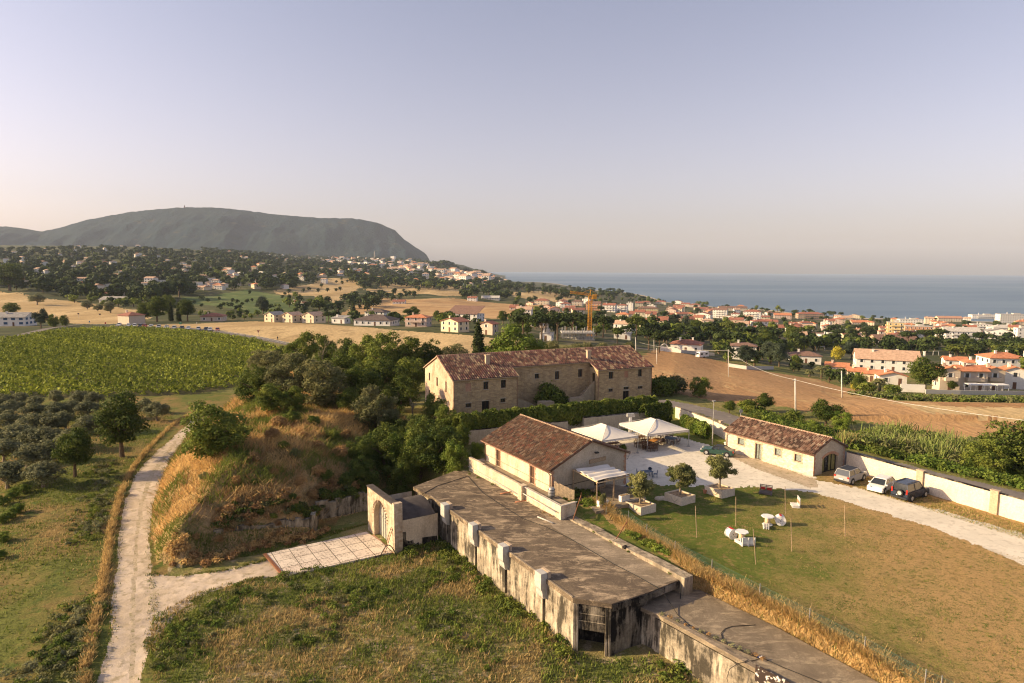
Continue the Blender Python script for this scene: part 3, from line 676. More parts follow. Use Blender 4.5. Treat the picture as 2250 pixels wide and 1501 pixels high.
def wing():
    t=empty('concrete_wing',(0,0,0),'lower flat concrete wing with streaked pale wall running off the bottom edge of the photo','building')
    L0=at(1440,1348,WZ)[:2]; L1=at(1720,1503,WZ)[:2]; L2=(22.9,31.); R0=at(1527,1291,WZ)[:2]; R1=at(1700,1375,WZ)[:2]; R2=at(1950,1510,WZ)[:2]; R3=(28.5,31.); M0=B(-.9,9.6,0)[:2];M1=B(-.9,4.6,0)[:2]
    m_=MB(); m_.prism([L0,L1,L2,R3,R2,R1,R0,M0,M1],WZ-.3,WZ); m_.build('roof_slab',M_['slab_wing'],t)
    m_=MB(); d=np.array(L1)-np.array(L0); n=np.array((-d[1],d[0]))/np.linalg.norm(d)*-.08
    a=np.array(L0)+n*-1*0; 
    q=lambda p,k: (p[0]-n[0]*k+.0,p[1]-n[1]*k)
    wall_open(m_,q(L0,-1),q(L1,-1),-4.7,WZ-.3); wall_open(m_,q(L1,-1),q(L2,-1),-4.7,WZ-.3)
    wall_open(m_,(M1[0]+.3,M1[1]),(L0[0]+.08,L0[1]+.03),-4.7,WZ-.3)
    wall_open(m_,(L2[0],L2[1]),(R3[0],R3[1]),-4.7,WZ-.3)
    m_.build('side_wall',M_['concrete'],t)
    m_=MB(); P0=np.array(L0);P1=np.array(L1); nn=np.array((.6,.8)); rng=random.Random(3); k=0
    L=np.linalg.norm(P1-P0); d=(P1-P0)/L; nr=np.array((-d[1],d[0])); nr=nr if nr[0]>0 else -nr
    while k<L:
        e=min(L,k+rng.uniform(.5,1.3)); w_=.35+rng.uniform(-.08,.08); a_=P0+d*k;b_=P0+d*(e-.01)
        m_.prism([tuple(a_-nr*.05),tuple(b_-nr*.05),tuple(b_+nr*w_),tuple(a_+nr*w_)],WZ,WZ+rng.uniform(.03,.09)); k=e
    m_.build('broken_kerb',M_['slab_pale'],t)
    # black perforated steel sheet on the wall top
    a=at(1659,1462,WZ+.25);b=at(1775,1515,WZ+.2)
    s=MB(); A=Vector(at(1660,1461,WZ+.35));Bq=Vector((A.x+3.1,A.y-3.9,A.z)); s.add([A,Bq,Bq-Vector((0,0,1.1)),A-Vector((0,0,1.1)),A+Vector((.05,.06,0)),Bq+Vector((.05,.06,0)),Bq+Vector((.05,.06,-1.1)),A+Vector((.05,.06,-1.1))],[(3,2,1,0),(4,5,6,7),(0,1,5,4),(1,2,6,5),(2,3,7,6),(3,0,4,7)])
    ms=NT('rust_black_sheet'); co=ms.co('obj'); x=ms.mix(ms.noise(co,4.5,2,.5,.60,.63),(.045,.03,.025),(.72,.66,.6)); ms.done(x,.6)
    tag(s.build('steel_sheet',ms.m,None),'black steel sheet with pale rusted-through holes leaning on the concrete wing','sheet')
wing()
def cables():
    def cb(name,pts,z,r,label,cat='cable',mat='cable'):
        m_=MB(); m_.tube([at(u,v,zz if zz is not None else z) for u,v,zz in pts],r,6); tag(m_.build(name,M_[mat],None,smooth=True),label,cat)
    q=BZ+.03
    cb('roof_cable',[(1028,1046,q),(1060,1082,q),(1105,1112,q),(1150,1140,q),(1200,1158,q),(1250,1182,q),(1300,1211,q),(1350,1240,q),(1400,1266,q),(1443,1290,q),(1458,1303,-.1),(1470,1322,-.7),(1490,1352,WZ+.03),(1520,1378,WZ+.03),(1560,1400,WZ+.03),(1620,1425,WZ+.03),(1668,1445,WZ+.03)],q,.028,'long black cable running down the brown bunker roof onto the lower wing')
    cb('roof_cable',[(1028,1046,q),(1000,1055,q),(960,1068,q),(928,1086,q),(908,1110,-1.2),(893,1150,-3.5)],q,.025,'black cable crossing the far corner of the bunker roof and dropping over its edge')
    w=WZ+.035
    cb('hose',[(1672,1448,w),(1640,1436,w),(1605,1420,w),(1588,1404,w),(1584,1392,w),(1592,1382,w),(1610,1376,w),(1660,1373,w)],w,.022,'black hose bent in a wide loop on the lower concrete wing','hose')
    cb('hose',[(1672,1447,w),(1648,1453,w),(1622,1458,w+.1),(1603,1470,w-.2),(1597,1490,w-.9),(1603,1512,w-1.6)],w,.02,'black hose hanging over the edge of the streaked concrete wall','hose')
    cb('hose',[(1673,1445,w),(1720,1466,w),(1790,1494,w),(1830,1512,w)],w,.024,'black hose running to the bottom edge along the lower wing','hose')
    m_=MB(); c=at(1671,1446,WZ); m_.box((c[0],c[1],c[2]),(.16,.10,.09),.6).tube([(c[0]-.18,c[1]+.05,c[2]+.05),(c[0],c[1],c[2]+.05)],.035,8,mi=1).box((c[0]+.1,c[1]+.05,c[2]),(.07,.07,.12),.2)
    tag(m_.build('hose_joint',[M_['white'],plain('blue_plastic',(.05,.12,.45),.4)]),'small white and blue hose coupling lying on the lower concrete wing','hose joint')
cables()
# ================================================================ TERRACE WALL AND STONE HALL
HC=np.array((4.25,67.6)); HE=EL/np.linalg.norm(EL); HG=np.array((.80,.60))
Hf=Fr(HC,HE,HG); HL=14.4; HW=11.4; TZ_=1.2
def terrace():
    t=empty('terrace_wall',(0,0,0),'cream stepped terrace wall with pipes between bunker roof and stone hall','wall')
    m_=MB(); m_.prism([Hf(-3.7,-1.55,0)[:2],Hf(-3.6,.15,0)[:2],Hf(0,.2,0)[:2],Hf(15.2,.2,0)[:2],Hf(15.2,-1.5,0)[:2]],-1,TZ_); m_.build('terrace_floor',M_['slab_pale'],t)
    m_=MB()
    for a0,a1,b0,h in ((-3.8,2.6,-1.75,.34),(3.35,11.8,-1.95,.42)):
        m_.prism([Hf(a0,b0,0)[:2],Hf(a0,b0+.28,0)[:2],Hf(a1,b0+.28,0)[:2],Hf(a1,b0,0)[:2]],-.6,TZ_+h)
    m_.prism([Hf(11.8,-1.95,0)[:2],Hf(11.8,-1.6,0)[:2],Hf(15.3,-1.6,0)[:2],Hf(15.3,-1.95,0)[:2]],-.6,TZ_+.5)
    m_.prism([Hf(2.6,-2.25,0)[:2],Hf(2.6,-1.45,0)[:2],Hf(3.35,-1.45,0)[:2],Hf(3.35,-2.25,0)[:2]],-.6,TZ_+.5)
    m_.prism([Hf(-4.1,-1.8,0)[:2],Hf(-4.1,.25,0)[:2],Hf(-3.72,.25,0)[:2],Hf(-3.72,-1.8,0)[:2]],-.6,TZ_+.36)
    m_.build('parapet',M_['hall'],t)
    m_=MB()
    m_.bar(Hf(-4.2,-1.86,TZ_+.38),Hf(2.6,-1.86,TZ_+.38),.1,.07); m_.bar(Hf(-4.2,-1.86,TZ_+.40),Hf(-4.2,.3,TZ_+.40),.1,.07)
    m_.build('coping',M_['offwhite'],t)
    for a0,a1,z in ((3.4,15.2,.5),(-3.6,2.55,.86)):
        m_=MB(); m_.tube([Hf(a0,-2.08,z),Hf(a1,-2.08,z+.05)],.06,8); m_.build('pipe',M_['offwhite'],t,smooth=True)
    for a,b in ((5.1,-2.9),(2.0,-2.8)):
        m_=MB(); m_.tube([Hf(a,-2.0,.30),Hf(a+.3,-3.3,.26)],.07,8); m_.build('drain_pipe',M_['clay'],t,smooth=True)
    m_=MB(); m_.tube([Hf(-2.2,-3.4,.19),Hf(-4.4,-3.0,.19)],.07,8); tag(m_.build('loose_pipe',M_['offwhite'],None,smooth=True),'white pipe lying loose on the brown roof below the terrace end','pipe')
terrace()
def hall():
    t=empty('stone_hall',(0,0,0),'cream stone hall with brown tiled gable roof behind the terrace wall','building')
    ez=3.85; rz=6.05
    da=[float(Hf.inv(*at(u,v,TZ_)[:2])[0]) for u,v in ((1095.5,1025.5),(1168,1064.5))]
    m_=MB(); ops=[(HL-a-.45,HL-a+.40,TZ_+.02,3.25) for a in da]
    P=wall_open(m_,Hf(HL,0,0),Hf(0,0,0),-.5,ez,ops,.22); m_.build('side_wall',M_['hall'],t)
    for o in ops:
        s=MB(); k=.16; n=5
        for i in range(n):
            u0=o[0]+(o[1]-o[0])*i/n; u1=o[0]+(o[1]-o[0])*(i+.9)/n; s.quad(P(u0,o[2],k),P(u1,o[2],k),P(u1,o[3],k),P(u0,o[3],k))
        for i in range(14): z=o[2]+.1+i*(o[3]-o[2]-.2)/13; s.bar(P(o[0],z,k-.02),P(o[1],z,k-.02),.05,.03)
        s.build('shutter',M_['wood_dark'],t)
        q=MB()
        for z in np.arange(TZ_,3.4,.3):
            for u,sg in ((o[0],-1),(o[1],1)):
                w_=.16 if int(z*10)%2 else .24; q.bar(P(u+sg*.02,z+.14,-.015),P(u+sg*w_,z+.14,-.015),.03,.26)
        q.bar(P(o[0]-.2,o[3]+.1,-.015),P(o[1]+.2,o[3]+.1,-.015),.03,.18)
        q.build('brick_surround',M_['quoin'],t)
    m_=MB(); m_.bar(P(.1,2.0,-.02),P(HL-.3,2.0,-.02),.03,.05); m_.build('string_course',M_['quoin'],t)
    # near gable
    m_=MB(); dop=(6.35,8.1,.7,2.85); Pg=wall_open(m_,Hf(0,0,0),Hf(0,HW,0),-.5,ez,[dop],.3)
    m_.quad(Hf(0,0,ez),Hf(0,HW,ez),Hf(0,HW/2,rz)); m_.build('gable_wall',M_['hall_end'],t)
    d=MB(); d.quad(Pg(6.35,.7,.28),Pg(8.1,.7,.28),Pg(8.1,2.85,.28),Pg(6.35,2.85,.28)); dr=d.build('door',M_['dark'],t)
    f=MB(); f.bar(Pg(7.2,.7,.25),Pg(7.2,2.85,.25),.06); f.bar(Pg(6.35,2.4,.25),Pg(8.1,2.4,.25),.06); f.build('frame',M_['wood_dark'],dr)
    m_=MB(); m_.bar(Pg(5.5,3.75,-.05),Pg(8.0,3.75,-.05),.12,.45); m_.build('timber_panel',M_['wood'],t)
    m_=MB(); c=Pg(6.6,4.6,0); m_.box((c[0],c[1]-.2,c[2]),(.45,.3,.14),.5).bar(c,(c[0],c[1]-.15,c[2]+.1),.05); m_.build('wall_lamp',M_['iron'],t)
    for c0 in (0,1):
        q=MB()
        for i,z in enumerate(np.arange(-.1 ,ez-.1,.31)):
            w_=.5 if i%2 else .3; a_,b_=(.0,w_*.8) if c0==0 else (HW-w_*.8,HW); q.bar(Pg(a_,z+.15,-.02),Pg(b_,z+.15,-.02),.03,.315)
        q.build('quoin',M_['quoin'],t)
    m_=MB(); m_.bar(Pg(.1,1.75,-.03),Pg(6.2,1.65,-.03),.05,.05); m_.build('wall_cable',M_['iron'],t)
    m_=MB(); wall_open(m_,Hf(0,HW,0),Hf(HL,HW,0),-.5,ez,[(2,3.2,0,2.2),(6,7,.9,2.2)],.2); wall_open(m_,Hf(HL,HW,0),Hf(HL,0,0),-.5,ez); m_.quad(Hf(HL,HW,ez),Hf(HL,0,ez),Hf(HL,HW/2,rz)); m_.build('rear_wall',M_['hall'],t)
    sl=(rz-ez)/(HW/2); oh=.45; g=.3
    R0=Hf(-g,HW/2,rz+.12);R1=Hf(HL+g,HW/2,rz+.12)
    tile_roof('roof',[(Hf(HL+g,-oh,ez-oh*sl+.12),Hf(-g,-oh,ez-oh*sl+.12),R0,R1),(Hf(-g,HW+oh,ez-oh*sl+.12),Hf(HL+g,HW+oh,ez-oh*sl+.12),R1,R0)],M_['tile_hall'],t,ridges=[(R0,R1)])
    m_=MB(); m_.tube([Hf(HL+.3,-oh-.08,ez-oh*sl+.02),Hf(-.3,-oh-.08,ez-oh*sl+.0)],.07,8); m_.build('gutter',M_['copper'],t,smooth=True)
    for a in (.15,HL-.1):
        m_=MB(); z0=ez-oh*sl; m_.tube([Hf(a-.2,-oh-.05,z0),Hf(a-.15,-.28,z0-.28),Hf(a,-.08,z0-.45),Hf(a,-.08,TZ_+.02)],.05,8); m_.build('downpipe',M_['copper'],t,smooth=True)
    m_=MB(); z0=ez-oh*sl; m_.tube([Hf(-.2,HW+oh,z0),Hf(-.05,HW+.1,z0-.7)],.05,8); m_.build('downpipe',M_['offwhite'],t,smooth=True)
hall()
def barrel():
    c=Hf(-.9,-.62,TZ_); t=MB(); t.lathe(c,[(.28,0),(.36,.25),(.38,.55),(.36,.85),(.28,1.1),(.24,1.12)],18); o=t.build('water_barrel',M_['steel'],None,smooth=True); tag(o,'grey metal water barrel standing at the near corner of the stone hall','barrel')
    h=MB()
    for z in (.22,.55,.88): h.lathe((c[0],c[1],c[2]+z),[(.385,0),(.385,.04)],18)
    h.build('hoop',M_['iron'],o)
    m_=MB(); A=np.array(Hf(-.2,.25,0)[:2]); Bq=np.array(at(1262,1102,.6)[:2])
    n=15; rng=random.Random(2)
    for i in range(n):
        p=A+(Bq-A)*(i/n); q=A+(Bq-A)*((i+.9)/n); h=2.6-.8*i/n+rng.uniform(-.06,.06); m_.bar((*(p),.0),(*(p),h),.02,.02); m_.prism([tuple(p),tuple(q),tuple(q+HE*.03),tuple(p+HE*.03)],-.1,[h,h-.05,h-.05,h])
    o=m_.build('board_fence',M_['fence_wood']); tag(o,'pale board fence with stepped top beside the water barrel','fence')
barrel()
def pergola():
    t=empty('pergola',(0,0,0),'wooden pergola with white pleated cloth roof against the hall gable','pergola')
    A=np.array(at(1260,1031,3.44)); Bq=np.array(at(1312,1058,3.34)); C=np.array(at(1385,1043,3.2)); D=np.array(at(1330,1021,3.36))
    F=lambda s,q,z=0.: tuple((A*(1-s)+Bq*s)*(1-q)+(D*(1-s)+C*s)*q+np.array((0,0,z)))
    for s,q in ((0,0),(1,0),(1,1),(0,1),(1,.5)):
        p=F(s,q); m_=MB(); m_.bar((p[0],p[1],.2),(p[0],p[1],p[2]-.05),.13); m_.build('post',M_['wood'],t)
    m_=MB()
    for q in (0,.33,.66,1): m_.bar(F(-.03,q,-.07),F(1.03,q,-.07),.08,.12)
    for s in (0,1): m_.bar(F(s,-.02,-.17),F(s,1.02,-.17),.08,.12)
    m_.build('beam',M_['fence_wood'],t)
    m_=MB(); m_.grid(lambda u,v: F(u*1.02-.01,v*1.02-.01,.02+.17*abs(math.sin(u*math.pi*4.5))**1.3-.05+.03*math.sin(v*9+u*5)),40,16)
    o=m_.build('cloth_roof',M_['canvas'],t,smooth=True)
    md=o.modifiers.new('thick','SOLIDIFY'); md.thickness=.02
    m_=MB(); P=[at(u,v,.75)[:2] for u,v in ((1270,1094),(1310,1124),(1345,1118),(1420,1096),(1408,1076),(1340,1064),(1262,1085))]; m_.prism(P,-.1,.78); tag(m_.build('patio_slab',M_['slab_pale']),'pale concrete patio under the pergola','patio',kind='structure')
    for (u,v),lab in (((1324,1112),'white box planter with a small vine under the pergola'),((1371,1100),'white box planter at the right side of the patio')):
        p=at(u,v,.78); m_=MB(); rz=math.atan2(EP[1],EP[0]); m_.box(p,(1.15,.5,.62),rz).box((p[0],p[1],p[2]+.621),(1.0,.38,.01),rz,mi=1)
        tag(m_.build('box_planter',[M_['white'],M_['soil']]),lab,'planter',None)
pergola()
# ================================================================ COTTAGE
Cf=Fr((36.9,77.9),EL/np.linalg.norm(EL),EP/np.linalg.norm(EP))
def cottage():
    t=empty('stone_cottage',(0,0,0),'small pale rubble stone cottage with red-brown tiles and arched green doors','building')
    L=13.4;W=6.4;ez=2.85;rz=4.25
    ax=lambda u,v,z: float(Cf.inv(*at(u,v,z)[:2])[0])
    # image points: windows and door on the long wall
    def sp(u0,v0,u1,v1,z): return sorted((L-ax(u0,v0,z),L-ax(u1,v1,z)))
    def seg(u0,u1):   # fraction of the facade in the picture -> length, allowing for perspective
        def f(u):
            lo,hi=0.,L
            for _ in range(40):
                a=(lo+hi)/2; p=Cf(a,0,1.4); d=p[1]*math.cos(PIT)-(p[2]-CZ)*math.sin(PIT); uu_=1125+FPX*p[0]/d
                if uu_>u: lo=a
                else: hi=a
            return L-a
        return f(u0),f(u1)
    m_=MB(); w1=seg(1622.5,1636);w2=seg(1703.5,1717);w3=seg(1747,1762);dd=seg(1661,1674)
    ops=[(*w1,1.35,2.25),(*w2,1.3,2.2),(*w3,1.25,2.15),(*dd,.02,2.15)]
    P=wall_open(m_,Cf(L,0,0),Cf(0,0,0),-.4,ez,ops,.2); m_.build('front_wall',M_['rubble'],t)
    for o in ops[:3]: window(P,o,.2,t,mg='pale_glass',mf='wood_dark',bars=0,frame=.08)
    window(P,ops[3],.2,t,name='door',mg='pale_glass',mf='wood_dark',bars=1,frame=.1)
    for o in ops:
        q=MB(); k=0
        for z in np.arange(o[2]-.1,o[3]+.1,.22):
            w_=.12 if k%2 else .2; k+=1
            q.bar(P(o[0]-w_,z+.1,-.012),P(o[0]-.005,z+.1,-.012),.025,.225); q.bar(P(o[1]+.005,z+.1,-.012),P(o[1]+w_,z+.1,-.012),.025,.225)
        q.bar(P(o[0]-.2,o[3]+.13,-.014),P(o[1]+.2,o[3]+.13,-.014),.025,.2); q.bar(P(o[0]-.15,o[2]-.06,-.03),P(o[1]+.15,o[2]-.06,-.03),.08,.08)
        q.build('brick_surround',M_['yellow_brick'],t)
    # gable with arch
    g=MB(); ao,a1=1.75,4.95; sz=1.75; rise=.55; n=14
    Pg=wall_open(g,Cf(0,0,0),Cf(0,W,0),-.4,0,[],.3)
    wall_open(g,Cf(0,0,0),Cf(0,ao,0),0,ez); wall_open(g,Cf(0,a1,0),Cf(0,W,0),0,ez)
    arc=[(ao+(a1-ao)*i/n, sz+rise*math.sin(math.pi*i/n)**.75) for i in range(n+1)]
    for i in range(n):
        (u0,z0),(u1,z1)=arc[i],arc[i+1]; g.quad(Pg(u0,z0),Pg(u1,z1),Pg(u1,ez),Pg(u0,ez)); g.quad(Pg(u0,z0),Pg(u0,z0,.35),Pg(u1,z1,.35),Pg(u1,z1))
    for u in (ao,a1): g.quad(Pg(u,0),Pg(u,0,.35),Pg(u,sz,.35),Pg(u,sz))
    g.quad(Cf(0,0,ez),Cf(0,W,ez),Cf(0,W/2,rz)); g.build('gable_wall',M_['hall_end'],t)
    d=MB(); d.quad(Pg(ao,0,.34),Pg(a1,0,.34),Pg(a1,2.4,.34),Pg(ao,2.4,.34)); dr=d.build('arched_door',M_['green_door'],t)
    f=MB()
    for u in (ao+.06,ao+.95,ao+1.6,ao+2.25,a1-.06): f.bar(Pg(u,0,.28),Pg(u,2.25,.28),.09,.06)
    f.bar(Pg(ao,.05,.28),Pg(a1,.05,.28),.06,.1)
    for k in range(n): f.bar(Pg(*arc[k],.28),Pg(*arc[k+1],.28),.08,.06)
    f.build('frame',M_['iron'],dr)
    f=MB(); f.quad(Pg(ao+1.05,.1,.32),Pg(ao+1.55,.1,.32),Pg(ao+1.55,2.1,.32),Pg(ao+1.05,2.1,.32)); f.build('pane',M_['glass'],dr)
    q=MB()
    for k in range(n):
        u=(arc[k][0]+arc[k+1][0])/2; z=(arc[k][1]+arc[k+1][1])/2; dx=(u-3.35)/1.9; q.bar(Pg(u,z+.02,-.015),Pg(u+dx*.2,z+.32,-.015),.02,.28)
    q.build('arch_ring',M_['quoin'],t); q=MB(); q2=MB()
    for i,z in enumerate(np.arange(0,ez-.2,.28)):
        w_=.36 if i%2 else .22
        q.bar(Pg(0,z+.14,-.015),Pg(w_,z+.14,-.015),.02,.285); q2.bar(Pg(W,z+.14,-.015),Pg(W-w_,z+.14,-.015),.02,.285)
    q.build('quoin',M_['quoin'],t); q2.build('quoin',M_['quoin'],t)
    m_=MB(); wall_open(m_,Cf(0,W,0),Cf(L,W,0),-.4,ez); wall_open(m_,Cf(L,W,0),Cf(L,0,0),-.4,ez); m_.quad(Cf(L,W,ez),Cf(L,0,ez),Cf(L,W/2,rz)); m_.build('rear_wall',M_['rubble'],t)
    sl=(rz-ez)/(W/2); oh=.38; g_=.22; R0=Cf(-g_,W/2,rz+.12);R1=Cf(L+g_,W/2,rz+.12)
    tile_roof('roof',[(Cf(L+g_,-oh,ez-oh*sl+.12),Cf(-g_,-oh,ez-oh*sl+.12),R0,R1,dict(cw=.28,rl=.42,h=.12)),(Cf(-g_,W+oh,ez-oh*sl+.12),Cf(L+g_,W+oh,ez-oh*sl+.12),R1,R0,dict(cw=.27,rl=.4,h=.09))],M_['tile_cot'],t,ridges=[(R0,R1)])
    m_=MB(); m_.tube([Cf(L+.2,-oh-.07,ez-oh*sl+.02),Cf(-.2,-oh-.07,ez-oh*sl)],.06,8); m_.build('gutter',M_['copper'],t,smooth=True)
    z0=ez-oh*sl; m_=MB(); m_.tube([Cf(L-.5,-oh-.05,z0),Cf(L-.2,-.1,z0-.4),Cf(L-.2,-.08,.05)],.05,8); m_.build('downpipe',M_['copper'],t,smooth=True)
cottage()
# ================================================================ FARMHOUSE
fe1=np.array((27.25+9.85,126.1-108.89)); fe1/=np.linalg.norm(fe1); fe2=np.array((-fe1[1],fe1[0]))
Ff=Fr((-9.85,108.89),fe1,fe2)
def farmhouse():
    t=empty('old_farmhouse',(0,0,0),'long two storey abandoned brick farmhouse with mottled tiled roof behind the hedge','farmhouse')
    L=40.9;W=15.8;ez=6.3;rz=9.35;mb=3.0;sl=(rz-ez)/(W/2); a1,a2=12.,28.6; zb=-2.; mz=ez+mb*sl
    def face(nm,p0,p1,z1,ops,mat,bl=()):
        m_=MB(); P=wall_open(m_,p0,p1,zb,z1,[o for o in ops]+[o for o in bl],.3 if not bl else .3)
        for o in bl: m_.quad(P(o[0],o[2],.08),P(o[1],o[2],.08),P(o[1],o[3],.08),P(o[0],o[3],.08),mi=1)
        m_.build(nm,[M_[mat],M_['quoin']],t)
        for o in ops:
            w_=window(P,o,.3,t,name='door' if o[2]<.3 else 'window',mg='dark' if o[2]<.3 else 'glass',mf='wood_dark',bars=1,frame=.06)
            q=MB(); q.bar(P(o[0]-.1,o[2]-.05,-.03),P(o[1]+.1,o[2]-.05,-.03),.1,.08); q.build('sill',M_['hall_end'],w_)
            q=MB(); q.bar(P(o[0]-.1,o[3]+.08,-.005),P(o[1]+.1,o[3]+.08,-.005),.03,.13); q.build('lintel',M_['hall_end'],w_)
        return P
    face('front_wall',Ff(0,0,0),Ff(a1,0,0),ez,[(5.5,6.4,4.35,5.7),(8.8,9.75,4.35,5.75),(2.2,3.2,1.45,2.15),(5.2,6.6,-.3,2.3),(8.7,9.65,1.8,2.5)],'farm',[(2.2,3.2,4.2,5.6)])
    face('middle_wall',Ff(a1,mb,0),Ff(a2,mb,0),mz,[(.35,1.05,4.3,5.9),(4.9,5.8,5.0,5.9),(9.1,10.,4.6,6.1),(14.1,15.0,4.7,6.2)],'farm')
    face('front_wall',Ff(a2,0,0),Ff(L,0,0),ez,[(2.4,3.4,4.5,5.8),(9.1,10.,4.5,5.9),(2.4,3.4,2.0,2.6),(5.7,7.1,-.2,1.9),(5.8,7.,2.2,2.7),(9.1,10.2,2.1,2.6)],'farm',[(5.9,6.8,4.5,5.8)])
    m_=MB(); wall_open(m_,Ff(a1,0,0),Ff(a1,mb,0),zb,ez+.3); wall_open(m_,Ff(a2,mb,0),Ff(a2,0,0),zb,ez+.3,[(.9,1.9,3.4,5.6)],.3); m_.build('return_wall',M_['farm'],t)
    # gable end
    m_=MB(); P=wall_open(m_,Ff(0,W,0),Ff(0,0,0),zb,ez,[(W-13.5,W-12.7,4.2,5.7),(W-9.0,W-8.2,3.9,5.5),(W-4.1,W-3.4,3.6,5.5),(W-13.8,W-12.6,1.6,2.4)],.3)
    m_.quad(Ff(0,W,ez),Ff(0,0,ez),Ff(0,W/2,rz)); m_.build('gable_wall',M_['farm_end'],t)
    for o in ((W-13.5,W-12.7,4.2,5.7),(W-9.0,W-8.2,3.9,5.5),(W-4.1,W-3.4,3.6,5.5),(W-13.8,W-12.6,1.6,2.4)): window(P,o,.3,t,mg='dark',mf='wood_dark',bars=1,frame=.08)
    m_=MB(); wall_open(m_,Ff(L,0,0),Ff(L,W,0),zb,ez); m_.quad(Ff(L,0,ez),Ff(L,W,ez),Ff(L,W/2,rz)); wall_open(m_,Ff(L,W,0),Ff(0,W,0),zb,ez); m_.build('rear_wall',M_['farm'],t)
    m_=MB()
    for pa,pb in (((-.03,-.03),(L+.03,-.03)),):
        pass
    rng=random.Random(8)
    for a in (0,a1,a2,L):
        m_=MB(); m_.tube([Ff(a+(.1 if a in(0,a2) else -.1),-.06,zb),Ff(a+(.1 if a in(0,a2) else -.1),-.06,ez-.1)],.05,6); m_.build('downpipe',M_['copper'],t)
    oh=.4; g=.3; z=lambda b: ez+sl*b+.14
    R=lambda a: Ff(a,W/2,rz+.14); f=dict(cw=.42,rl=.6,h=.17,sag=.06)
    tile_roof('roof',[
      (Ff(-g,-oh,z(-oh)),Ff(a1+.25,-oh,z(-oh)),Ff(a1+.25,mb-oh,z(mb-oh)),Ff(-g,mb-oh,z(mb-oh)),dict(f,sag=0)),
      (Ff(a2-.25,-oh,z(-oh)),Ff(L+g,-oh,z(-oh)),Ff(L+g,mb-oh,z(mb-oh)),Ff(a2-.25,mb-oh,z(mb-oh)),dict(f,sag=0)),
      (Ff(-g,mb-oh,z(mb-oh)),Ff(L+g,mb-oh,z(mb-oh)),R(L+g),R(-g),f),
      (Ff(L+g,W+oh,z(-oh)),Ff(-g,W+oh,z(-oh)),R(-g),R(L+g),f)],M_['tile_farm'],t,ridges=[(R(-g),R(L+g))],um=M_['yellow_brick'])
    for a,b in ((8.0,4.3),(28.9,4.0)):
        c=Ff(a,b,z(b)-.2); m_=MB(); rzr=math.atan2(fe1[1],fe1[0]); m_.box(c,(.75,.6,1.7),rzr); m_.box((c[0],c[1],c[2]+1.72),(.95,.8,.12),rzr); m_.build('chimney',M_['yellow_brick'],t)
    # outside stairs and broken masonry in the recess
    def stairs(a0,a1_,z0,z1,b,w_):
        m_=MB(); n=12
        for i in range(n):
            x0=a0+(a1_-a0)*i/n; x1=a0+(a1_-a0)*(i+1)/n; zz=z0+(z1-z0)*(i+1)/n
            m_.prism([Ff(x0,b,0)[:2],Ff(x1,b,0)[:2],Ff(x1,b+w_,0)[:2],Ff(x0,b+w_,0)[:2]],zb,zz)
        m_.prism([Ff(a0,b-.25,0)[:2],Ff(a1_,b-.25,0)[:2],Ff(a1_,b,0)[:2],Ff(a0,b,0)[:2]],zb,[z0+.3,z1+.9,z1+.9,z0+.3]) if Ff(a0,0,0)[0]<Ff(a1_,0,0)[0] else None
        m_.build('outside_stair',M_['stone'],t)
    stairs(24.6,28.4,.2,3.3,1.0,1.3); stairs(12.2,15.8,2.0,-.2,.6,1.2)
    for a,b,w_,d_,h in ((17.0,-1.2,3.0,2.2,1.6),(23.3,-.8,3.6,1.8,1.7)):
        m_=MB(); c=Ff(a,b,0); m_.box((c[0],c[1],-.8),(w_,d_,h+.8),math.atan2(fe1[1],fe1[0]),taper=.82); tag(m_.build('masonry_block',M_['stone']),'broken masonry block in the farmhouse forecourt, %s the dark bush'%('left of' if a<20 else 'right of'),'masonry')
farmhouse()
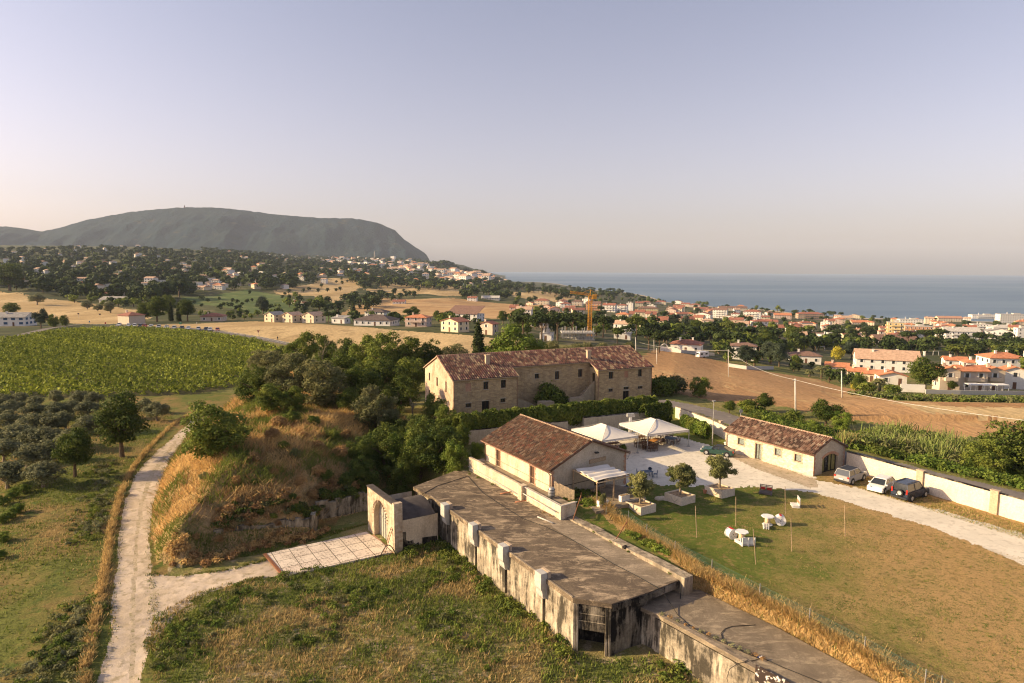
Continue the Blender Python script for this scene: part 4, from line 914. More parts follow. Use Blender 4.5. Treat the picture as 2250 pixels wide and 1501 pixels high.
# ================================================================ WALLS AROUND THE YARD
def walls():
    t=empty('yard_wall',(0,0,0),'grey plastered retaining wall with a step behind the marquees and below the hedge','wall')
    pts=[at(u,v,2.0) for u,v in ((1030,947),(1246,926))]
    m_=MB()
    def seg(P,z,th=.3,z0=-.5,mb=None):
        P=[np.array(p[:2]) for p in P]
        for a,b in zip(P,P[1:]):
            d=(b-a)/np.linalg.norm(b-a); n=np.array((-d[1],d[0]))*th; mb.prism([tuple(a),tuple(b+d*.0),tuple(b+n),tuple(a+n)],z0,z)
    seg([at(1030,947,2.)[:2],at(1248,926,2.)[:2]],2.0,mb=m_); seg([at(1248,918,2.3)[:2],at(1276,914,2.3)[:2],at(1284,919,2.3)[:2],at(1410,908,2.3)[:2],at(1470,900,2.3)[:2]],2.3,mb=m_)
    m_.build('wall_face',M_['bwall_old'],t)
    c=MB(); seg([at(1030,947,2.)[:2],at(1248,926,2.)[:2]],2.08,.4,2.0,c); seg([at(1248,918,2.3)[:2],at(1276,914,2.3)[:2],at(1284,919,2.3)[:2],at(1470,900,2.3)[:2]],2.38,.4,2.3,c); c.build('coping',M_['concrete_dark'],t)
    # right-hand boundary wall
    t=empty('boundary_wall',(0,0,0),'long cream boundary wall with yellow brick piers between the drive and the road','wall')
    P=[np.array(p[:2]) for p in ((42.35,80.7),(46.6,72.5),(50.1,65.7),(53.6,58.9),(60.,46.))]
    m_=MB(); c=MB()
    for i,(a,b) in enumerate(zip(P,P[1:])):
        d=(b-a)/np.linalg.norm(b-a); n=np.array((-d[1],d[0]))*.28; m_.prism([tuple(a),tuple(b),tuple(b+n),tuple(a+n)],-.6,2.25); c.prism([tuple(a-n*.15),tuple(b-n*.15),tuple(b+n*1.15),tuple(a+n*1.15)],2.25,2.34)
    m_.build('wall_face',M_['bwall'],t); c.build('coping',M_['concrete_dark'],t)
    for p in P[1:4]:
        d=(P[2]-P[1])/np.linalg.norm(P[2]-P[1]); m_=MB(); m_.box((p[0]+.0,p[1],-.5),(.45,.75,2.95),math.atan2(d[1],d[0])+math.pi/2); m_.box((p[0],p[1],2.45),(.55,.85,.08),math.atan2(d[1],d[0])+math.pi/2); m_.build('brick_pier',M_['yellow_brick'],t)
    t=empty('roadside_wall',(0,0,0),'cream wall along the grey road left of the cottage, partly covered in ivy','wall')
    P=[at(1484,893,2.),at(1560,921,2.),at(1609,943,2.)]; P=[np.array(p[:2]) for p in P]+[np.array(Cf(13.4,.3,0)[:2])]
    m_=MB(); c=MB()
    for a,b in zip(P,P[1:]):
        d=(b-a)/np.linalg.norm(b-a); n=np.array((-d[1],d[0]))*.28; m_.prism([tuple(a),tuple(b),tuple(b+n),tuple(a+n)],-.6,1.95); c.prism([tuple(a-n*.1),tuple(b-n*.1),tuple(b+n*1.1),tuple(a+n*1.1)],1.95,2.02)
    m_.build('wall_face',M_['bwall'],t); c.build('coping',M_['slab_pale'],t)
    p=at(1583,957,.0); m_=MB(); m_.box((p[0],p[1],-.2),(.5,.5,2.5),.3); m_.build('brick_pier',M_['yellow_brick'],t)
    # retaining walls of the mound
    def rw(a,b,h,lab):
        a=np.array(a);b=np.array(b); d=(b-a)/np.linalg.norm(b-a); n=np.array((-d[1],d[0]))*.5; m_=MB(); rg=random.Random(int(h*10)); L_=np.linalg.norm(b-a); k=0.
        while k<L_:
            e=min(L_,k+rg.uniform(.4,1.2)); p=a+d*k; q=a+d*(e+.005); h0=h+rg.uniform(-.35,.1); m_.prism([tuple(p),tuple(q),tuple(q+n),tuple(p+n)],-4.6,[h0,h0+rg.uniform(-.15,.15),h0,h0]); k=e
        tag(m_.build('retaining_wall',M_['mwall']),lab,'wall')
    a=at(470,1206,-4)[:2]; b=at(693,1172,-4)[:2]; rw(a,b,-2.0,'stained retaining wall half buried in dry grass at the foot of the mound')
    a2=at(696,1148,-4)[:2]; b2=at(812,1120,-4)[:2]; rw(a2,b2,-1.7,'set-back retaining wall in shade between the mound and the arched gateway')
    a3=(b[0]-.1,b[1]); rw((b[0],b[1]),(a2[0]+.2,a2[1]+.2),-1.9,'short return wall linking the two retaining walls of the mound')
walls()
# ================================================================ ARCHED GATEWAY
def portal():
    t=empty('gateway_building',(0,0,0),'tall pale stone gateway wall with round arch and grey-green double doors','gateway')
    A=np.array(at(809,1165,-4)[:2]); Bq=np.array(at(868,1217,-4)[:2]); L=np.linalg.norm(Bq-A); d=(Bq-A)/L; n=np.array((d[1],-d[0]))
    G=lambda u,z,k=0: (float(A[0]+d[0]*u-n[0]*k),float(A[1]+d[1]*u-n[1]*k),float(z))
    z0=-4;z1=1.05; uc=3.55; r=1.75; sp=-1.55; N=18
    m_=MB(); 
    def q(a,b,c,e): m_.quad(G(a,c),G(b,c),G(b,e),G(a,e))
    q(0,uc-r,z0-.5,z1); q(uc+r,L,z0-.5,z1)
    arc=[(uc-r*math.cos(math.pi*i/N),sp+r*math.sin(math.pi*i/N)) for i in range(N+1)]
    for i in range(N):
        (u0,a0),(u1,b0)=arc[i],arc[i+1]; m_.quad(G(u0,a0),G(u1,b0),G(u1,z1),G(u0,z1)); m_.quad(G(u0,a0),G(u0,a0,.7),G(u1,b0,.7),G(u1,b0),mi=1)
    for u in (uc-r,uc+r): m_.quad(G(u,z0),G(u,z0,.7),G(u,sp,.7),G(u,sp),mi=1)
    m_.quad(G(0,z0,.5),G(0,z0),G(0,z1),G(0,z1,.5)); m_.quad(G(L,z0-.5),G(L,z0-.5,.75),G(L,z1,.75),G(L,z1)); m_.quad(G(0,z1),G(L,z1),G(L,z1,.6),G(0,z1,.6)); m_.quad(G(L,z0,.72),G(0,z0,.72),G(0,z1,.72),G(L,z1,.72))
    m_.build('gateway_wall',[M_['gate'],M_['yellow_brick']],t)
    c=MB(); c.bar(G(-.1,z1+.06,.3),G(L-.5,z1+.06,.3),.75,.12); c.build('coping',M_['felt'],t)
    c=MB(); c.prism([G(L-.45,0,-.06)[:2],G(L+.06,0,-.06)[:2],G(L+.06,0,.85)[:2],G(L-.45,0,.85)[:2]],z0-.5,z1+.2); c.build('pier',M_['gate'],t)
    q2=MB()
    for i in range(N): 
        (u0,a0),(u1,b0)=arc[i],arc[i+1]; um=(u0+u1)/2;am=(a0+b0)/2; q2.bar(G(um,am,-.02),G(uc+(um-uc)*1.16,sp+(am-sp)*1.16,-.02),.25,.03)
    q2.build('arch_ring',M_['yellow_brick'],t)
    for s in (-1,1):
        dm=MB(); K=.62; pts=[(uc,z0+.02),(uc+s*r,z0+.02),(uc+s*r,sp)]+[(uc+s*r*math.cos(a),sp+r*math.sin(a)) for a in np.linspace(.2,math.pi/2,7)]
        dm.quad(*[G(u,z,K) for u,z in (pts if s>0 else pts[::-1])]); dd=dm.build('door_leaf',M_['grey_door'],t)
        f=MB()
        for u in (.04,.6,1.2): f.bar(G(uc+s*u,z0+.05,K-.03),G(uc+s*u,sp+math.sqrt(max(0,r*r-u*u))-.05,K-.03),.05,.04)
        f.bar(G(uc,-1.7,K-.03),G(uc+s*r,-1.7,K-.03),.06,.06); f.build('door_batten',M_['steel'],dd)
    m_=MB(); m_.prism([G(uc-r-.1,0,-.35)[:2],G(L-.2,0,-.35)[:2],G(L-.2,0,.0)[:2],G(uc-r-.1,0,.0)[:2]],z0-.1,z0+.08); m_.build('threshold',M_['quoin'],t)
    # vaulted roof behind
    e=np.array((.853,.521)); k1=7.6; a0=-1.2;
    m_=MB(); S=lambda u,k,z: (float(A[0]+d[0]*u+e[0]*k),float(A[1]+d[1]*u+e[1]*k),float(z))
    nn=12
    def vf(s,q_):
        u=.6+(L-.75)*s; return S(u,.6+(4.6-.6)*q_,-1.35+1.75*math.sin(math.pi*(.12+.88*(1-s)*1.0)) if True else 0)
    m_.grid(lambda s,q_: vf(s,q_),nn,4); m_.build('vaulted_roof',M_['felt'],t,smooth=True)
    m_=MB(); p0=S(L-.2,.6,0);p1=S(L-.2,4.9,0); wall_open(m_,p0,p1,-4.6,-.68)
    m_.build('side_wall',M_['hall'],t)
    m_=MB(); wall_open(m_,S(.6,5,0),S(.6,.6,0),-4.6,-.2); m_.build('rear_wall',M_['hall'],t)
    b=MB(); P=lambda u,z: tuple(np.array((*S(L-.2,.6+u,0)[:2],z))+np.array((d[0]*.02,d[1]*.02,0)))
    st=[(.0,-2.1),(.3,-1.95),(.7,-2.0),(.72,-2.9),(1.1,-3.1),(1.5,-3.0),(1.6,-3.6),(2.1,-3.4),(2.2,-4.3),(0,-4.3)]
    b.quad(*[P(*s) for s in st]); b.quad(P(2.5,-3.0),P(4.2,-3.15),P(4.2,-4.3),P(2.5,-4.3)); b.build('peeled_patch',M_['concrete_dark'],t)
    lad=MB(); a=G(L-.9,z0,-.9);b2=G(L-.75,z0+2.6,-.05); w=d*.38
    for k in (0,1): lad.bar((a[0]+w[0]*k,a[1]+w[1]*k,a[2]),(b2[0]+w[0]*k,b2[1]+w[1]*k,b2[2]),.05)
    for i in range(8):
        q_=Vector(a).lerp(Vector(b2),(i+.7)/8.4); lad.bar(q_,q_+Vector((w[0],w[1],0)),.035)
    tag(lad.build('ladder',M_['rust']),'rusty ladder leaning on the gateway wall right of the arch','ladder')
    h=MB(); c0=Vector(G(L-.2,z0,-.1)); h.tube([c0+Vector((-1.2+1.2*math.sin(x)*0+1.6*(x/3.1),-.5,1.1*math.sin(x))) for x in np.linspace(0,3.1,12)],.05,6); tag(h.build('bent_pipe',M_['iron'],None,smooth=True),'thin dark pipe bent in an arc at the foot of the gateway pier','pipe')
portal()
def forecourt():
    s=NT('cracked_paving'); P0=at(582,1219,-4); d=np.array(at(805,1170,-4)[:2])-np.array(P0[:2]); ang=math.atan2(d[1],d[0])
    co=s.co('pos',(1,1,1),0); 
    mp=s.N('Mapping'); mp.vector_type='POINT'; s.t.links.new(co,mp.inputs[0]); mp.inputs['Rotation'].default_value=(0,0,-ang)
    b=s.N('TexBrick'); s.set(b,'Vector',mp.outputs[0]); b.offset=0; s.set(b,'Scale',1.); s.set(b,'Brick Width',1.75); s.set(b,'Row Height',1.75); s.set(b,'Mortar Size',.035); s.set(b,'Color1',(.70,.60,.50,1)); s.set(b,'Color2',(.64,.53,.44,1)); s.set(b,'Mortar',(.07,.055,.04,1))
    b2=s.N('TexBrick'); s.set(b2,'Vector',mp.outputs[0]); s.set(b2,'Scale',1.); s.set(b2,'Brick Width',.6); s.set(b2,'Row Height',.32); s.set(b2,'Mortar Size',.022); s.set(b2,'Color1',(1,1,1,1)); s.set(b2,'Color2',(.95,.95,.95,1)); s.set(b2,'Mortar',(.2,.17,.14,1))
    c=s.mix(s.noise(s.co('pos'),.5,5,.6,.44,.56),b.outputs[0],s.mix(1.,b.outputs[0],b2.outputs[0],'MULTIPLY'))
    c=s.mix(s.noise(s.co('pos'),2.2,6,.75,.55,.66),c,(.22,.17,.13)); c=s.mix(1.,c,s.mix(s.noise(s.co('pos'),9,4,.7,.3,.7),(.8,)*3,(1.15,)*3),'MULTIPLY')
    s.bump(b.outputs['Fac'],-.4,.03); mt=s.done(c,.9)
    m_=MB(); m_.prism([p for p in FORE],-4.5,-3.90); tag(m_.build('paved_forecourt',mt),kind='structure')
    m_=MB(); a=np.array(FORE[0]);b_=np.array(FORE[3]); m_.bar((*a,-3.93),(*b_,-3.93),.28,.16); tag(m_.build('drain_channel',M_['rust']),'rusty drain channel across the outer end of the paved forecourt','drain')
forecourt()
# ================================================================ VEHICLES
def paint(name,c,rough=.25): return plain(name,c,rough,.04,2,spec=.6)
M_['tyre']=plain('black_tyre',(.02,.02,.02),.8); M_['rim']=plain('alloy_rim',(.55,.55,.56),.35,.05,metal=.6)
M_['lamp_red']=plain('red_lamp',(.45,.03,.02),.3); M_['lamp_clear']=plain('clear_lamp',(.75,.75,.72),.15); M_['trim']=plain('black_trim',(.03,.03,.032),.5); M_['plate']=plain('number_plate',(.75,.75,.75),.5)
def car(name,label,col,L,W,Hh,belt,prof,cab,roofmat=None,spare=False,pillar=None,kindz=None,simple=False):
    """prof: side outline of the lower body (x,z); cab: (x front bottom, x front top, x rear top, x rear bottom)"""
    t=empty(name,(0,0,0),label,'car')
    mb=paint(label.split()[0]+'_car_paint_'+name+str(len(KIDS)),col); w=W/2; m_=MB()
    lv=[(-w,.955),(-w*.985,.975),(-w*.93,1.),(w*.93,1.),(w*.985,.975),(w,.955)]
    xc=0; zc=sum(p[1] for p in prof)/len(prof); n=len(prof)
    P=[]
    for y,k in lv: P+=[(xc+(x-xc)*k,y,zc+(z-zc)*(k if z>zc else 1)) for x,z in prof]
    F=[(i*n+j,i*n+(j+1)%n,(i+1)*n+(j+1)%n,(i+1)*n+j) for i in range(len(lv)-1) for j in range(n)]
    F+=[tuple(range(n-1,-1,-1)),tuple((len(lv)-1)*n+j for j in range(n))]
    m_.add(P,F); m_.build('body',mb,t)
    xfb,xft,xrt,xrb=cab; tw=w*.74; bw=w*.93; zt=Hh-.05
    def Q(x,y,z): return (x,y,z)
    b=[(xfb,-bw,belt),(xfb,bw,belt),(xrb,bw,belt),(xrb,-bw,belt)]; tp=[(xft,-tw,zt),(xft,tw,zt),(xrt,tw,zt),(xrt,-tw,zt)]
    for nm,q in (('windscreen',(b[0],b[1],tp[1],tp[0])),('rear_window',(b[2],b[3],tp[3],tp[2]))):
        g=MB(); g.quad(*q); g.build(nm,M_['glass'],t)
    xm=(xft+xrt)/2+.1; xmb=xm+.02
    for s in (-1,1):
        y0=bw*s;y1=tw*s
        for a0,a1,c0,c1 in ((xfb,xmb,xft,xm),(xmb,xrb,xm,xrt)):
            g=MB(); g.quad((a0,y0,belt),(a1,y0,belt),(c1,y1,zt),(c0,y1,zt)); g.build('side_window',M_['glass'],t)
    r=MB(); rp=[(xft+.02,-tw),(xft+.02,tw),(xrt-.02,tw),(xrt-.02,-tw)]
    r.add([(x,y,zt-.02) for x,y in rp]+[(x*.97+xm*.03,y*.93,Hh) for x,y in rp],[(3,2,1,0),(4,5,6,7),(0,1,5,4),(1,2,6,5),(2,3,7,6),(3,0,4,7)]); r.build('roof',roofmat or mb,t)
    pm=pillar or mb; p=MB()
    for k in range(4): p.bar(b[k],tp[k],.09,.07)
    for s in (-1,1): p.bar((xmb,bw*s,belt),(xm,tw*s,zt),.09,.05); p.bar(b[0 if s<0 else 1],b[3 if s<0 else 2],.05,.05); p.bar(tp[0 if s<0 else 1],tp[3 if s<0 else 2],.06,.06)
    p.bar(tp[0],tp[1],.06); p.bar(tp[2],tp[3],.06); p.build('pillar',pm,t)
    fr,rr_=prof[0][0],prof[0][0]
    xs=[q[0] for q in prof]; x0,x1=min(xs),max(xs); wr=.34 if Hh<1.7 else .38
    for x in (x0+L*.19,x1-L*.185):
        for s in (-1,1):
            a=MB(); a.lathe((x,s*(w-.10),wr),[(wr+.07,-.12),(wr+.07,.105)],20,ax='y'); a.build('wheel_arch',M_['trim'],t)
            tk=MB(); tk.lathe((x,s*(w-.06),wr),[(wr*.6,-.11),(wr*.96,-.10),(wr,-.06),(wr,.07),(wr*.93,.10),(wr*.62,.105)],20,ax='y'); wl=tk.build('wheel',M_['tyre'],t,smooth=False)
            rm=MB(); rm.lathe((x,s*(w+.055),wr),[(wr*.62,-.02),(wr*.6,.006),(wr*.2,-.004),(0.02,.006)],14,ax='y') if s>0 else rm.lathe((x,-(w+.055),wr),[(wr*.62,.02),(wr*.6,-.006),(wr*.2,.004),(0.02,-.006)],14,ax='y')
            rm.build('rim',M_['rim'],wl)
    zl=belt-.12
    for s in (-1,1):
        a=MB(); a.box((x1-.05,s*w*.74,zl-.17),(.12,.36,.15)); a.build('headlight',M_['lamp_clear'],t)
        a=MB(); a.box((x0+.04,s*w*.84,zl-.12),(.12,.22,.2) if Hh<1.8 else (.1,.16,.5)); a.build('tail_light',M_['lamp_red'],t)
        a=MB(); a.box((xfb-.12,s*(w+.06),belt-.02),(.12,.2,.14)); a.build('mirror',mb,t)
    for x in (x0-.02,x1+.01):
        a=MB(); a.box((x,0,.3),(.14,W*.92,.2)); a.build('bumper',M_['trim'] if Hh>1.6 else mb,t)
        a=MB(); a.box((x+(.075 if x>0 else -.075),0,.36 if x>0 else .62),(.02,.5,.11)); a.build('number_plate',M_['plate'],t)
    if spare:
        a=MB(); a.lathe((x0-.12,-.15,.98),[(.2,-.12),(.36,-.11),(.37,.08),(.3,.12),(.22,.12)],22,ax='x'); sw=a.build('spare_wheel',M_['tyre'],t)
        a=MB(); a.lathe((x0-.255,-.15,.98),[(.23,.03),(.22,-.006),(.05,0.01),(.02,-.01)],16,ax='x'); a.build('rim',M_['rim'],sw)
        for s in (-1,1):
            a=MB(); a.bar((xrt+.1,s*tw*.9,Hh+.06),(xft-.3,s*tw*.9,Hh+.06),.05); a.build('roof_rail',M_['trim'],t)
    return reg(t)
SUV=[(-2.2,.35),(-2.28,.6),(-2.26,1.02),(-2.1,1.1),(.85,1.1),(1.0,1.08),(1.95,1.0),(2.2,.88),(2.26,.6),(2.2,.34)]
HAT=[(-1.95,.3),(-2.02,.55),(-1.95,.95),(-1.7,.98),(.75,.96),(1.1,.93),(1.75,.78),(1.98,.62),(2.03,.45),(1.95,.26)]
CAB=[(-2.1,.32),(-2.16,.55),(-2.1,.85),(-1.95,.90),(-1.1,.93),(.55,.90),(1.0,.87),(1.9,.72),(2.1,.58),(2.14,.45),(2.05,.25)]
c1=car('suv','dark blue boxy off-roader with spare wheel on its tailgate, nearest parked car by the wall',(.02,.028,.05),4.6,1.88,1.95,1.14,SUV,(.95,.45,-2.05,-2.2),spare=True)
c1.location=(44.83-.521*.85,69.93+.853*.85,-.02); c1.rotation_euler=(0,0,math.atan2(.521,.853))
c2=car('suv','silver grey compact off-roader parked beside the cottage gable end',(.36,.35,.345),4.45,1.86,1.74,1.06,[(x*.97,z*.96) for x,z in SUV],(1.0,.3,-1.8,-2.1),roofmat=M_['trim'])
c2.location=(40.6,76.2,0); c2.rotation_euler=(0,0,math.atan2(.6,.8))
c3=car('hatchback','white small hatchback parked nose out between the silver and the dark blue car',(.74,.72,.68),4.05,1.7,1.49,.95,HAT,(1.25,.45,-1.35,-1.85))
c3.location=(42.5,73.0,0); c3.rotation_euler=(0,0,math.atan2(-.66,-.75))
c4=car('convertible','dark green coupe with black soft top parked in front of the cottage',(.018,.06,.048),4.25,1.66,1.33,.90,CAB,(.75,.15,-.85,-1.55),roofmat=M_['trim'],pillar=M_['trim'])
c4.location=(28.1,87.1,0); c4.rotation_euler=(0,0,math.atan2(.47,-.88))
def far_cars():
    cols=[('white',(.75,.74,.72)),('grey',(.35,.35,.36)),('dark',(.04,.045,.06)),('red',(.45,.04,.03)),('silver',(.5,.5,.5))]
    pro={}
    for n,c in cols:
        o=car('parked_car','%s car parked in the roadside row beyond the vineyard'%n,c,4.2,1.75,1.5,.95,HAT,(1.2,.4,-1.5,-1.9)); pro[n]=o; o['group']='cars parked along the road beyond the vineyard'
    used=set()
    ls=[(262,'white','half behind the bushes at the left end'),(283,'white','leftmost of the clear row'),(296,'white','second of the row'),(309,'dark','just right of the beige house'),(318,'red','only red one mid row'),(332,'white','left of the pale grey one'),(349,'silver','in the middle of the row'),(366,'white','left of the second dark gap'),(383,'silver','fifth from the right end'),(400,'dark','before the white van-like one'),(414,'white','below the green sign pole'),(436,'silver','third from the right end'),(453,'dark','next to the last red one'),(462,'white','wedged behind the dark one'),(478,'red','last at the right end')]
    for u,c,w_ in ls:
        v=716+ (u-262)*.052; p=place(u,v)
        o=pro[c] if c not in used else dup(pro[c],(0,0,0)); used.add(c)
        o['label']='%s car in the roadside row, %s'%(c,w_); o.location=p; o.rotation_euler=(0,0,R_(-68))
    for n in pro:
        if n not in used:
            for c_ in pro[n].children_recursive: bpy.data.objects.remove(c_)
            bpy.data.objects.remove(pro[n])
far_cars()
def van():
    p=place(1543,786); t=empty('caravan',p,'white boxy caravan parked on the road beside the brown field','caravan',rz=.5)
    m_=MB(); m_.add([(x,y,z) for y in (-1.05,1.05) for x,z in ((-2.6,.5),(-2.7,1.6),(-2.3,2.5),(2.3,2.55),(2.65,1.7),(2.5,.5))],[(0,1,2,3,4,5),(11,10,9,8,7,6)]+[(i,6+i,6+(i+1)%6,(i+1)%6) for i in range(6)]); m_.build('body',M_['white'],t)
    for x in (-1.3,1.2):
        g=MB(); g.box((x,-1.06,1.35),(1.1,.03,.6)); g.build('side_window',M_['glass'],t)
    g=MB(); g.box((-2.68,0,1.5),(.05,1.3,.6)); g.build('rear_window',M_['glass'],t)
    for s in (-1,1):
        g=MB(); g.lathe((0,s*.95,.33),[(.33,-.1),(.33,.1)],14,ax='y'); g.build('wheel',M_['tyre'],t)
van()
# ================================================================ YARD OBJECTS
def marquee(C4,eave,rise,label):
    A,Bq,C,D=[np.array(c[:2]) for c in C4]; t=empty('marquee',(0,0,0),label,'marquee','white canvas marquees in the gravel yard')
    G=lambda s,q,z: tuple((A*(1-s)+Bq*s)*(1-q)+(D*(1-s)+C*s)*q)+(z,)
    m_=MB(); r0=G(.5,.42,rise);r1=G(.5,.60,rise); cs=[G(0,0,eave),G(1,0,eave),G(1,1,eave),G(0,1,eave)]
    def tri(a,b,p,q=None):
        n=8; p=np.array(p); q=p if q is None else np.array(q); a=np.array(a);b=np.array(b)
        def f(s,t_): 
            e=(a*(1-s)+b*s)*(1-t_)+(p*(1-s)+q*s)*t_; e[2]-=.16*math.sin(math.pi*t_)*(1.3-math.sin(math.pi*s)*.5); return tuple(e)
        m_.grid(f,n,8)
    tri(cs[0],cs[1],r0); tri(cs[1],cs[2],r0,r1); tri(cs[2],cs[3],r1); tri(cs[3],cs[0],r1,r0)
    for i in range(4):
        a=np.array(cs[i]);b=np.array(cs[(i+1)%4]); m_.grid(lambda s,q: tuple(a*(1-s)+b*s-np.array((0,0,.26*q+.03*q*abs(math.sin(s*math.pi*10))))),30,1)
    o=m_.build('canopy',M_['canvas'],t,smooth=False); md=o.modifiers.new('thick','SOLIDIFY'); md.thickness=.012
    for c in cs:
        p=MB(); p.bar((c[0],c[1],0),(c[0],c[1],eave),.1); p.box((c[0],c[1],0),(.3,.3,.12)); p.build('pole',M_['steel'],t)
    f=MB()
    for i in range(4): a=np.array(cs[i]);b=np.array(cs[(i+1)%4]); f.bar(a-np.array((0,0,.05)),b-np.array((0,0,.05)),.06,.06); f.bar(a-np.array((0,0,.38)),b-np.array((0,0,.38)),.04,.04)
    f.bar(cs[0],r0,.05);f.bar(cs[1],r0,.05);f.bar(cs[2],r1,.05);f.bar(cs[3],r1,.05); f.build('frame',M_['steel'],t)
a=np.array((12.05,84.89));b=np.array((17.3,87.6));c=np.array((8.5,91.2)); marquee([a,b,b+c-a,c],2.45,3.6,'white canvas marquee partly hidden behind the stone hall roof')
a=np.array((18.75,88.3));b=np.array((25.2,91.1));c=np.array((15.9,94.9)); marquee([a,b,b+c-a,c],2.45,3.6,'white canvas marquee standing free over the dining tables')
def chair_proto(name,mat,label,gp,rounded=False):
    t=empty(name,(0,0,0),label,'chair',gp); s=MB(); s.box((0,0,.43),(.44,.44,.04)); s.build('seat',mat,t)
    b=MB()
    if rounded:
        pts=[(-.2,-.2,.45)]+[(-.22,.22*math.cos(a)*-1,.72+.2*math.sin(a)) for a in np.linspace(0,math.pi,9)]+[(-.2,.2,.45)]; b.tube(pts,.02,6)
        b.add([( -.215,.2*math.cos(a),.72+.18*math.sin(a)) for a in np.linspace(0,2*math.pi,12,endpoint=False)],[tuple(range(12)),tuple(range(11,-1,-1))])
    else:
        b.bar((-.21,-.2,.43),(-.27,-.2,.9),.04);b.bar((-.21,.2,.43),(-.27,.2,.9),.04)
        for z in (.6,.72,.85): b.bar((-.24,-.2,z),(-.24,.2,z),.07,.02)
    b.build('backrest',mat,t)
    for x in (-.19,.19):
        for y in (-.19,.19): l=MB(); l.bar((x,y,0),(x*.95,y*.95,.43),.04); l.build('leg',mat,t)
    return reg(t)
def table_proto(name,mat,label,L,W,rnd=False):
    t=empty(name,(0,0,0),label,'table'); s=MB()
    if rnd: s.lathe((0,0,.71),[(W/2*.98,0),(W/2,.015),(W/2,.035)],24)
    else: s.box((0,0,.71),(L,W,.04))
    s.build('table_top',mat,t)
    for x in (-L/2+.1,L/2-.1):
        for y in (-W/2+.1,W/2-.1):
            k=.55 if rnd else 1; l=MB(); l.bar((x*k,y*k,0),(x*k,y*k,.71),.06); l.build('leg',mat,t)
    return reg(t)
def furniture():
    ct=chair_proto('dining_chair',M_['wood_dark'],'dark wooden dining chair','wooden chairs under the marquees'); first=[ct]
    def chair(x,y,rz,lab):
        o=first.pop() if first else dup(ct,(0,0,0)); o.location=(x,y,.0); o.rotation_euler=(0,0,rz); o['label']=lab
    def P(u,v): return at(u,v,.7)[:2]
    T=[('dining_table','orange_wood','long orange varnished dining table under the free standing marquee',(1438,967),2.6,1.0,.9,False,'long orange table'),
       ('round_table','blue','dark round dining table at the right side of the marquee',(1473,963),2,1.7,0,True,'right-hand round table'),
       ('dining_table','wood_dark','dark dining table in the gap between the two marquees',(1411,959),1.9,1.,.5,False,'dark table between the marquees'),
       ('dining_table','wood_dark','dark wooden table in front of the long orange table',(1428,978),1.8,.9,.3,False,'dark front table'),
       ('dining_table','wood_dark','dark wooden table left of the marquee corner pole',(1411,973),1.7,.9,.6,False,'dark table left of the pole'),
       ('dining_table','wood_dark','dark table in shade under the half hidden marquee',(1347,974),2.,.95,.4,False,'shaded table behind the hall'),
       ('round_table','wood_dark','small dark round table at the back under the free marquee',(1462,953),1.2,1.2,0,True,'small back table')]
    for nm,mt,lab,(u,v),L,W,rz,rn,ctx in T:
        o=table_proto(nm,M_[mt],lab,L,W,rn); x,y=P(u,v); o.location=(x,y,0); o.rotation_euler=(0,0,rz)
        n=6 if L>1.5 else 4; names=['nearest the camera at','at the near left of','at the far left of','farthest from the camera at','at the far right of','at the near right of']
        for k in range(n):
            a=-math.pi/2-2*math.pi*k/n; 
            if rn: dx,dy=math.cos(a)*(W/2+.3),math.sin(a)*(W/2+.3)
            else: dx=(L/2-.4)*(-1 if k in(1,2) else 1 if k in (4,5) else 0); dy=(W/2+.3)*(-1 if k in (0,1,5) else 1)
            cx,cy_=x+dx*math.cos(rz)-dy*math.sin(rz),y+dx*math.sin(rz)+dy*math.cos(rz)
            chair(cx,cy_,math.atan2(y-cy_,x-cx)+random.uniform(-.2,.2),'dark wooden chair %s the %s'%(names[k],ctx))
    # blue bistro set
    x,y=at(1421,1036,.7)[:2]; o=table_proto('bistro_table',M_['blue'],'dark blue bistro table out in the gravel yard',1.4,.85); o.location=(x,y,0); o.rotation_euler=(0,0,.3)
    bc=chair_proto('bistro_chair',M_['blue'],'dark blue round backed chair left of the bistro table','blue chairs round the bistro table',True); bc.location=(x-.9,y+.45,0); bc.rotation_euler=(0,0,-.3)
    for dx,dy,r,l in ((.55,.85,-1.9,'dark blue round backed chair behind the bistro table'),(1.05,-.1,3.0,'dark blue round backed chair right of the bistro table')): dup(bc,(x+dx,y+dy,0),r,label=l)
    for (u,v),r,l in (((1370,1062),.4,'dark blue round backed chair in shade by the hall corner'),((1376,1078),2.,'dark blue round backed chair near the right pergola post')):
        p=at(u,v,0); dup(bc,p,r,label=l)
    for (u,v),l in (((1303,1085),'pale folding chair by the pergola vine'),((1322,1079),'dark folding chair by the hall door')):
        p=at(u,v,.78); c_=chair_proto('folding_chair',M_['wood'],l,None); c_.location=p; c_.rotation_euler=(0,0,random.uniform(0,6))
    p=at(1368,995,0); m_=MB(); m_.lathe(p,[(.28,0),(.42,.5),(.42,.55),(.3,.55)],14); tag(m_.build('plant_pot',M_['clay']),'large dark pot at the right rear corner of the stone hall','pot')
    p=at(1594,988,0); m_=MB(); m_.lathe(p,[(.22,0),(.22,.1),(.16,.2),(.16,.85),(.26,1.0),(.26,1.05)],14); tag(m_.build('urn_stand',M_['white'],None),'small white column planter at the left corner of the cottage','planter')
    p=at(1549,1084,0); m_=MB(); m_.lathe(p,[(.16,0),(.24,.4),(.26,.42),(.2,.42)],12); tag(m_.build('plant_pot',M_['clay']),'terracotta pot beside the rightmost stone planter','pot')
furniture()
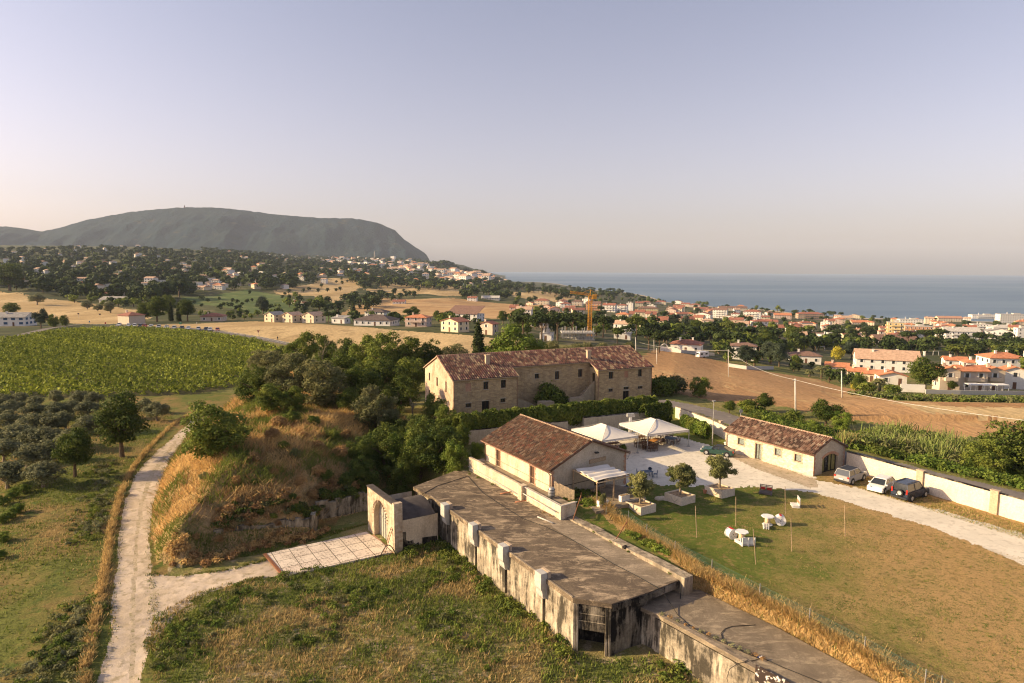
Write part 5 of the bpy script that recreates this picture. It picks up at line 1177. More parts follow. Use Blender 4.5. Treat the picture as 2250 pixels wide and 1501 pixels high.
def planters():
    L=[(1408,1133,'nearest stone planter box in front of the hall patio'),(1497,1112,'middle of the three stone planter boxes on the lawn edge'),(1586,1096,'rightmost of the three stone planter boxes, by the drive')]
    rz=math.atan2(-.521,.853)+.0
    for u,v,lab in L:
        c=at(u,v,0)[:2]; e1=np.array((-.60,.80)); e2=np.array((.85,.52)); o=np.array(c)
        f=lambda a,b: tuple(o+e1*a+e2*b); t=empty('stone_planter',(0,0,0),lab,'planter','stone planters with olive trees')
        m_=MB(); Ls,Ws,h,w=2.3,2.1,.85,.14
        for q in (((0,0),(Ls,0),(Ls,w),(0,w)),((0,Ws-w),(Ls,Ws-w),(Ls,Ws),(0,Ws)),((0,w),(w,w),(w,Ws-w),(0,Ws-w)),((Ls-w,w),(Ls,w),(Ls,Ws-w),(Ls-w,Ws-w))): m_.prism([f(*k) for k in q],-.1,h)
        m_.build('planter_wall',M_['planter'],t)
        m_=MB(); m_.prism([f(w,w),f(Ls-w,w),f(Ls-w,Ws-w),f(w,Ws-w)],0,h-.12); m_.build('soil',M_['soil'],t)
        m_=MB(); m_.tube([(*(o+e1*(.5+.9*k/8)-e2*.03),.62-.38*math.sin(math.pi*k/8)) for k in range(9)],.03,5); m_.build('carved_swag',M_['bwall_old'],t)
    rng=random.Random(4)
    for k in range(5): 
        p=at(1447+k*9,1098+rng.uniform(-2,3),0); m_=MB(); m_.lathe(p,[(.02,-.1),(.45,0),(.4,.2),(.15,.32)],7); tag(m_.build('boulder',M_['planter']),'pale boulder between the left and middle planters','boulder','pale boulders between the planters')
planters()
def spools():
    wr=M_['white']
    def spool_table(u,v,lab,rz):
        p=at(u,v,0); t=empty('spool_table',p,lab,'table','white cable spool tables',rz)
        m_=MB(); m_.lathe((0,0,.0),[(.5,0),(.5,.06)],8); m_.build('base_disc',wr,t); m_=MB(); m_.lathe((0,0,.06),[(.27,0),(.25,.78)],16); m_.build('drum',M_['fence_wood'],t,smooth=True)
        m_=MB(); m_.lathe((0,0,.84),[(.62,0),(.64,.03),(.62,.07)],8); m_.build('table_top',wr,t)
    spool_table(1629,1188,'white spool table on the lawn, front one of the pair',.2)
    spool_table(1686,1153,'white spool table on the lawn, rear one under the drive',.4)
    def spool_seat(u,v,lab,rz):
        p=at(u,v,0); t=empty('cable_spool',(p[0],p[1],.5),lab,'cable spool','white cable spools lying on their rims',rz)
        for s in (-.3,.3):
            m_=MB(); m_.lathe((0,s,0),[(.5,-.035),(.5,.035)],24,ax='y'); fl=m_.build('flange',wr,t)
            if s<0:
                h=MB(); h.lathe((0,s-.038,0),[(.06,-.004),(.06,.004)],10,ax='y')
                h.build('centre_hole',M_['trim'],fl)
                for k in range(6):
                    a=k*1.05+.3; h=MB(); h.lathe((.22*math.cos(a),s-.038,.22*math.sin(a)-.05),[(.03,-.004),(.03,.004)],6,ax='y'); h.build('bolt_hole',M_['trim'],fl)
        m_=MB(); m_.lathe((0,0,0),[(.44,-.28),(.44,.28)],24,ax='y'); m_.build('drum',wr,t)
        m_=MB(); m_.box((0,0,.44),(.2,.62,.08)); m_.build('red_patch',M_['red'],t)
    spool_seat(1606,1183,'white cable spool on its rim left of the front spool table',.35)
    spool_seat(1714,1153,'white cable spool on its rim right of the rear spool table',-.25)
    def pallet_bench(u,v,rz,lab,mat,back,cush=None,W=1.2,gp=None,name='pallet_bench'):
        p=at(u,v,0); t=empty(name,p,lab,'bench',gp,rz)
        for z in (0,.16): 
            m_=MB()
            for x in (-W/2+.05,0,W/2-.05): m_.box((x,0,z),(.1,.7,.08))
            for y in np.linspace(-.31,.31,5): m_.box((0,y,z+.08),(W,.1,.022))
            m_.build('pallet',mat,t)
        m_=MB()
        for z in np.linspace(.32,back,5): m_.bar((-W/2,.36,z),(W/2,.36,z),.02,.09)
        for x in (-W/2+.06,0,W/2-.06): m_.bar((x,.40,0),(x,.40,back+.04),.08,.06)
        m_.build('backrest',mat,t)
        if cush:
            for x in (-W/4,W/4): m_=MB(); m_.box((x,.33,.42),(W*.36,.05,.3)); m_.build('cushion',cush,t)
        return t
    pallet_bench(1641,1197,math.pi+.05,'white pallet bench seen from behind, beside the front spool table',wr,.78,W=1.25)
    pallet_bench(1683,1160,-.3+math.pi,'small white slatted chair in front of the rear spool table',wr,.55,W=.55)
    pallet_bench(1625,1192,math.pi+.4,'narrow white pallet chair half hidden left of the white pallet bench',wr,.55,W=.6)
    pallet_bench(1682,1086,-.5,'grey pallet bench with two red back cushions at the drive edge',plain('grey_pallet',(.16,.135,.12),.8,.2),.95,M_['red'],W=1.35)
    pallet_bench(1746,1113,-1.75,'white pallet chair with red pattern casting a long shadow on the lawn',wr,1.05,M_['clay'],W=1.0)
spools()
def posts():
    L=[((1531,1182),(1528,1112),'left end post, nearest the middle planter'),((1617,1157),(1617,1092),'post below the rightmost planter'),((1726,1130),(1725,1069),'post left of the white pallet chair'),((1740,1212),(1738,1140),'post right of the two spool groups'),((1857,1178),(1856,1109),'post standing alone at the right of the lawn'),((1661,1240),(1655,1163),'leaning post nearest the camera by the pallet bench')]
    for (u,v),(u2,v2),lab in L:
        p=at(u,v,0); tp=atY(u2,v2,p[1]); m_=MB(); m_.tube([(p[0],p[1],-.1),(tp[0],p[1],tp[2])],[.038,.03],7); tag(m_.build('wooden_post',M_['wood']),'thin wooden pole on the lawn, '+lab,'post','thin wooden poles standing on the lawn')
posts()
def mesh_fence():
    pts=[(1318,1078,None),(1331,1140,1107),(1380,1150,None),(1420,1180,1148),(1482,1220,1180),(1563,1262,1222),(1668,1318,1288),(1777,1375,1334),(1898,1440,1379),(2031,1515,1450),(2066,1530,1478)]
    W=[]
    for u,v,_ in pts[1:]: W.append(at(u,v,-.05)[:2])
    W+= [(27.5,33.5)]
    t=empty('wire_fence',(0,0,0),'low green wire mesh fence with metal stakes between dry grass and lawn','fence')
    for p in W: m_=MB(); m_.bar((p[0],p[1],-.2),(p[0]+.03,p[1],1.25),.055); m_.build('stake',M_['steel'],t)
    w_=MB()
    for z in (.3,.72,1.15):
        for a,b in zip(W,W[1:]): w_.bar((a[0],a[1],z),(b[0],b[1],z),.014)
    w_.build('wire',M_['net'],t)
    # mesh of thin wires
    V=[];Q=[]
    for a,b in zip(W,W[1:]):
        a=np.array(a);b=np.array(b);L=np.linalg.norm(b-a);d=(b-a)/L
        n=int(L/.16)
        for k in range(n):
            for s in (1,-1):
                p=a+d*L*k/n; q=p+d*s*.7
                if s<0 and k*.16<.7: continue
                if s>0 and L-k*.16<.7: continue
                i=len(V); V+=[(p[0],p[1],.05),(p[0]+d[0]*.012,p[1]+d[1]*.012,.05),(q[0]+d[0]*.012,q[1]+d[1]*.012,1.15),(q[0],q[1],1.15)]; Q.append((i,i+1,i+2,i+3))
    link('mesh',np_mesh('mesh',V,Q,[M_['net']]),t)
mesh_fence()
def stays():
    for (a,b,lab) in (((1258,1146,.1),(1277,1088,1.6),'rusty steel stay leaning over the bunker kerb near the terrace'),((1354,1184,.5),(1378,1146,1.9),'rusty steel stay holding a yellow hose on the kerb')):
        p=at(*a); q=at(b[0],b[1],b[2]); q=atY(b[0],b[1],p[1]+.4); m_=MB(); m_.bar(p,q,.07); m_.bar((q[0],q[1],q[2]+.3),(q[0],q[1],q[2]-.6),.05); tag(m_.build('steel_stay',M_['rust']),lab,'metal bar')
    p=atY(1378,1143,63.5); m_=MB(); m_.tube([(p[0]+.02+.14*math.cos(a),p[1]+.05,p[2]-.42+.5*math.sin(a)) for a in np.linspace(-1.0,math.pi+1.,16)],.05,7); tag(m_.build('yellow_hose',M_['yellow'],None,smooth=True),'pale yellow hose looped over the leaning steel stay','hose')
    p=at(1392,1218,.62); m_=MB(); m_.tube([B(4.6,9.1,.34),B(4.6,9.35,.34)],.17,14); tag(m_.build('drain_mouth',M_['dark'],None,smooth=True),'dark round drain mouth in the roof kerb','drain')
    m_=MB(); q=at(1496,1280,.4); m_.tube([(q[0],q[1],-.95),(q[0],q[1],.35)],.05,7); tag(m_.build('standpipe',M_['iron']),'short dark standpipe at the corner where the two roofs meet','pipe')
stays()
# ================================================================ POLES, LAMPS, CABLES
M_['pole']=plain('concrete_pole',(.60,.56,.50),.7,.1,1)
def poles():
    P={}
    for u,vb,vt,w_,lab in ((1748,919,832,.17,'tall pale concrete pole at the near edge of the brown field'),(1850,874,815,.17,'pale concrete pole before the orange roofed houses'),(1601,829,768,.14,'pale utility pole in the middle of the brown field'),(1397.5,783,741,.15,'utility pole just right of the farmhouse ridge'),(1437.5,774,739,.13,'paired pole by the white garden wall'),(1443.5,800,765,.13,'utility pole with a box near the farmhouse roof'),(1332,730,690,.2,'dark pole left of the crane among the pines'),(433,714,708,.12,'slim pole beside the parked row')):
        q=place(u,vb); 
        if q is None: continue
        tp=atY(u-.8,vt,q[1]); t=empty('utility_pole',(0,0,0),lab,'pole','utility poles across the fields'); m_=MB(); m_.tube([(q[0],q[1],q[2]-.5),(tp[0],q[1],tp[2])],[w_,w_*.65],8); m_.build('pole_shaft',M_['pole'],t,smooth=True)
        m_=MB(); m_.bar((tp[0]-.35,q[1],tp[2]-.3),(tp[0]+.35,q[1],tp[2]-.3),.1); m_.build('crossarm',M_['steel'],t); P[u]=(tp[0],q[1],tp[2]-.2)
    ends=[(14.,150.,6.)]+[P[k] for k in (1443.5,)]+[P[1601],P[1748]]
    A=place(1405,776); L=[(A[0],A[1],A[2]+4),P[1601],P[1748],(58.5,66.,9.2)]
    t=empty('overhead_cable',(0,0,0),'long pale overhead cable sagging from pole to pole over the brown field','cable')
    for a,b in zip(L,L[1:]):
        a=Vector(a);b=Vector(b); sag=.016*(b-a).length; pts=[a.lerp(b,k/16)-Vector((0,0,sag*4*(k/16)*(1-k/16))) for k in range(17)]
        m_=MB(); m_.tube(pts,[.035+.0*k for k in range(17)],5); m_.build('cable_span',M_['offwhite'],t,smooth=True)
    # thin lamp posts and small signs round the yard
    for u,vb,vt,lab in ((1565,978,882,'thin grey lamp post on the grass left of the cottage'),):
        q=at(u,vb,0); tp=atY(u,vt,q[1]); m_=MB(); m_.tube([(q[0],q[1],0),(q[0],q[1],tp[2])],[.08,.05],8); m_.box((q[0],q[1],tp[2]),(.5,.3,.1),.4); tag(m_.build('lamp_post',M_['steel'],None),lab,'lamp post')
    q=place(1627,925); tp=atY(1627.5,900,q[1]); m_=MB(); m_.tube([(q[0],q[1],q[2]),(q[0],q[1],tp[2])],.05,7); m_.lathe((q[0],q[1]-.04,tp[2]-.25),[(.3,-.02),(.3,.02)],14,ax='y'); tag(m_.build('road_sign',M_['steel'],None),'round road sign seen from behind above the cottage roof','sign')
    q=at(1385,930,2.0); t=empty('floodlight_post',(q[0],q[1],0),'white square duct post with a grey box head behind the marquee','vent post'); m_=MB(); m_.box((0,0,0),(.38,.38,3.0)); m_.build('post',M_['white'],t); m_=MB(); m_.box((0,0,3.0),(1.15,.6,.5),.15,taper=.9); m_.build('box_head',M_['steel'],t)
    for u,v,h,lab,kind in ((397,722,15,'tall green and white sign pole behind the parked row','g'),(146,712,8,'small white sign board at the vineyard corner','w'),(568,737,11,'triangular road sign beside the tan field','t'),(173,700,12,'dark square sign board in the cut field','d'),(220,700,11,'pair of dark boards in the cut field','d'),(197,712,7,'small blue sign on the road bend','b'),(232,715,7,'small round red sign on the road bend','r'),(137,702,10,'thin wooden pole in the tan field','p')):
        q=place(u,v); d=q[1]; H_=h*d/FPX; m_=MB(); m_.tube([(q[0],d,q[2]-.3),(q[0],d,q[2]+H_)],.07,6)
        cm={'g':(.08,.25,.12),'w':(.7,.7,.68),'t':(.3,.1,.08),'d':(.06,.03,.03),'b':(.15,.3,.45),'r':(.45,.05,.04),'p':(.3,.22,.15)}[kind]
        if kind=='t': m_.add([(q[0]-.6,d-.06,q[2]+H_),(q[0]+.6,d-.06,q[2]+H_),(q[0],d-.06,q[2]+H_-1.1),(q[0]-.6,d+.03,q[2]+H_),(q[0]+.6,d+.03,q[2]+H_),(q[0],d+.03,q[2]+H_-1.1)],[(0,1,2),(5,4,3),(0,3,4,1),(1,4,5,2),(2,5,3,0)],1)
        elif kind!='p': m_.box((q[0],d-.06,q[2]+H_-(1.2 if kind in 'gw' else .9)),(1.3 if kind in 'gwd' else .7,.1,1.5 if kind=='w' else .9),mi=1)
        tag(m_.build('road_sign' if kind!='p' else 'wooden_pole',[M_['steel'],plain('sign_'+kind+str(u),cm,.6)]),lab,'sign' if kind!='p' else 'pole')
    q=place(125,716); H_=4.; m_=MB(); m_.tube([(q[0],q[1],q[2]),(q[0],q[1],q[2]+5),(q[0]-.5,q[1],q[2]+5.8),(q[0]-1.6,q[1],q[2]+6)],.08,6); tag(m_.build('street_lamp',M_['steel'],None,smooth=True),'curved street lamp at the vineyard corner by the dark tree','street lamp')
poles()
def path_fence():
    t=empty('path_railing',(0,0,0),'low metal railing along the grey path between vineyard and tan field','railing')
    pts=[place(u,v) for u,v in ((470,729),(500,733),(530,738),(560,743),(590,749),(620,756),(645,762))]
    m_=MB()
    for a,b in zip(pts,pts[1:]):
        for z in (.55,1.05): m_.bar((a[0],a[1],a[2]+z),(b[0],b[1],b[2]+z),.06)
    m_.build('rail',M_['steel'],t)
    k=0
    for a,b in zip(pts,pts[1:]):
        for i in range(8): q=Vector(a).lerp(Vector(b),i/8); m_=MB(); m_.bar((q.x,q.y,q.z-.3),(q.x,q.y,q.z+1.1),.08); m_.build('rail_post',M_['steel'],t)
    # a person walking on the path
    q=place(610,748); V=[(0,0,.92),(0,0,1.15),(0,0,1.42),(0,0,1.52),(0,0,1.66),(.1,0,.88),(.12,.12,.5),(.11,.05,.08),(.13,-.12,.02),(-.1,0,.88),(-.11,-.15,.5),(-.1,-.2,.1),(-.1,-.35,.05),(.2,0,1.38),(.25,.08,1.1),(.24,-.05,.9),(-.2,0,1.38),(-.25,-.1,1.1),(-.23,-.02,.9)]
    E=[(0,1),(1,2),(2,3),(3,4),(0,5),(5,6),(6,7),(7,8),(0,9),(9,10),(10,11),(11,12),(2,13),(13,14),(14,15),(2,16),(16,17),(17,18)]
    me=bpy.data.meshes.new('person'); me.from_pydata(V,E,[]); me.materials.append(plain('dark_clothes',(.03,.03,.035),.8)); o=link('person',me); o.location=q
    o.modifiers.new('skin','SKIN'); rs=[.13,.14,.15,.06,.11,.09,.07,.05,.05,.09,.07,.05,.05,.06,.045,.04,.06,.045,.04]
    for i,r in enumerate(rs): me.skin_vertices[0].data[i].radius=(r,r)
    me.skin_vertices[0].data[0].use_root=True
    sb=o.modifiers.new('sub','SUBSURF'); sb.levels=1; sb.render_levels=1
    tag(o,'distant person in dark clothes walking on the grey path beside the tan field','person')
path_fence()
# ================================================================ FOLIAGE
def leafmat(name,c1,c2,c3=None,sc=.7,trans=.22,far=False):
    s=NT(name); co=s.co('pos'); n=s.noise(co,sc,4,.65,.38,.64); a=s.mix(n,c1,c2)
    oi=s.N('ObjectInfo'); a=s.mix(1.,a,s.mix(oi.outputs['Random'],(.78,.80,.8),(1.2,1.16,1.1)),'MULTIPLY')
    n2=s.noise(co,7 if not far else 1.2,3,.7,.3,.7); a=s.mix(1.,a,s.mix(n2,(.65,.65,.65),(1.35,1.35,1.3)),'MULTIPLY')
    if c3: a=s.mix(s.noise(co,1.9,4,.7,.56,.68),a,c3)
    s.done(a,.75,.12)
    if trans:
        tr=s.N('BsdfTranslucent'); s.set(tr,0,a); mx=s.N('MixShader'); mx.inputs[0].default_value=trans
        s.t.links.new(s.p.outputs[0],mx.inputs[1]); s.t.links.new(tr.outputs[0],mx.inputs[2]); s.t.links.new(mx.outputs[0],s.o.inputs[0])
    return s.m
LM={'potolive':leafmat('bright_olive_leaves',(.13,.15,.055),(.30,.29,.12),trans=.3),'oak':leafmat('dark_oak_leaves',(.05,.085,.02),(.14,.165,.035),trans=.3),  # potted olives take a brighter olive green
 'broad':leafmat('mid_green_leaves',(.08,.125,.025),(.21,.235,.05),trans=.3),
 'bright':leafmat('bright_green_leaves',(.09,.15,.025),(.22,.27,.05)),
 'olive':leafmat('olive_leaves',(.125,.14,.075),(.26,.26,.145),trans=.3),
 'grey':leafmat('grey_green_leaves',(.12,.135,.055),(.25,.235,.11),trans=.3),
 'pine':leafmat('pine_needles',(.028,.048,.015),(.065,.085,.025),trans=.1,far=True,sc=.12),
 'pine_lit':leafmat('lit_pine_needles',(.06,.085,.018),(.13,.15,.035),trans=.15,far=True,sc=.12),  # paler twin of the pine needles, sunlight put into the colour
 'cypress':leafmat('cypress_needles',(.025,.04,.014),(.055,.07,.022),trans=.08),
 'blue':leafmat('blue_green_needles',(.04,.06,.04),(.08,.10,.065),trans=.08,far=True,sc=.12),
 'vine':leafmat('vine_leaves',(.065,.105,.016),(.38,.41,.06),sc=.9,trans=.2),
 'ivy':leafmat('hedge_leaves',(.05,.09,.018),(.17,.19,.04),sc=1.2),
 'dry':leafmat('dry_shrub',(.30,.175,.08),(.50,.33,.155),(.20,.16,.06),trans=.35),
 'yellow':leafmat('yellow_flowers',(.5,.42,.05),(.35,.33,.06)),
 'reed':leafmat('reed_leaves',(.12,.17,.045),(.23,.27,.085),(.33,.31,.15))}
M_['bark']=plain('brown_bark',(.13,.09,.06),.95,.3,4,bump=.5); M_['bark_pale']=plain('grey_olive_bark',(.24,.19,.14),.95,.3,4,bump=.5)
def quads(P,N,size,rng,asp=1.35,flat=.55,sj=.35):
    n=len(P); R=rng.normal(size=(n,3)); N=N*flat+R*(1-flat)/1.6; N/=np.linalg.norm(N,axis=1)[:,None]+1e-9
    T=np.cross(N,rng.normal(size=(n,3))); T/=np.linalg.norm(T,axis=1)[:,None]+1e-9; Bt=np.cross(N,T)
    s=(size*(1+rng.uniform(-sj,sj,n)))[:,None]/2
    V=np.stack([P-T*s*asp,P-Bt*s*.75+N*s*.15,P+T*s*asp,P+Bt*s*.75+N*s*.15],1).reshape(-1,3)
    return V,np.arange(4*n).reshape(-1,4)
def blobcrown(rng,blobs,n,size,inner=.72,squash=.8,**k):
    """blobs: (x,y,z,r); leaf clusters over their shells"""
    A=np.array(blobs); w=A[:,3]**2; w/=w.sum(); idx=rng.choice(len(A),n,p=w); D=rng.normal(size=(n,3)); D/=np.linalg.norm(D,axis=1)[:,None]
    D[:,2]=np.where(D[:,2]<-.75,-D[:,2],D[:,2]); rr=A[idx,3]*(rng.uniform(inner**3,1.06,n)**(1/3)); rr=np.where(rng.random(n)<.16,A[idx,3]*rng.uniform(1.05,1.42,n),rr); bump=1+.22*np.sin(D[:,0]*6+idx)*np.cos(D[:,1]*7+idx*2)
    P=A[idx,:3]+D*np.array((1,1,squash))*(rr*bump)[:,None]
    return quads(P,D,size,rng,**k)
def limbs(rng,h,ct,r,n=5,spread=.5,lean=0.):
    m_=MB(); top=h*ct; tx,ty=lean*h,rng.uniform(-.04,.04)*h
    m_.tube([(0,0,-.3),(tx*.2,ty*.2,top*.4),(tx*.7,ty*.7,top*.8),(tx,ty,top)],[r*1.25,r*.9,r*.7,r*.45],7)
    for i in range(n):
        a=2*math.pi*i/n+rng.uniform(-.4,.4); z0=top*rng.uniform(.5,.9); e=spread*h*rng.uniform(.6,1); zz=z0+h*rng.uniform(.15,.42)
        m_.tube([(tx*.5,ty*.5,z0),(tx+math.cos(a)*e*.5,ty+math.sin(a)*e*.5,z0+(zz-z0)*.6),(tx+math.cos(a)*e,ty+math.sin(a)*e,zz)],[r*.55,r*.32,r*.12],5)
    return m_
def mk_tree(name,blobs,n,size,lm,h,ct,r,seed,bark='bark',nl=5,spread=.35,lean=0.,**k):
    rng=np.random.default_rng(seed); rr=random.Random(seed)
    V,Q=blobcrown(rng,blobs,n,size,**k); cm=np_mesh(name+'_crown',V,Q,[LM[lm]]); tm=limbs(rr,h,ct,r,nl,spread,lean)
    o=tm.build('trunk',M_['bark'] if bark=='bark' else M_[bark]); me=o.data; bpy.data.objects.remove(o)
    return dict(crown=cm,trunk=me,h=h,name=name)
def rblobs(seed,h,w,base,nb,rmin,rmax,shape='round'):
    r=random.Random(seed); out=[]
    for i in range(nb):
        for _ in range(50):
            x,y,z=[r.uniform(-1,1) for _ in range(3)]
            if shape=='round' and x*x+y*y+z*z<1 : break
            if shape=='cone' and x*x+y*y<((1-z)/2)**2: break
            if shape=='dome' and z>-.1 and x*x+y*y+z*z<1: break
        rad=r.uniform(rmin,rmax); zc=(base+h)/2; hz=(h-base)/2
        if shape=='dome': out.append((x*(w-rad),y*(w-rad),base+rad*.5+max(z,0)*(h-base-rad*1.2),rad))
        else: out.append((x*(w-rad),y*(w-rad),zc+z*(hz-rad*.75),rad))
    return out
PT={}
for i in range(3):
    PT['oak',i]=mk_tree('oak_tree',rblobs(10+i,9,3.9,1.3,30,.8,1.5),9500,.25,'oak',9,.42,.28,i)
    PT['woodland',i]=mk_tree('woodland_tree',rblobs(15+i,9,4.1,-.6,46,.5,1.3),10500,.24,'oak',9,.42,.28,i)
    PT['broad',i]=mk_tree('leafy_tree',rblobs(20+i,8,3.5,-.4,46,.4,1.15),10000,.22,'broad',8,.4,.2,30+i)
    PT['olive',i]=mk_tree('olive_tree',rblobs(40+i,4.2,2.3,.5,18,.5,.95),4200,.18,'olive',4.2,.35,.18,50+i,bark='bark_pale',asp=1.9)
    PT['shrub',i]=mk_tree('shrub',rblobs(60+i,3,2.1,-.2,16,.6,1.0),2600,.24,'grey',3,.3,.08,70+i)
    PT['pine',i]=mk_tree('stone_pine',rblobs(80+i,10,4.6,6.4,20,1.1,1.8,'dome'),1500,.62,'pine',10,.72,.26,90+i,nl=6,spread=.3,squash=.62)
def recol(src,dst,lm,nm):
    for i in range(3):
        d=dict(PT[src,i]); c=d['crown'].copy(); c.name=nm+'_crown'; c.materials.clear(); c.materials.append(LM[lm]); d['crown']=c; d['name']=nm; PT[dst,i]=d
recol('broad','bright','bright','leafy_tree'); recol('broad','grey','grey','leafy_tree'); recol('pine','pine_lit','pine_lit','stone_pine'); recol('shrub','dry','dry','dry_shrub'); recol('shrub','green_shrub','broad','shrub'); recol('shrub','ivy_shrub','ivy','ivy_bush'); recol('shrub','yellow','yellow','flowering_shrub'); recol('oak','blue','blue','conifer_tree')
for i in range(3):
    PT['potolive',i]=mk_tree('olive_tree',rblobs(140+i,3.9,1.9,.8,44,.22,.55),9500,.12,'potolive',3.9,.42,.13,150+i,bark='bark_pale',asp=2.1,spread=.3)
PT['cypress',0]=PT['cypress',1]=PT['cypress',2]=mk_tree('cypress_tree',[(math.sin(i*2.1)*.15,math.cos(i*1.7)*.15,.8+i*.62,1.0*(1-(i/16)**2.2)*.95+.15) for i in range(16)],5200,.26,'cypress',11,.8,.2,99,nl=0,asp=1.8,inner=.8)
# small far trees: one low mesh per kind, crown and trunk together
def far_proto(kind,seed):
    rng=np.random.default_rng(seed)
    if kind=='pine': bl=rblobs(seed,9,4.4,5.2,9,1.4,2.2,'dome'); n=170; s=1.5; lm='pine'; h=9
    elif kind=='round': bl=rblobs(seed,7,3.5,.2,9,1.3,2.0); n=180; s=1.25; lm='pine'; h=7
    elif kind=='roundlit': bl=rblobs(seed,7,3.4,.2,9,1.2,1.9); n=170; s=1.2; lm='broad'; h=7  # lit look comes from the lighter leaf colour alone
    else: bl=[(0,0,1+i*1.3,1.25*(1-(i/7)**2)+.1) for i in range(7)]; n=120; s=1.0; lm='cypress'; h=10
    V,Q=blobcrown(rng,bl,n,s,squash=.7,inner=.85,flat=.8,asp=1.1)
    t=np.array([(x,y,z) for z in (-1,h*.6) for x,y in ((-.25,-.25),(.25,-.25),(.25,.25),(-.25,.25))]); q=np.array([(0,1,5,4),(1,2,6,5),(2,3,7,6),(3,0,4,7)])
    me=np_mesh('far_'+kind,np.concatenate([V,t]),np.concatenate([Q,q+len(V)]),[LM[lm],M_['bark']],mi=[0]*len(Q)+[1]*4)
    return dict(mesh=me,V=V,Q=Q,h=h)
FP={(k,i):far_proto(k,200+i*7+j*50) for j,k in enumerate(('pine','round','roundlit','cyp')) for i in range(4)}
NAMES={'pine':'stone_pine','pine_lit':'stone_pine'}
CATS={'oak_tree':'tree','woodland_tree':'tree','leafy_tree':'tree','olive_tree':'olive tree','shrub':'shrub','dry_shrub':'shrub','stone_pine':'pine','cypress_tree':'cypress','ivy_bush':'bush','flowering_shrub':'shrub','conifer_tree':'tree'}
TREES=[]
def tree(kind,p,h,label,group=None,wide=1.,rz=None):
    i=random.randrange(3); d=PT[kind,i]; s=h/d['h']; o=empty(d['name'],p,label,CATS[d['name']],group,rz=random.uniform(0,6.28) if rz is None else rz); o.scale=(s*wide,s*wide,s)
    link('crown',d['crown'],o); link('trunk',d['trunk'],o); TREES.append((p[0],p[1],h)); return o
def T(kind,u,v,hp,label,group=None,wide=1.,z=None):
    p=place(u,v) if z is None else at(u,v,z)
    if p is None: return
    h=hp*math.hypot(p[1],0)/FPX; return tree(kind,(p[0],p[1],p[2]-.05),h,label,group,wide)
# ================================================================ NEAR PLANTING
GMAT={'green':leafmat('grass_blades_green',(.11,.15,.028),(.22,.24,.055),sc=.5,trans=.3),'tan':leafmat('grass_blades_dry',(.42,.315,.15),(.30,.225,.10),sc=.5,trans=.3),'dark':leafmat('weeds_dark_green',(.08,.12,.025),(.14,.175,.04),sc=.5,trans=.2),
 'gold':leafmat('golden_dry_grass',(.68,.48,.22),(.56,.37,.16),sc=.8,trans=.45),'rust':leafmat('rusty_dry_brush',(.36,.20,.09),(.50,.31,.14),sc=.6,trans=.25)}
def inside_pts(P,n,rng,keep=None):
    P=[tuple(p[:2]) for p in P]; xs=[p[0] for p in P];ys=[p[1] for p in P]; out=np.zeros((0,2))
    for _ in range(60):
        q=np.stack([rng.uniform(min(xs),max(xs),n),rng.uniform(min(ys),max(ys),n)],1); q=q[inpoly(q[:,0],q[:,1],P)]
        if keep is not None: q=q[keep(q[:,0],q[:,1],rng.random(len(q)))]
        out=np.concatenate([out,q]); 
        if len(out)>=n: break
    return out[:n]
def blades(name,XY,h,w,mats,mi,label,rng,lean=.35,clump=0,kind='stuff',cat='grass',zfn=None,wind=(.15,.0)):
    n=len(XY); x,y=XY[:,0],XY[:,1]; z=(H(x,y) if zfn is None else zfn(x,y))-.03
    hh=h[0]+(h[1]-h[0])*rng.random(n)**1.5*(.5+fbm(x*.8+9,y*.8,3)); ang=rng.uniform(0,math.pi,n); ww=w*(1+rng.uniform(-.4,.5,n))
    dx,dy=np.cos(ang)*ww/2,np.sin(ang)*ww/2; lx=(rng.normal(0,lean,n)+wind[0])*hh; ly=(rng.normal(0,lean,n)+wind[1])*hh
    V=np.stack([np.stack([x-dx,y-dy,z],1),np.stack([x+dx,y+dy,z],1),np.stack([x+dx*.45+lx,y+dy*.45+ly,z+hh],1),np.stack([x-dx*.45+lx,y-dy*.45+ly,z+hh],1)],1).reshape(-1,3)
    o=link(name,np_mesh(name,V,np.arange(4*n).reshape(-1,4),mats,mi=mi)); tag(o,label,cat,kind=kind); return o
def scrub(name,XY,r,hgt,size,per,mats,mi,label,rng,squash=.8,cat='bushes',zfn=None,asp=1.4,flat=.45):
    """low leafy clumps: one blob of leaves at each point"""
    n=len(XY); z=H(XY[:,0],XY[:,1]) if zfn is None else zfn(XY[:,0],XY[:,1]); R=r[0]+(r[1]-r[0])*rng.random(n); idx=np.repeat(np.arange(n),per); m_=len(idx)
    D=rng.normal(size=(m_,3)); D/=np.linalg.norm(D,axis=1)[:,None]; D[:,2]=np.abs(D[:,2]); rr=R[idx]*rng.uniform(.45,1.1,m_)
    C=np.stack([XY[:,0],XY[:,1],z+hgt[0]+(hgt[1]-hgt[0])*rng.random(n)],1)[idx]; P=C+D*np.stack([rr,rr,rr*squash],1)
    V,Q=quads(P,D,size,rng,asp=asp,flat=flat); o=link(name,np_mesh(name,V,Q,mats,mi=np.asarray(mi)[idx])); tag(o,label,cat,kind='stuff'); return o
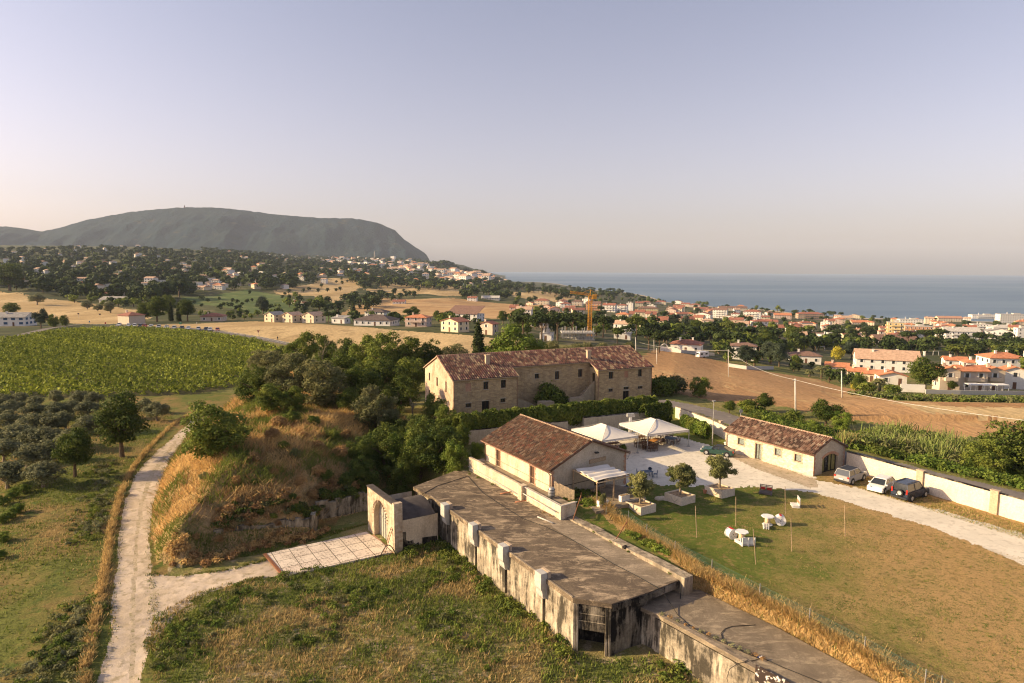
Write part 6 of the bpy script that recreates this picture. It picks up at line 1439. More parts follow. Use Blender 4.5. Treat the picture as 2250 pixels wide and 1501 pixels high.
def near_plants():
    rng=np.random.default_rng(11)
    MEAD=[(-14.4,63.6),(-22.6,59.0),(-28,56.0),(-30.0,52),(-27.5,47),(-25.0,43),(-24.4,34),(14,34),(17,38.6),(10.9,46.6),(7.5,46.1),(4.6,47.3),(-9,69.6),(-10.5,66)]
    def keepm(x,y,r): return r<.25+1.2*sstep(fbm(x*.28,y*.28,4),.40,.62)
    for (lab,n,hh,w,keep) in (('short green and straw coloured grass of the foreground meadow',90000,(.05,.26),.06,None),('taller tufts of weeds in the foreground meadow',19000,(.12,.5),.07,keepm)):
        q=inside_pts(MEAD,n,rng,keep); f=fbm(q[:,0]*.35+4,q[:,1]*.35,5)+rng.normal(0,.05,len(q)); g=fbm(q[:,0]*.16,q[:,1]*.16+7,4)
        mi=np.where(f>.53,1,np.where(g>.56,2,0)) if keep is None else np.where(f>.55,1,2*(rng.random(len(q))<.35))
        blades('meadow_grass' if keep is None else 'meadow_weeds',q,hh,w,[GMAT['green'],GMAT['tan'],GMAT['dark']],mi,lab,rng)
    # bushy weeds in the meadow
    q=inside_pts(MEAD,330,rng,lambda x,y,r: (fbm(x*.2+2,y*.2,3)>.50)); scrub('meadow_bushes',q,(.2,.62),(0,.12),.13,75,[LM['broad'],LM['bright'],LM['grey']],rng.integers(0,3,len(q)),'leafy green weed clumps scattered in the foreground meadow',rng)
    # weeds along the bunker foot
    E=[B(a,-.5,0)[:2] for a in np.linspace(-1,25,60)]; q=np.array(E)+rng.normal(0,.5,(60,2)); q=np.concatenate([q,np.array([at(u,v,-4)[:2] for u,v in zip(rng.uniform(1450,1540,25),rng.uniform(1455,1520,25))]),np.array([at(u,v,-4)[:2] for u,v in zip(rng.uniform(880,990,40),rng.uniform(1195,1225,40))])])
    scrub('wall_foot_weeds',q,(.25,.7),(0,.2),.16,90,[LM['ivy'],LM['broad'],GMAT['green']],rng.integers(0,3,len(q)),'green weeds growing along the foot of the bunker wall',rng)
    # lawn
    LAW=[(15.6,51.2),(20,45.4),(28,32),(50,34),(45,55),(34,68),(29,74),(22,70.5),(17,66),(12,62.5)]
    q=inside_pts(LAW,70000,rng); f=fbm(q[:,0]*.5,q[:,1]*.5,4)+rng.normal(0,.06,len(q))+(q[:,0]-26)*.008; blades('lawn_grass',q,(.03,.1),.05,[GMAT['green'],GMAT['tan'],GMAT['dark']],np.where(f>.55,1,np.where(f<.42,2,0)),'thin patchy grass of the lawn',rng,lean=.5)
    # dry golden grass fringe between concrete and lawn
    fr=[at(u,v,-.3)[:2] for u,v in ((1300,1122),(1380,1162),(1470,1214),(1535,1268),(1600,1303),(1700,1349),(1800,1400),(1900,1456),(1990,1512),(2060,1556))]
    P=[];
    fr=[np.array(p) for p in fr]; seg=rng.integers(0,len(fr)-1,46000); t=rng.random(46000)[:,None]; A=np.array(fr)[seg];Bq=np.array(fr)[seg+1]; q=A*(1-t)+Bq*t+rng.normal(0,.36,(46000,2))*(.7+.5*(seg[:,None]>2)); 
    rr_=rng.random(len(q)); q=q[(seg>1)|(rr_<.5)]
    blades('dry_grass_fringe',q,(.15,.8),.05,[GMAT['gold'],GMAT['tan'],GMAT['green']],rng.choice(3,len(q),p=(.66,.29,.05)),'tall golden dry grass along the edge of the lawn',rng,lean=.5,cat='dry grass')
    q=np.array([at(u,v,-.1)[:2] for u,v in zip(rng.uniform(1240,1320,60),rng.uniform(1095,1130,60))]+[at(u,v+rng.uniform(-6,6),.1)[:2] for u,v in zip(np.linspace(1380,1480,30),np.linspace(1175,1218,30))]); scrub('kerb_weeds',q,(.2,.5),(0,.25),.13,90,[LM['broad'],LM['bright']],rng.integers(0,2,len(q)),'green weeds by the bunker kerb next to the patio',rng)
    q=np.array([B(float(a),float(b),0)[:2] for a,b in ((14.5,8.0),(15.5,7.9),(9,9.2),(4,9.1),(26,7.8),(30.5,7.2),(29,7.5),(-1,9.2),(6.4,9.2))]); scrub('roof_weeds',q,(.12,.3),(0,.1),.08,60,[LM['broad'],LM['dry']],rng.integers(0,2,len(q)),'small weeds in the joints of the bunker roof',rng,zfn=lambda x,y:np.full(len(x),.12))
    k=14; q=np.array([at(1455+k_*17,1352+k_*7.6,WZ)[:2] for k_ in range(k)]); scrub('kerb_moss',q,(.1,.28),(0,.06),.08,50,[LM['dry'],LM['olive']],rng.integers(0,2,len(q)),'dry moss and weeds on the broken kerb of the lower wing',rng,zfn=lambda x,y:np.full(len(x),WZ+.06))
    # mound
    q=inside_pts(MOUND,120000,rng,lambda x,y,r: (sdist(x,y,MOUND)>3.6)|(x<-33)|(r<.35)); dm=sdist(q[:,0],q[:,1],MOUND); f=fbm(q[:,0]*.25+3,q[:,1]*.25,5)+rng.normal(0,.04,len(q)); mi=np.where(f>.50,0,np.where(f>.44,1,2))
    blades('mound_grass',q,(.12,1.05),.07,[GMAT['gold'],GMAT['rust'],GMAT['green']],mi,'dry golden and rusty grass covering the mound',rng,lean=.7,cat='dry grass')
    edge=[at(u,v,-3.2)[:2] for u,v in zip(np.linspace(350,690,60),np.interp(np.linspace(350,690,60),(350,420,560,690),(1232,1238,1195,1172)))]
    q=np.repeat(np.array(edge),3,0)+rng.normal(0,.45,(180,2))+np.array((.2,1.5)); scrub('mound_foot_brush',q[::2],(.3,.6),(-.1,.4),.15,90,[GMAT['rust'],GMAT['gold'],GMAT['gold']],rng.integers(0,3,len(q)),'rust coloured dry brush hanging over the foot of the mound',rng,asp=2.4)
    w2=[at(u,v,-2.0)[:2] for u,v in zip(np.linspace(480,812,46),np.interp(np.linspace(480,812,46),(480,690,700,812),(1160,1122,1100,1074)))]; q=np.repeat(np.array(w2),3,0)+rng.normal(0,.4,(138,2))+np.array((.1,.4)); zf=lambda x,y: np.maximum(H(x,y),-2.5); scrub('wall_top_brush',q,(.35,.85),(-.1,.5),.17,110,[GMAT['rust'],LM['dry'],LM['grey'],LM['ivy']],rng.integers(0,4,len(q)),'dry brush hanging over the retaining walls of the mound',rng,asp=2.4,zfn=zf)
    MS=[(520,1060,'dry',34),(560,1010,'dry',40),(600,960,'dry',44),(615,935,'dry',46),(650,1000,'grey_s',34),(700,985,'dry',40),(745,1000,'dry',46),(730,960,'green_shrub',36),(640,925,'green_shrub',44),(690,930,'green_shrub',40),(760,960,'dry',38),(600,1040,'dry',28),(660,1060,'dry',32),(700,1040,'dry',40),(740,1060,'dry',44),(450,1050,'grey_s',30),(440,1100,'green_shrub',20),(520,1100,'dry',26),(580,1100,'dry',30),(640,1110,'dry',34),(690,1090,'dry',38),(740,1100,'dry',30),(775,1040,'dry',36),(480,1120,'dry',22),(545,1150,'dry',24),(610,1150,'dry',24),(430,1180,'dry',24),(480,1185,'dry',26),(400,1200,'dry',20),(560,1060,'green_shrub',24),(625,980,'green_shrub',30),(670,960,'dry',30),(712,1092,'ivy_shrub',44),(742,1098,'ivy_shrub',50),(772,1092,'ivy_shrub',52),(798,1100,'ivy_shrub',54),(655,1120,'ivy_shrub',34),(600,1135,'green_shrub',26),(760,1060,'ivy_shrub',50),(720,1050,'green_shrub',40)]
    wherel={0:'low on the left shoulder of the mound',1:'on the middle of the mound',2:'near the top of the mound',3:'on the right flank of the mound'}
    for u,v,k,hp in MS[::1]:
        hp*=.72
        kk={'grey_s':'shrub'}.get(k,k); w_=3 if u>685 and v>980 else (0 if u<500 else (2 if v<990 else 1)); cl={'dry':'rusty brown dry shrub','shrub':'grey green shrub','green_shrub':'green shrub','ivy_shrub':'dark green shrub'}[kk]
        T(kk,u,v+4,hp*.85,'%s %s'%(cl,wherel[w_]),'shrubs on the mound, %s'%cl,1.15)
    # verge of dry grass along the dirt road, left side
    vg=[at(u,v,-4)[:2] for u,v in ((425,908),(375,940),(330,985),(296,1030),(270,1085),(253,1150),(243,1215),(232,1290),(216,1370),(200,1450),(190,1540))]; A=np.array(vg); seg=rng.integers(0,len(A)-1,36000); t=rng.random(36000)[:,None]; q=A[seg]*(1-t)+A[seg+1]*t+rng.normal(0,.19,(36000,2))+np.array((-.35,0))
    q=q[fbm(q[:,0]*1.6,q[:,1]*1.6,3)+rng.random(len(q))*.3>.52]; blades('dry_grass_verge',q,(.12,.6),.045,[GMAT['gold'],GMAT['gold'],GMAT['tan']],rng.integers(0,3,len(q)),'ridge of tall dry grass along the left side of the dirt road',rng,cat='dry grass')
    for (nm,pts,lab) in (('roadside_weeds',((232,1010),(220,1050),(212,1100),(200,1150),(188,1190)),'blue green weeds on the bank left of the dirt road'),('roadside_weeds',((190,1330),(160,1370),(140,1420),(115,1470),(95,1520)),'blue green weeds in the bottom left corner by the road')):
        A=np.array([at(u,v,-4)[:2] for u,v in pts]); seg=rng.integers(0,len(A)-1,150); t=rng.random(150)[:,None]; q=A[seg]*(1-t)+A[seg+1]*t+rng.normal(0,1.0,(150,2)); scrub(nm,q,(.25,.6),(0,.2),.14,80,[LM['grey'],LM['olive'],LM['broad']],rng.integers(0,3,len(q)),lab,rng,cat='weeds')
    SL=[(-28.6,36),(-29,43),(-33,52),(-39.5,61),(-49,79),(-60,110),(-68,130),(-120,140),(-110,80),(-60,36)]
    q=inside_pts(SL,60000,rng,lambda x,y,r: fbm(x*.2,y*.2,4)+r*.35>.55); f=fbm(q[:,0]*.2+4,q[:,1]*.2,4)+rng.normal(0,.05,len(q)); blades('slope_grass',q,(.08,.35),.10,[GMAT['green'],GMAT['tan']],np.where(f>.52,1,0),'grass of the left hand slope between road and olive trees',rng)
    VG=[(-24,44),(-27.6,49),(-31,55),(-33.3,59.5),(-25.5,62.3),(-23,60),(-29,56.5),(-28.5,50)]
    RS=[(-33,63.5),(-29,66.5),(-22,69),(-15.5,72.5),(-22,66.8),(-26,63.7),(-30,62.5)]
    q=inside_pts(RS,9000,rng); blades('verge_grass',q,(.06,.28),.07,[GMAT['green'],GMAT['dark'],GMAT['tan']],rng.choice(3,len(q),p=(.6,.3,.1)),'green grass strip between the mound and the dirt track',rng)
    P_=ROAD+BRANCH; e_=[]
    for Q_ in (ROAD,BRANCH):
        A=np.array(Q_); k_=rng.integers(0,len(A)-1,9000); t=rng.random(9000)[:,None]; e_.append(A[k_]*(1-t)+A[k_+1]*t+rng.normal(0,.22,(9000,2)))
    q=np.concatenate(e_); q=q[(fbm(q[:,0]*1.3,q[:,1]*1.3,3)>.44)&(q[:,1]>40)]; blades('track_edge_grass',q,(.04,.24),.06,[GMAT['green'],GMAT['tan'],GMAT['dark']],rng.integers(0,3,len(q)),'loose grass along the edges of the dirt tracks',rng)
    WR_=[(42,80),(50,64),(58,50),(54,47),(46.5,62),(40,74)]; q=inside_pts(WR_,14000,rng); blades('verge_grass',q,(.04,.16),.06,[GMAT['green'],GMAT['tan'],GMAT['dark']],rng.choice(3,len(q),p=(.4,.5,.1)),'patchy grass strip along the foot of the boundary wall',rng)
    # grove, woods and single trees
    T('oak',268,1004,150,'largest dark green oak standing left of the dirt road',None,1.0); T('oak',165,1048,122,'smaller dark oak just left of and below the largest roadside oak',None,.95)
    T('broad',470,1006,142,'broad dark tree leaning over the right side of the dirt road',None,1.35)
    og=0
    for r_,(v,hp,n,u0,u1) in enumerate(((895,34,6,5,215),(918,40,7,-5,240),(948,46,6,15,235),(985,52,5,-5,150),(1022,56,3,8,110),(1072,62,2,20,98))):
        for k in range(n):
            u=u0+(u1-u0)*k/max(1,n-1)+random.uniform(-9,9); T('olive',u,v+random.uniform(-6,6),hp,'grey green olive tree, %s row of the grove left of the oaks'%('far','second','third','fourth','fifth','nearest')[r_],'olive trees of the left grove, row %d'%(r_+1),random.uniform(1.2,1.6))
    T('olive',345,925,44,'rounded olive tree beside the fork where the tracks meet',None,1.3); T('olive',318,908,36,'pale olive tree behind the largest oak by the vineyard edge',None,1.2)
    for k,(u,v) in enumerate(((8,1110),(30,1095),(52,1085),(6,1150),(24,1140),(40,1128),(10,1190),(0,1228))): T('bright',u,v,26,'leafy grapevine at the left edge below the olive grove','grapevines at the left edge',1.5)
    W=[('woodland',560,888,92,1.2),('grey',605,850,88,1.3),('grey',640,880,112,1.35),('grey',705,893,118,1.3),('broad',665,815,92,1.1),('broad',712,815,90,.9),('woodland',752,822,86,.9),('broad',800,830,104,1.0),('broad',850,835,115,1.1),('broad',900,832,104,1.0),('woodland',950,826,84,1.1),('grey',1000,826,78,1.2),('woodland',790,890,100,1.2),('woodland',845,880,100,1.25),('broad',900,865,90,1.2),('grey',825,948,108,1.2),('broad',595,905,70,1.3),('broad',640,905,64,1.2),('woodland',700,860,80,1.3),('woodland',750,850,84,1.2),('woodland',880,905,86,1.2),('woodland',845,1040,120,1.2),('bright',880,1048,112,.95),('broad',925,1050,120,1.1),('woodland',965,1035,115,1.2),('bright',1000,1045,90,.95),('broad',985,960,80,1.1),('broad',955,925,66,1.1),('woodland',905,985,84,1.2),('woodland',860,975,80,1.2),('woodland',945,990,84,1.2),('woodland',800,1080,86,1.1),('woodland',790,1020,70,1.2),('bright',1045,1010,46,1.0),('grey',575,830,70,1.2),('woodland',620,800,44,1.3),('broad',1010,985,60,1.0),('woodland',880,1085,88,1.1),('woodland',920,1010,84,1.2),('broad',770,905,60,1.3),('woodland',985,1000,70,1.2)]
    adj={'woodland':'dark green','broad':'mid green','bright':'bright green','grey':'grey green'}
    for i,(k,u,v,hp,wd) in enumerate(W):
        pos='behind the mound' if (u<760 and v<915) else ('by the farmhouse gable' if u>880 and v<1000 else ('between the gateway and the stone hall' if v>=1000 else 'in the wood left of the farmhouse'))
        lay='tall' if hp>=100 else ('middle sized' if hp>75 else 'small'); T(k,u,v,hp,'%s %s tree %s'%(lay,adj[k],pos),'%s %s trees %s'%(lay,adj[k],pos),wd)
    T('cypress',1051,836,146,'tall slim dark cypress behind the farmhouse roof',None,1.0); T('bright',1140,834,132,'largest bright green tree behind the farmhouse roof, right of the cypress',None,1.25); T('bright',1098,832,100,'bright green tree squeezed between cypress and larger tree',None,1.1); T('bright',1180,832,92,'bright green tree at the right end behind the farmhouse roof',None,1.1)
    for u,v,hp in ((1230,790,30),(1262,786,34),(1292,782,30),(1322,778,26),(1350,776,22),(1215,772,24),(1380,770,20)): T('shrub',u,v,hp,'grey olive scrub behind the farmhouse ridge below the crane','scrub behind the farmhouse ridge',1.3)
    tree('ivy_shrub',Ff(18.9,1.2,-.2),4.7,'dark ivy bush climbing in the recess of the farmhouse front',None,1.0)
    tree('ivy_shrub',Ff(20.3,.3,-.2),3.4,'lower dark bush beside the ivy in the farmhouse recess',None,1.0)
    for u,v,hp,k,lab in ((1478,862,40,'shrub','brownish round bush right of the farmhouse end'),(1450,868,46,'green_shrub','leafy bush touching the right end of the farmhouse'),(1538,872,50,'broad','round green tree standing alone in the brown field edge'),(1602,908,32,'oak','low dark bush above the grey road'),(1680,905,44,'oak','dark bush behind the cottage roof by the brown field'),(1640,905,30,'green_shrub','bright bush at the left of the dark roadside bush'),(1815,938,66,'oak','dark rounded tree beside the tall pale pole'),(1850,948,50,'bright','bright green shrub at the right of the dark rounded tree'),(1790,955,36,'bright','bright green shrub below the dark rounded tree'),(1745,930,30,'green_shrub','green shrub at the foot of the tall pale pole'),(2232,1052,150,'woodland','large dark tree at the right edge below the cable'),(2165,1050,96,'broad','leafy tree left of the large dark right edge tree')): T(k,u,v,hp,lab,None,1.35)
    for u,v,hp,lab in ((706,822,92,'pale leafless tree rising over the wood, leftmost of three'),(742,826,88,'pale leafless tree rising over the wood, middle of three'),(888,834,104,'pale leafless tree rising over the wood, rightmost of three'),(1005,838,70,'small bare tree at the left gable of the farmhouse'),(905,930,70,'bare branched tree in shade left of the farmhouse gable')):
        p=place(u,v); h=hp*p[1]/FPX; rr=random.Random(u); m_=MB()
        def br(a,d,L,r,k):
            b=a+d*L; m_.tube([a,(a+b)/2+Vector((rr.uniform(-.1,.1),rr.uniform(-.1,.1),0))*L*.6,b],[r,r*.75,r*.5],5)
            if k: 
                for _ in range(3 if k>1 else 4): br(a+d*L*rr.uniform(.45,1),(d+Vector((rr.uniform(-.8,.8),rr.uniform(-.8,.8),rr.uniform(-.1,.5)))).normalized(),L*rr.uniform(.45,.7),r*.5,k-1)
        br(Vector((0,0,-.3)),Vector((.05,0,1)).normalized(),h*.5,.16,3); t=empty('bare_tree',p,lab,'tree'); m_.build('trunk',M_['bark_pale'],t)
    # potted olives
    e1=np.array((-.60,.80)); e2=np.array((.85,.52))
    for (u,v),h,lab in (((1408,1133),3.6,'potted olive tree in the nearest stone planter by the patio'),((1497,1112),3.8,'potted olive tree in the middle stone planter'),((1586,1096),3.9,'potted olive tree in the rightmost stone planter by the drive')):
        c=np.array(at(u,v,0)[:2])+e1*1.15+e2*1.05; tree('potolive',(c[0],c[1],.68),h,lab,'olive trees in stone planters',1.0)
    tree('shrub',at(1324,1112,1.4),1.4,'small vine in the white box planter under the pergola',None,.5)
    tree('ivy_shrub',at(1368,994,.4),1.2,'dark shrub in the large pot behind the hall corner',None,.8)
    # hedge on the yard wall, ivy, brambles
    def hedge(name,path,w_,z0,z1,n,label,mats=('ivy',),size=.24,cat='hedge',top=.5):
        A=np.array([p[:2] for p in path]); L=np.linalg.norm(A[1:]-A[:-1],axis=1); seg=rng.choice(len(L),n,p=L/L.sum()); t=rng.random(n)[:,None]; c=A[seg]*(1-t)+A[seg+1]*t
        d=(A[seg+1]-A[seg])/L[seg][:,None]; nn=np.stack([-d[:,1],d[:,0]],1); a=rng.uniform(0,math.pi*2,n); s=np.cumsum(L)[seg]+t[:,0]*L[seg]
        hz=(z1-z0)/2*(1+top*(fbm(c[:,0]*1.1,c[:,1]*1.1,3)-.45)*1.6); r=rng.uniform(.75,1.08,n); X=c+nn*(np.cos(a)*w_/2*r)[:,None]; Z=z0+(z1-z0)/2+np.sin(a)*hz*r
        N=np.stack([nn[:,0]*np.cos(a),nn[:,1]*np.cos(a),np.sin(a)],1); V,Q=quads(np.stack([X[:,0],X[:,1],Z],1),N,size,rng,flat=.4); o=link(name,np_mesh(name,V,Q,[LM[m] for m in mats],mi=(fbm(c[:,0]*.7,c[:,1]*.7,3)*len(mats)*.99).astype(int)%len(mats))); tag(o,label,cat)
    off=np.array((-.42,.9))*1.3
    hp=[np.array(at(u,v,2.0)[:2])+off for u,v in ((1010,952),(1040,946),(1247,926),(1300,919),(1400,909),(1450,903))]
    hedge('hedge',hp,2.2,1.2,4.3,30000,'long shaggy green hedge between the farmhouse and the yard wall',('ivy','broad','ivy'),.3)
    hp=[np.array(at(u,v,2.2)[:2])+np.array((0,.2)) for u,v in ((1412,912),(1440,906),(1472,902))]; hedge('ivy_curtain',hp,1.6,.2,3.6,7000,'dark ivy hanging over the right end of the yard wall',('ivy',),.26,'ivy')
    hp=[at(u,v,1.)[:2] for u,v in ((1500,928),(1530,940),(1556,951))]; hedge('ivy_curtain',hp,1.2,.0,2.2,6000,'bright ivy covering the roadside wall left of the brick pier',('bright','broad'),.24,'ivy')
    # brambles right of the road
    rngp=np.array(RDUP); 
    A=[at(u,v,1.2)[:2] for u,v in ((1650,915),(1770,966),(1890,990),(2060,1034),(2280,1086),(2290,1010),(2130,960),(1960,925),(1860,935),(1740,905),(1660,890))]
    q=inside_pts(A,900,rng); mi=np.where(fbm(q[:,0]*.3,q[:,1]*.3,3)>.5,1,0); scrub('bramble_thicket',q,(.6,1.3),(0,.5),.26,85,[LM['bright'],LM['broad'],LM['ivy']],mi,'bright green bramble thicket beyond the road behind the boundary wall',rng)
    A=[at(u,v,1.2)[:2] for u,v in ((1880,985),(1960,990),(2060,1012),(2130,1025),(2150,985),(2080,955),(1960,935),(1890,945))]
    q=inside_pts(A,9000,rng); q=q[fbm(q[:,0]*.4,q[:,1]*.4,3)>.46]; blades('reed_bed',q,(1.2,3.3),.13,[LM['reed'],LM['grey']],rng.choice(2,len(q),p=(.7,.3)),'tall pale reeds above the brambles at the right',rng,lean=.3,cat='reeds'); q=inside_pts(A,230,rng); scrub('reed_undergrowth',q,(.7,1.5),(.2,1.6),.3,80,[LM['grey'],LM['broad'],LM['reed']],rng.integers(0,3,len(q)),'leafy undergrowth between the pale reeds',rng,asp=2.6)
    A=[at(u,v,1.2)[:2] for u,v in ((1840,955),(1885,960),(1895,985),(1850,985))]; q=inside_pts(A,1500,rng); blades('reed_bed',q,(1.,2.4),.12,[LM['reed'],GMAT['tan']],rng.choice(2,len(q),p=(.5,.5)),'pale dry reeds just right of the cottage roof',rng,lean=.2,cat='reeds')
    # dry weeds along the far edge of the brown field
    pts=[place(u,v) for u,v in ((1900,868),(2000,878),(2080,880),(2160,882),(2270,880))]; A=np.array([p[:2] for p in pts]); seg=rng.integers(0,len(A)-1,300); t=rng.random(300)[:,None]; q=A[seg]*(1-t)+A[seg+1]*t+rng.normal(0,2.,(300,2)); scrub('field_edge_weeds',q,(.6,1.3),(0,.3),.5,40,[LM['broad'],LM['reed'],LM['grey']],rng.integers(0,3,len(q)),'green and straw weeds along the far edge of the brown field',rng,cat='weeds')
near_plants()
def vineyard():
    rng=np.random.default_rng(21); d=np.array((-.80,.60)); d/=np.linalg.norm(d); n=np.array((-d[1],d[0])); c=np.array((-120.,215.)); P=[tuple(p[:2]) for p in VINE]; k=0
    for i in range(-75,76):
        o=c+n*i*2.75; t=np.arange(-230,230,.5); X=o[0]+d[0]*t;Y=o[1]+d[1]*t; m_=inpoly(X,Y,P)
        u=1125+FPX*X/np.maximum(Y,1); m_&=(u>-60)
        if m_.sum()<16: continue
        t=t[m_]; L=len(t)*.5; near=Y[m_].min(); cnt=int(L*(22 if near<200 else 15)); nv=max(2,int(L/1.2)); per=17 if near<200 else 13; cnt=nv*per; vc=np.repeat(t.min()+(np.arange(nv)+.5)*(L/nv)+rng.normal(0,.12,nv),per); tt=vc+rng.normal(0,.24,cnt); a=rng.normal(0,.26,cnt); zz=rng.uniform(.35,1.95,cnt)*np.repeat(rng.uniform(.75,1.1,nv),per)
        bump=fbm(tt*.5+i*7,tt*0+i,2); X=o[0]+d[0]*tt+n[0]*a; Y=o[1]+d[1]*tt+n[1]*a; Z=H(X,Y)+zz*(.8+.3*bump)
        keep=inpoly(X,Y,P); X,Y,Z,a,zz=X[keep],Y[keep],Z[keep],a[keep],zz[keep]
        N=np.stack([n[0]*a*3,n[1]*a*3,zz*.5],1); V,Q=quads(np.stack([X,Y,Z],1),N,.46,rng,asp=1.8,flat=.25)
        ob=link('vine_row',np_mesh('vine_row',V,Q,[LM['vine']])); tag(ob,'long leafy vine row in the vineyard left of the wood','vine row','vine rows of the vineyard'); k+=1
vineyard()
# ================================================================ HOUSES
WC={'white':(.74,.70,.65),'cream':(.68,.56,.41),'pink':(.58,.44,.37),'yellow':(.62,.47,.24),'paleyellow':(.64,.56,.40),'beige':(.58,.47,.37),'orange':(.58,.30,.17),'grey':(.5,.47,.43),'brown':(.42,.29,.2)}
RC={'red':(.30,.125,.085),'orange':(.52,.21,.11),'brown':(.21,.125,.095),'dark':(.12,.09,.08),'tan':(.50,.33,.23),'flat':(.5,.46,.41),'grey':(.3,.28,.26),'pinkish':(.46,.25,.17)}
_mc={}
def hm(kind,k):
    if (kind,k) not in _mc:
        if kind=='w': _mc[kind,k]=plain('house_wall_'+k,WC[k],.9,.06,.6)
        else:
            s=NT('house_roof_'+k); c=RC[k]; co=s.co('obj'); w_=s.N('TexWave'); s.set(w_,'Vector',co); s.set(w_,'Scale',1.6); s.set(w_,'Distortion',1.5); s.set(w_,'Detail',2.)
            a=s.mix(s.noise(co,.9,5,.7,.35,.65),tuple(x*.75 for x in c),tuple(min(1,x*1.25) for x in c)); 
            if k!='flat': a=s.mix(1.,a,s.mix(w_.outputs[1],(.85,.85,.85),(1.1,1.1,1.1)),'MULTIPLY')
            _mc[kind,k]=s.done(a,.9)
    return _mc[kind,k]
SH={'d':plain('dark_window',(.035,.04,.05),.2,spec=.5),'b':plain('blue_shutter',(.05,.10,.18),.7),'w':plain('white_shutter',(.7,.68,.64),.7),'n':plain('brown_shutter',(.16,.08,.05),.7)}
HOUSES=[]
def house(p,w,d,fl,roof,wall,rcol,rz,label,group=None,win='d',name='house',balc=False,chim=1,detail=2,fh=2.9,oh=.5,blank=False,rise=None):
    t=empty(name,(p[0],p[1],p[2]-.3),label,'apartment block' if name=='apartment_block' else 'house',group,rz=rz); h=fl*fh+.3; mw=hm('w',wall); mr=hm('r',rcol); HOUSES.append((p[0],p[1],max(w,d)*.62))
    rise=rise or min(w,d)*.20
    m_=MB(); m_.box((0,0,-1.5),(w,d,h+1.5))
    if roof=='gable_x': m_.add([(-w/2,-d/2,h),(-w/2,d/2,h),(-w/2,0,h+rise)],[(0,2,1)]); m_.add([(w/2,-d/2,h),(w/2,d/2,h),(w/2,0,h+rise)],[(0,1,2)])
    if roof=='gable_y': m_.add([(-w/2,-d/2,h),(w/2,-d/2,h),(0,-d/2,h+rise)],[(0,1,2)]); m_.add([(-w/2,d/2,h),(w/2,d/2,h),(0,d/2,h+rise)],[(0,2,1)])
    m_.build('wall',mw,t)
    r=MB(); W=w/2+oh; D=d/2+oh; z=h-.05; th=.22
    if roof=='hip': e=min(w,d)/2; rx,ry=(max(w/2-e,0.01),0) if w>=d else (0,max(d/2-e,.01)); T_=[(-rx,-ry,h+rise),(rx,ry,h+rise)]; b=[(-W,-D,z),(W,-D,z),(W,D,z),(-W,D,z)]
    if roof=='hip':
        V=b+[(x,y,q+th) for x,y,q in b]+T_
        F=[(3,2,1,0),(0,1,5,4),(1,2,6,5),(2,3,7,6),(3,0,4,7)]+([(4,5,9,8),(5,6,9),(6,7,8,9),(7,4,8)] if w>=d else [(4,5,8),(5,6,9,8),(6,7,9),(7,4,8,9)]); r.add(V,F)
    elif roof in('gable_x','gable_y','mono'):
        s=rise/(d/2 if roof=='gable_x' else w/2)
        if roof=='gable_x': P=[(-W,-D,h-oh*s),(W,-D,h-oh*s),(W,0,h+rise),(-W,0,h+rise)],[(W,D,h-oh*s),(-W,D,h-oh*s),(-W,0,h+rise),(W,0,h+rise)]
        elif roof=='gable_y': P=[(-W,D,h-oh*s),(-W,-D,h-oh*s),(0,-D,h+rise),(0,D,h+rise)],[(W,-D,h-oh*s),(W,D,h-oh*s),(0,D,h+rise),(0,-D,h+rise)]
        else: P=[(-W,-D,h+.05),(W,-D,h+.05),(W,D,h+rise),(-W,D,h+rise)],
        for q in P: r.add([(a,b,c+.02) for a,b,c in q]+[(a,b,c+.24) for a,b,c in q],[(3,2,1,0),(4,5,6,7),(0,1,5,4),(1,2,6,5),(2,3,7,6),(3,0,4,7)])
    else:
        r.box((0,0,h),(w+.3,d+.3,.3)); r.box((w*.1,0,h+.3),(w*.25,d*.4,1.6))
    ro=r.build('roof',mr,t)
    for k in range(chim):
        c=MB(); cx,cy_=(-w*.22+k*w*.4),d*.12*(1 if k%2 else -1); c.box((cx,cy_,h),(.7,.7,rise*.7+1.2)); c.box((cx,cy_,h+rise*.7+1.2),(.95,.95,.15)); c.build('chimney',mw,ro)
    if blank: return t
    if detail>=1:
        for f in range(fl):
            z0=f*fh+1.25
            for ax,Ln,sg in (('x',w,-1),('y',d,-1),('y',d,1)):
                n=max(1,int(Ln/3.4)); 
                if detail==1: n=min(n,3)
                for k in range(n):
                    c=-Ln/2+(k+.5)*Ln/n; hh=1.25; zz=z0
                    dr=(f==0 and k==n//2 and ax=='x')
                    if dr: hh=2.1; zz=.35
                    g=MB(); sz=(.95,.06,hh) if ax=='x' else (.06,.95,hh); loc=(c,-d/2-.02,zz) if ax=='x' else (sg*(w/2+.02),c,zz); g.box(loc,sz)
                    wn=g.build('door' if dr else 'window',SH['n' if dr else win],t)
                    for q_ in ((-.72,.72) if detail>=2 and not dr else ()):
                        s_=MB()
                        if ax=='x': s_.box((c+q_,-d/2-.04,zz),(.42,.06,hh))
                        else: s_.box((sg*(w/2+.04),c+q_,zz),(.06,.42,hh))
                        s_.build('shutter',SH['w' if win=='d' else win],wn)
            if balc and f>0:
                b_=MB(); L_=w*.62; b_.box((0,-d/2-.65,f*fh+.25),(L_,1.3,.15)); b_.box((0,-d/2-1.27,f*fh+.4),(L_,.08,.95)); 
                for s in (-1,1): b_.box((s*L_/2,-d/2-.65,f*fh+.4),(.08,1.25,.95))
                b_.build('balcony',mw,t)
                b_=MB(); L_=d*.5; b_.box((-w/2-.6,0,f*fh+.25),(1.2,L_,.15)); b_.box((-w/2-1.17,0,f*fh+.4),(.08,L_,.95)); b_.build('balcony',mw,t)
    return t
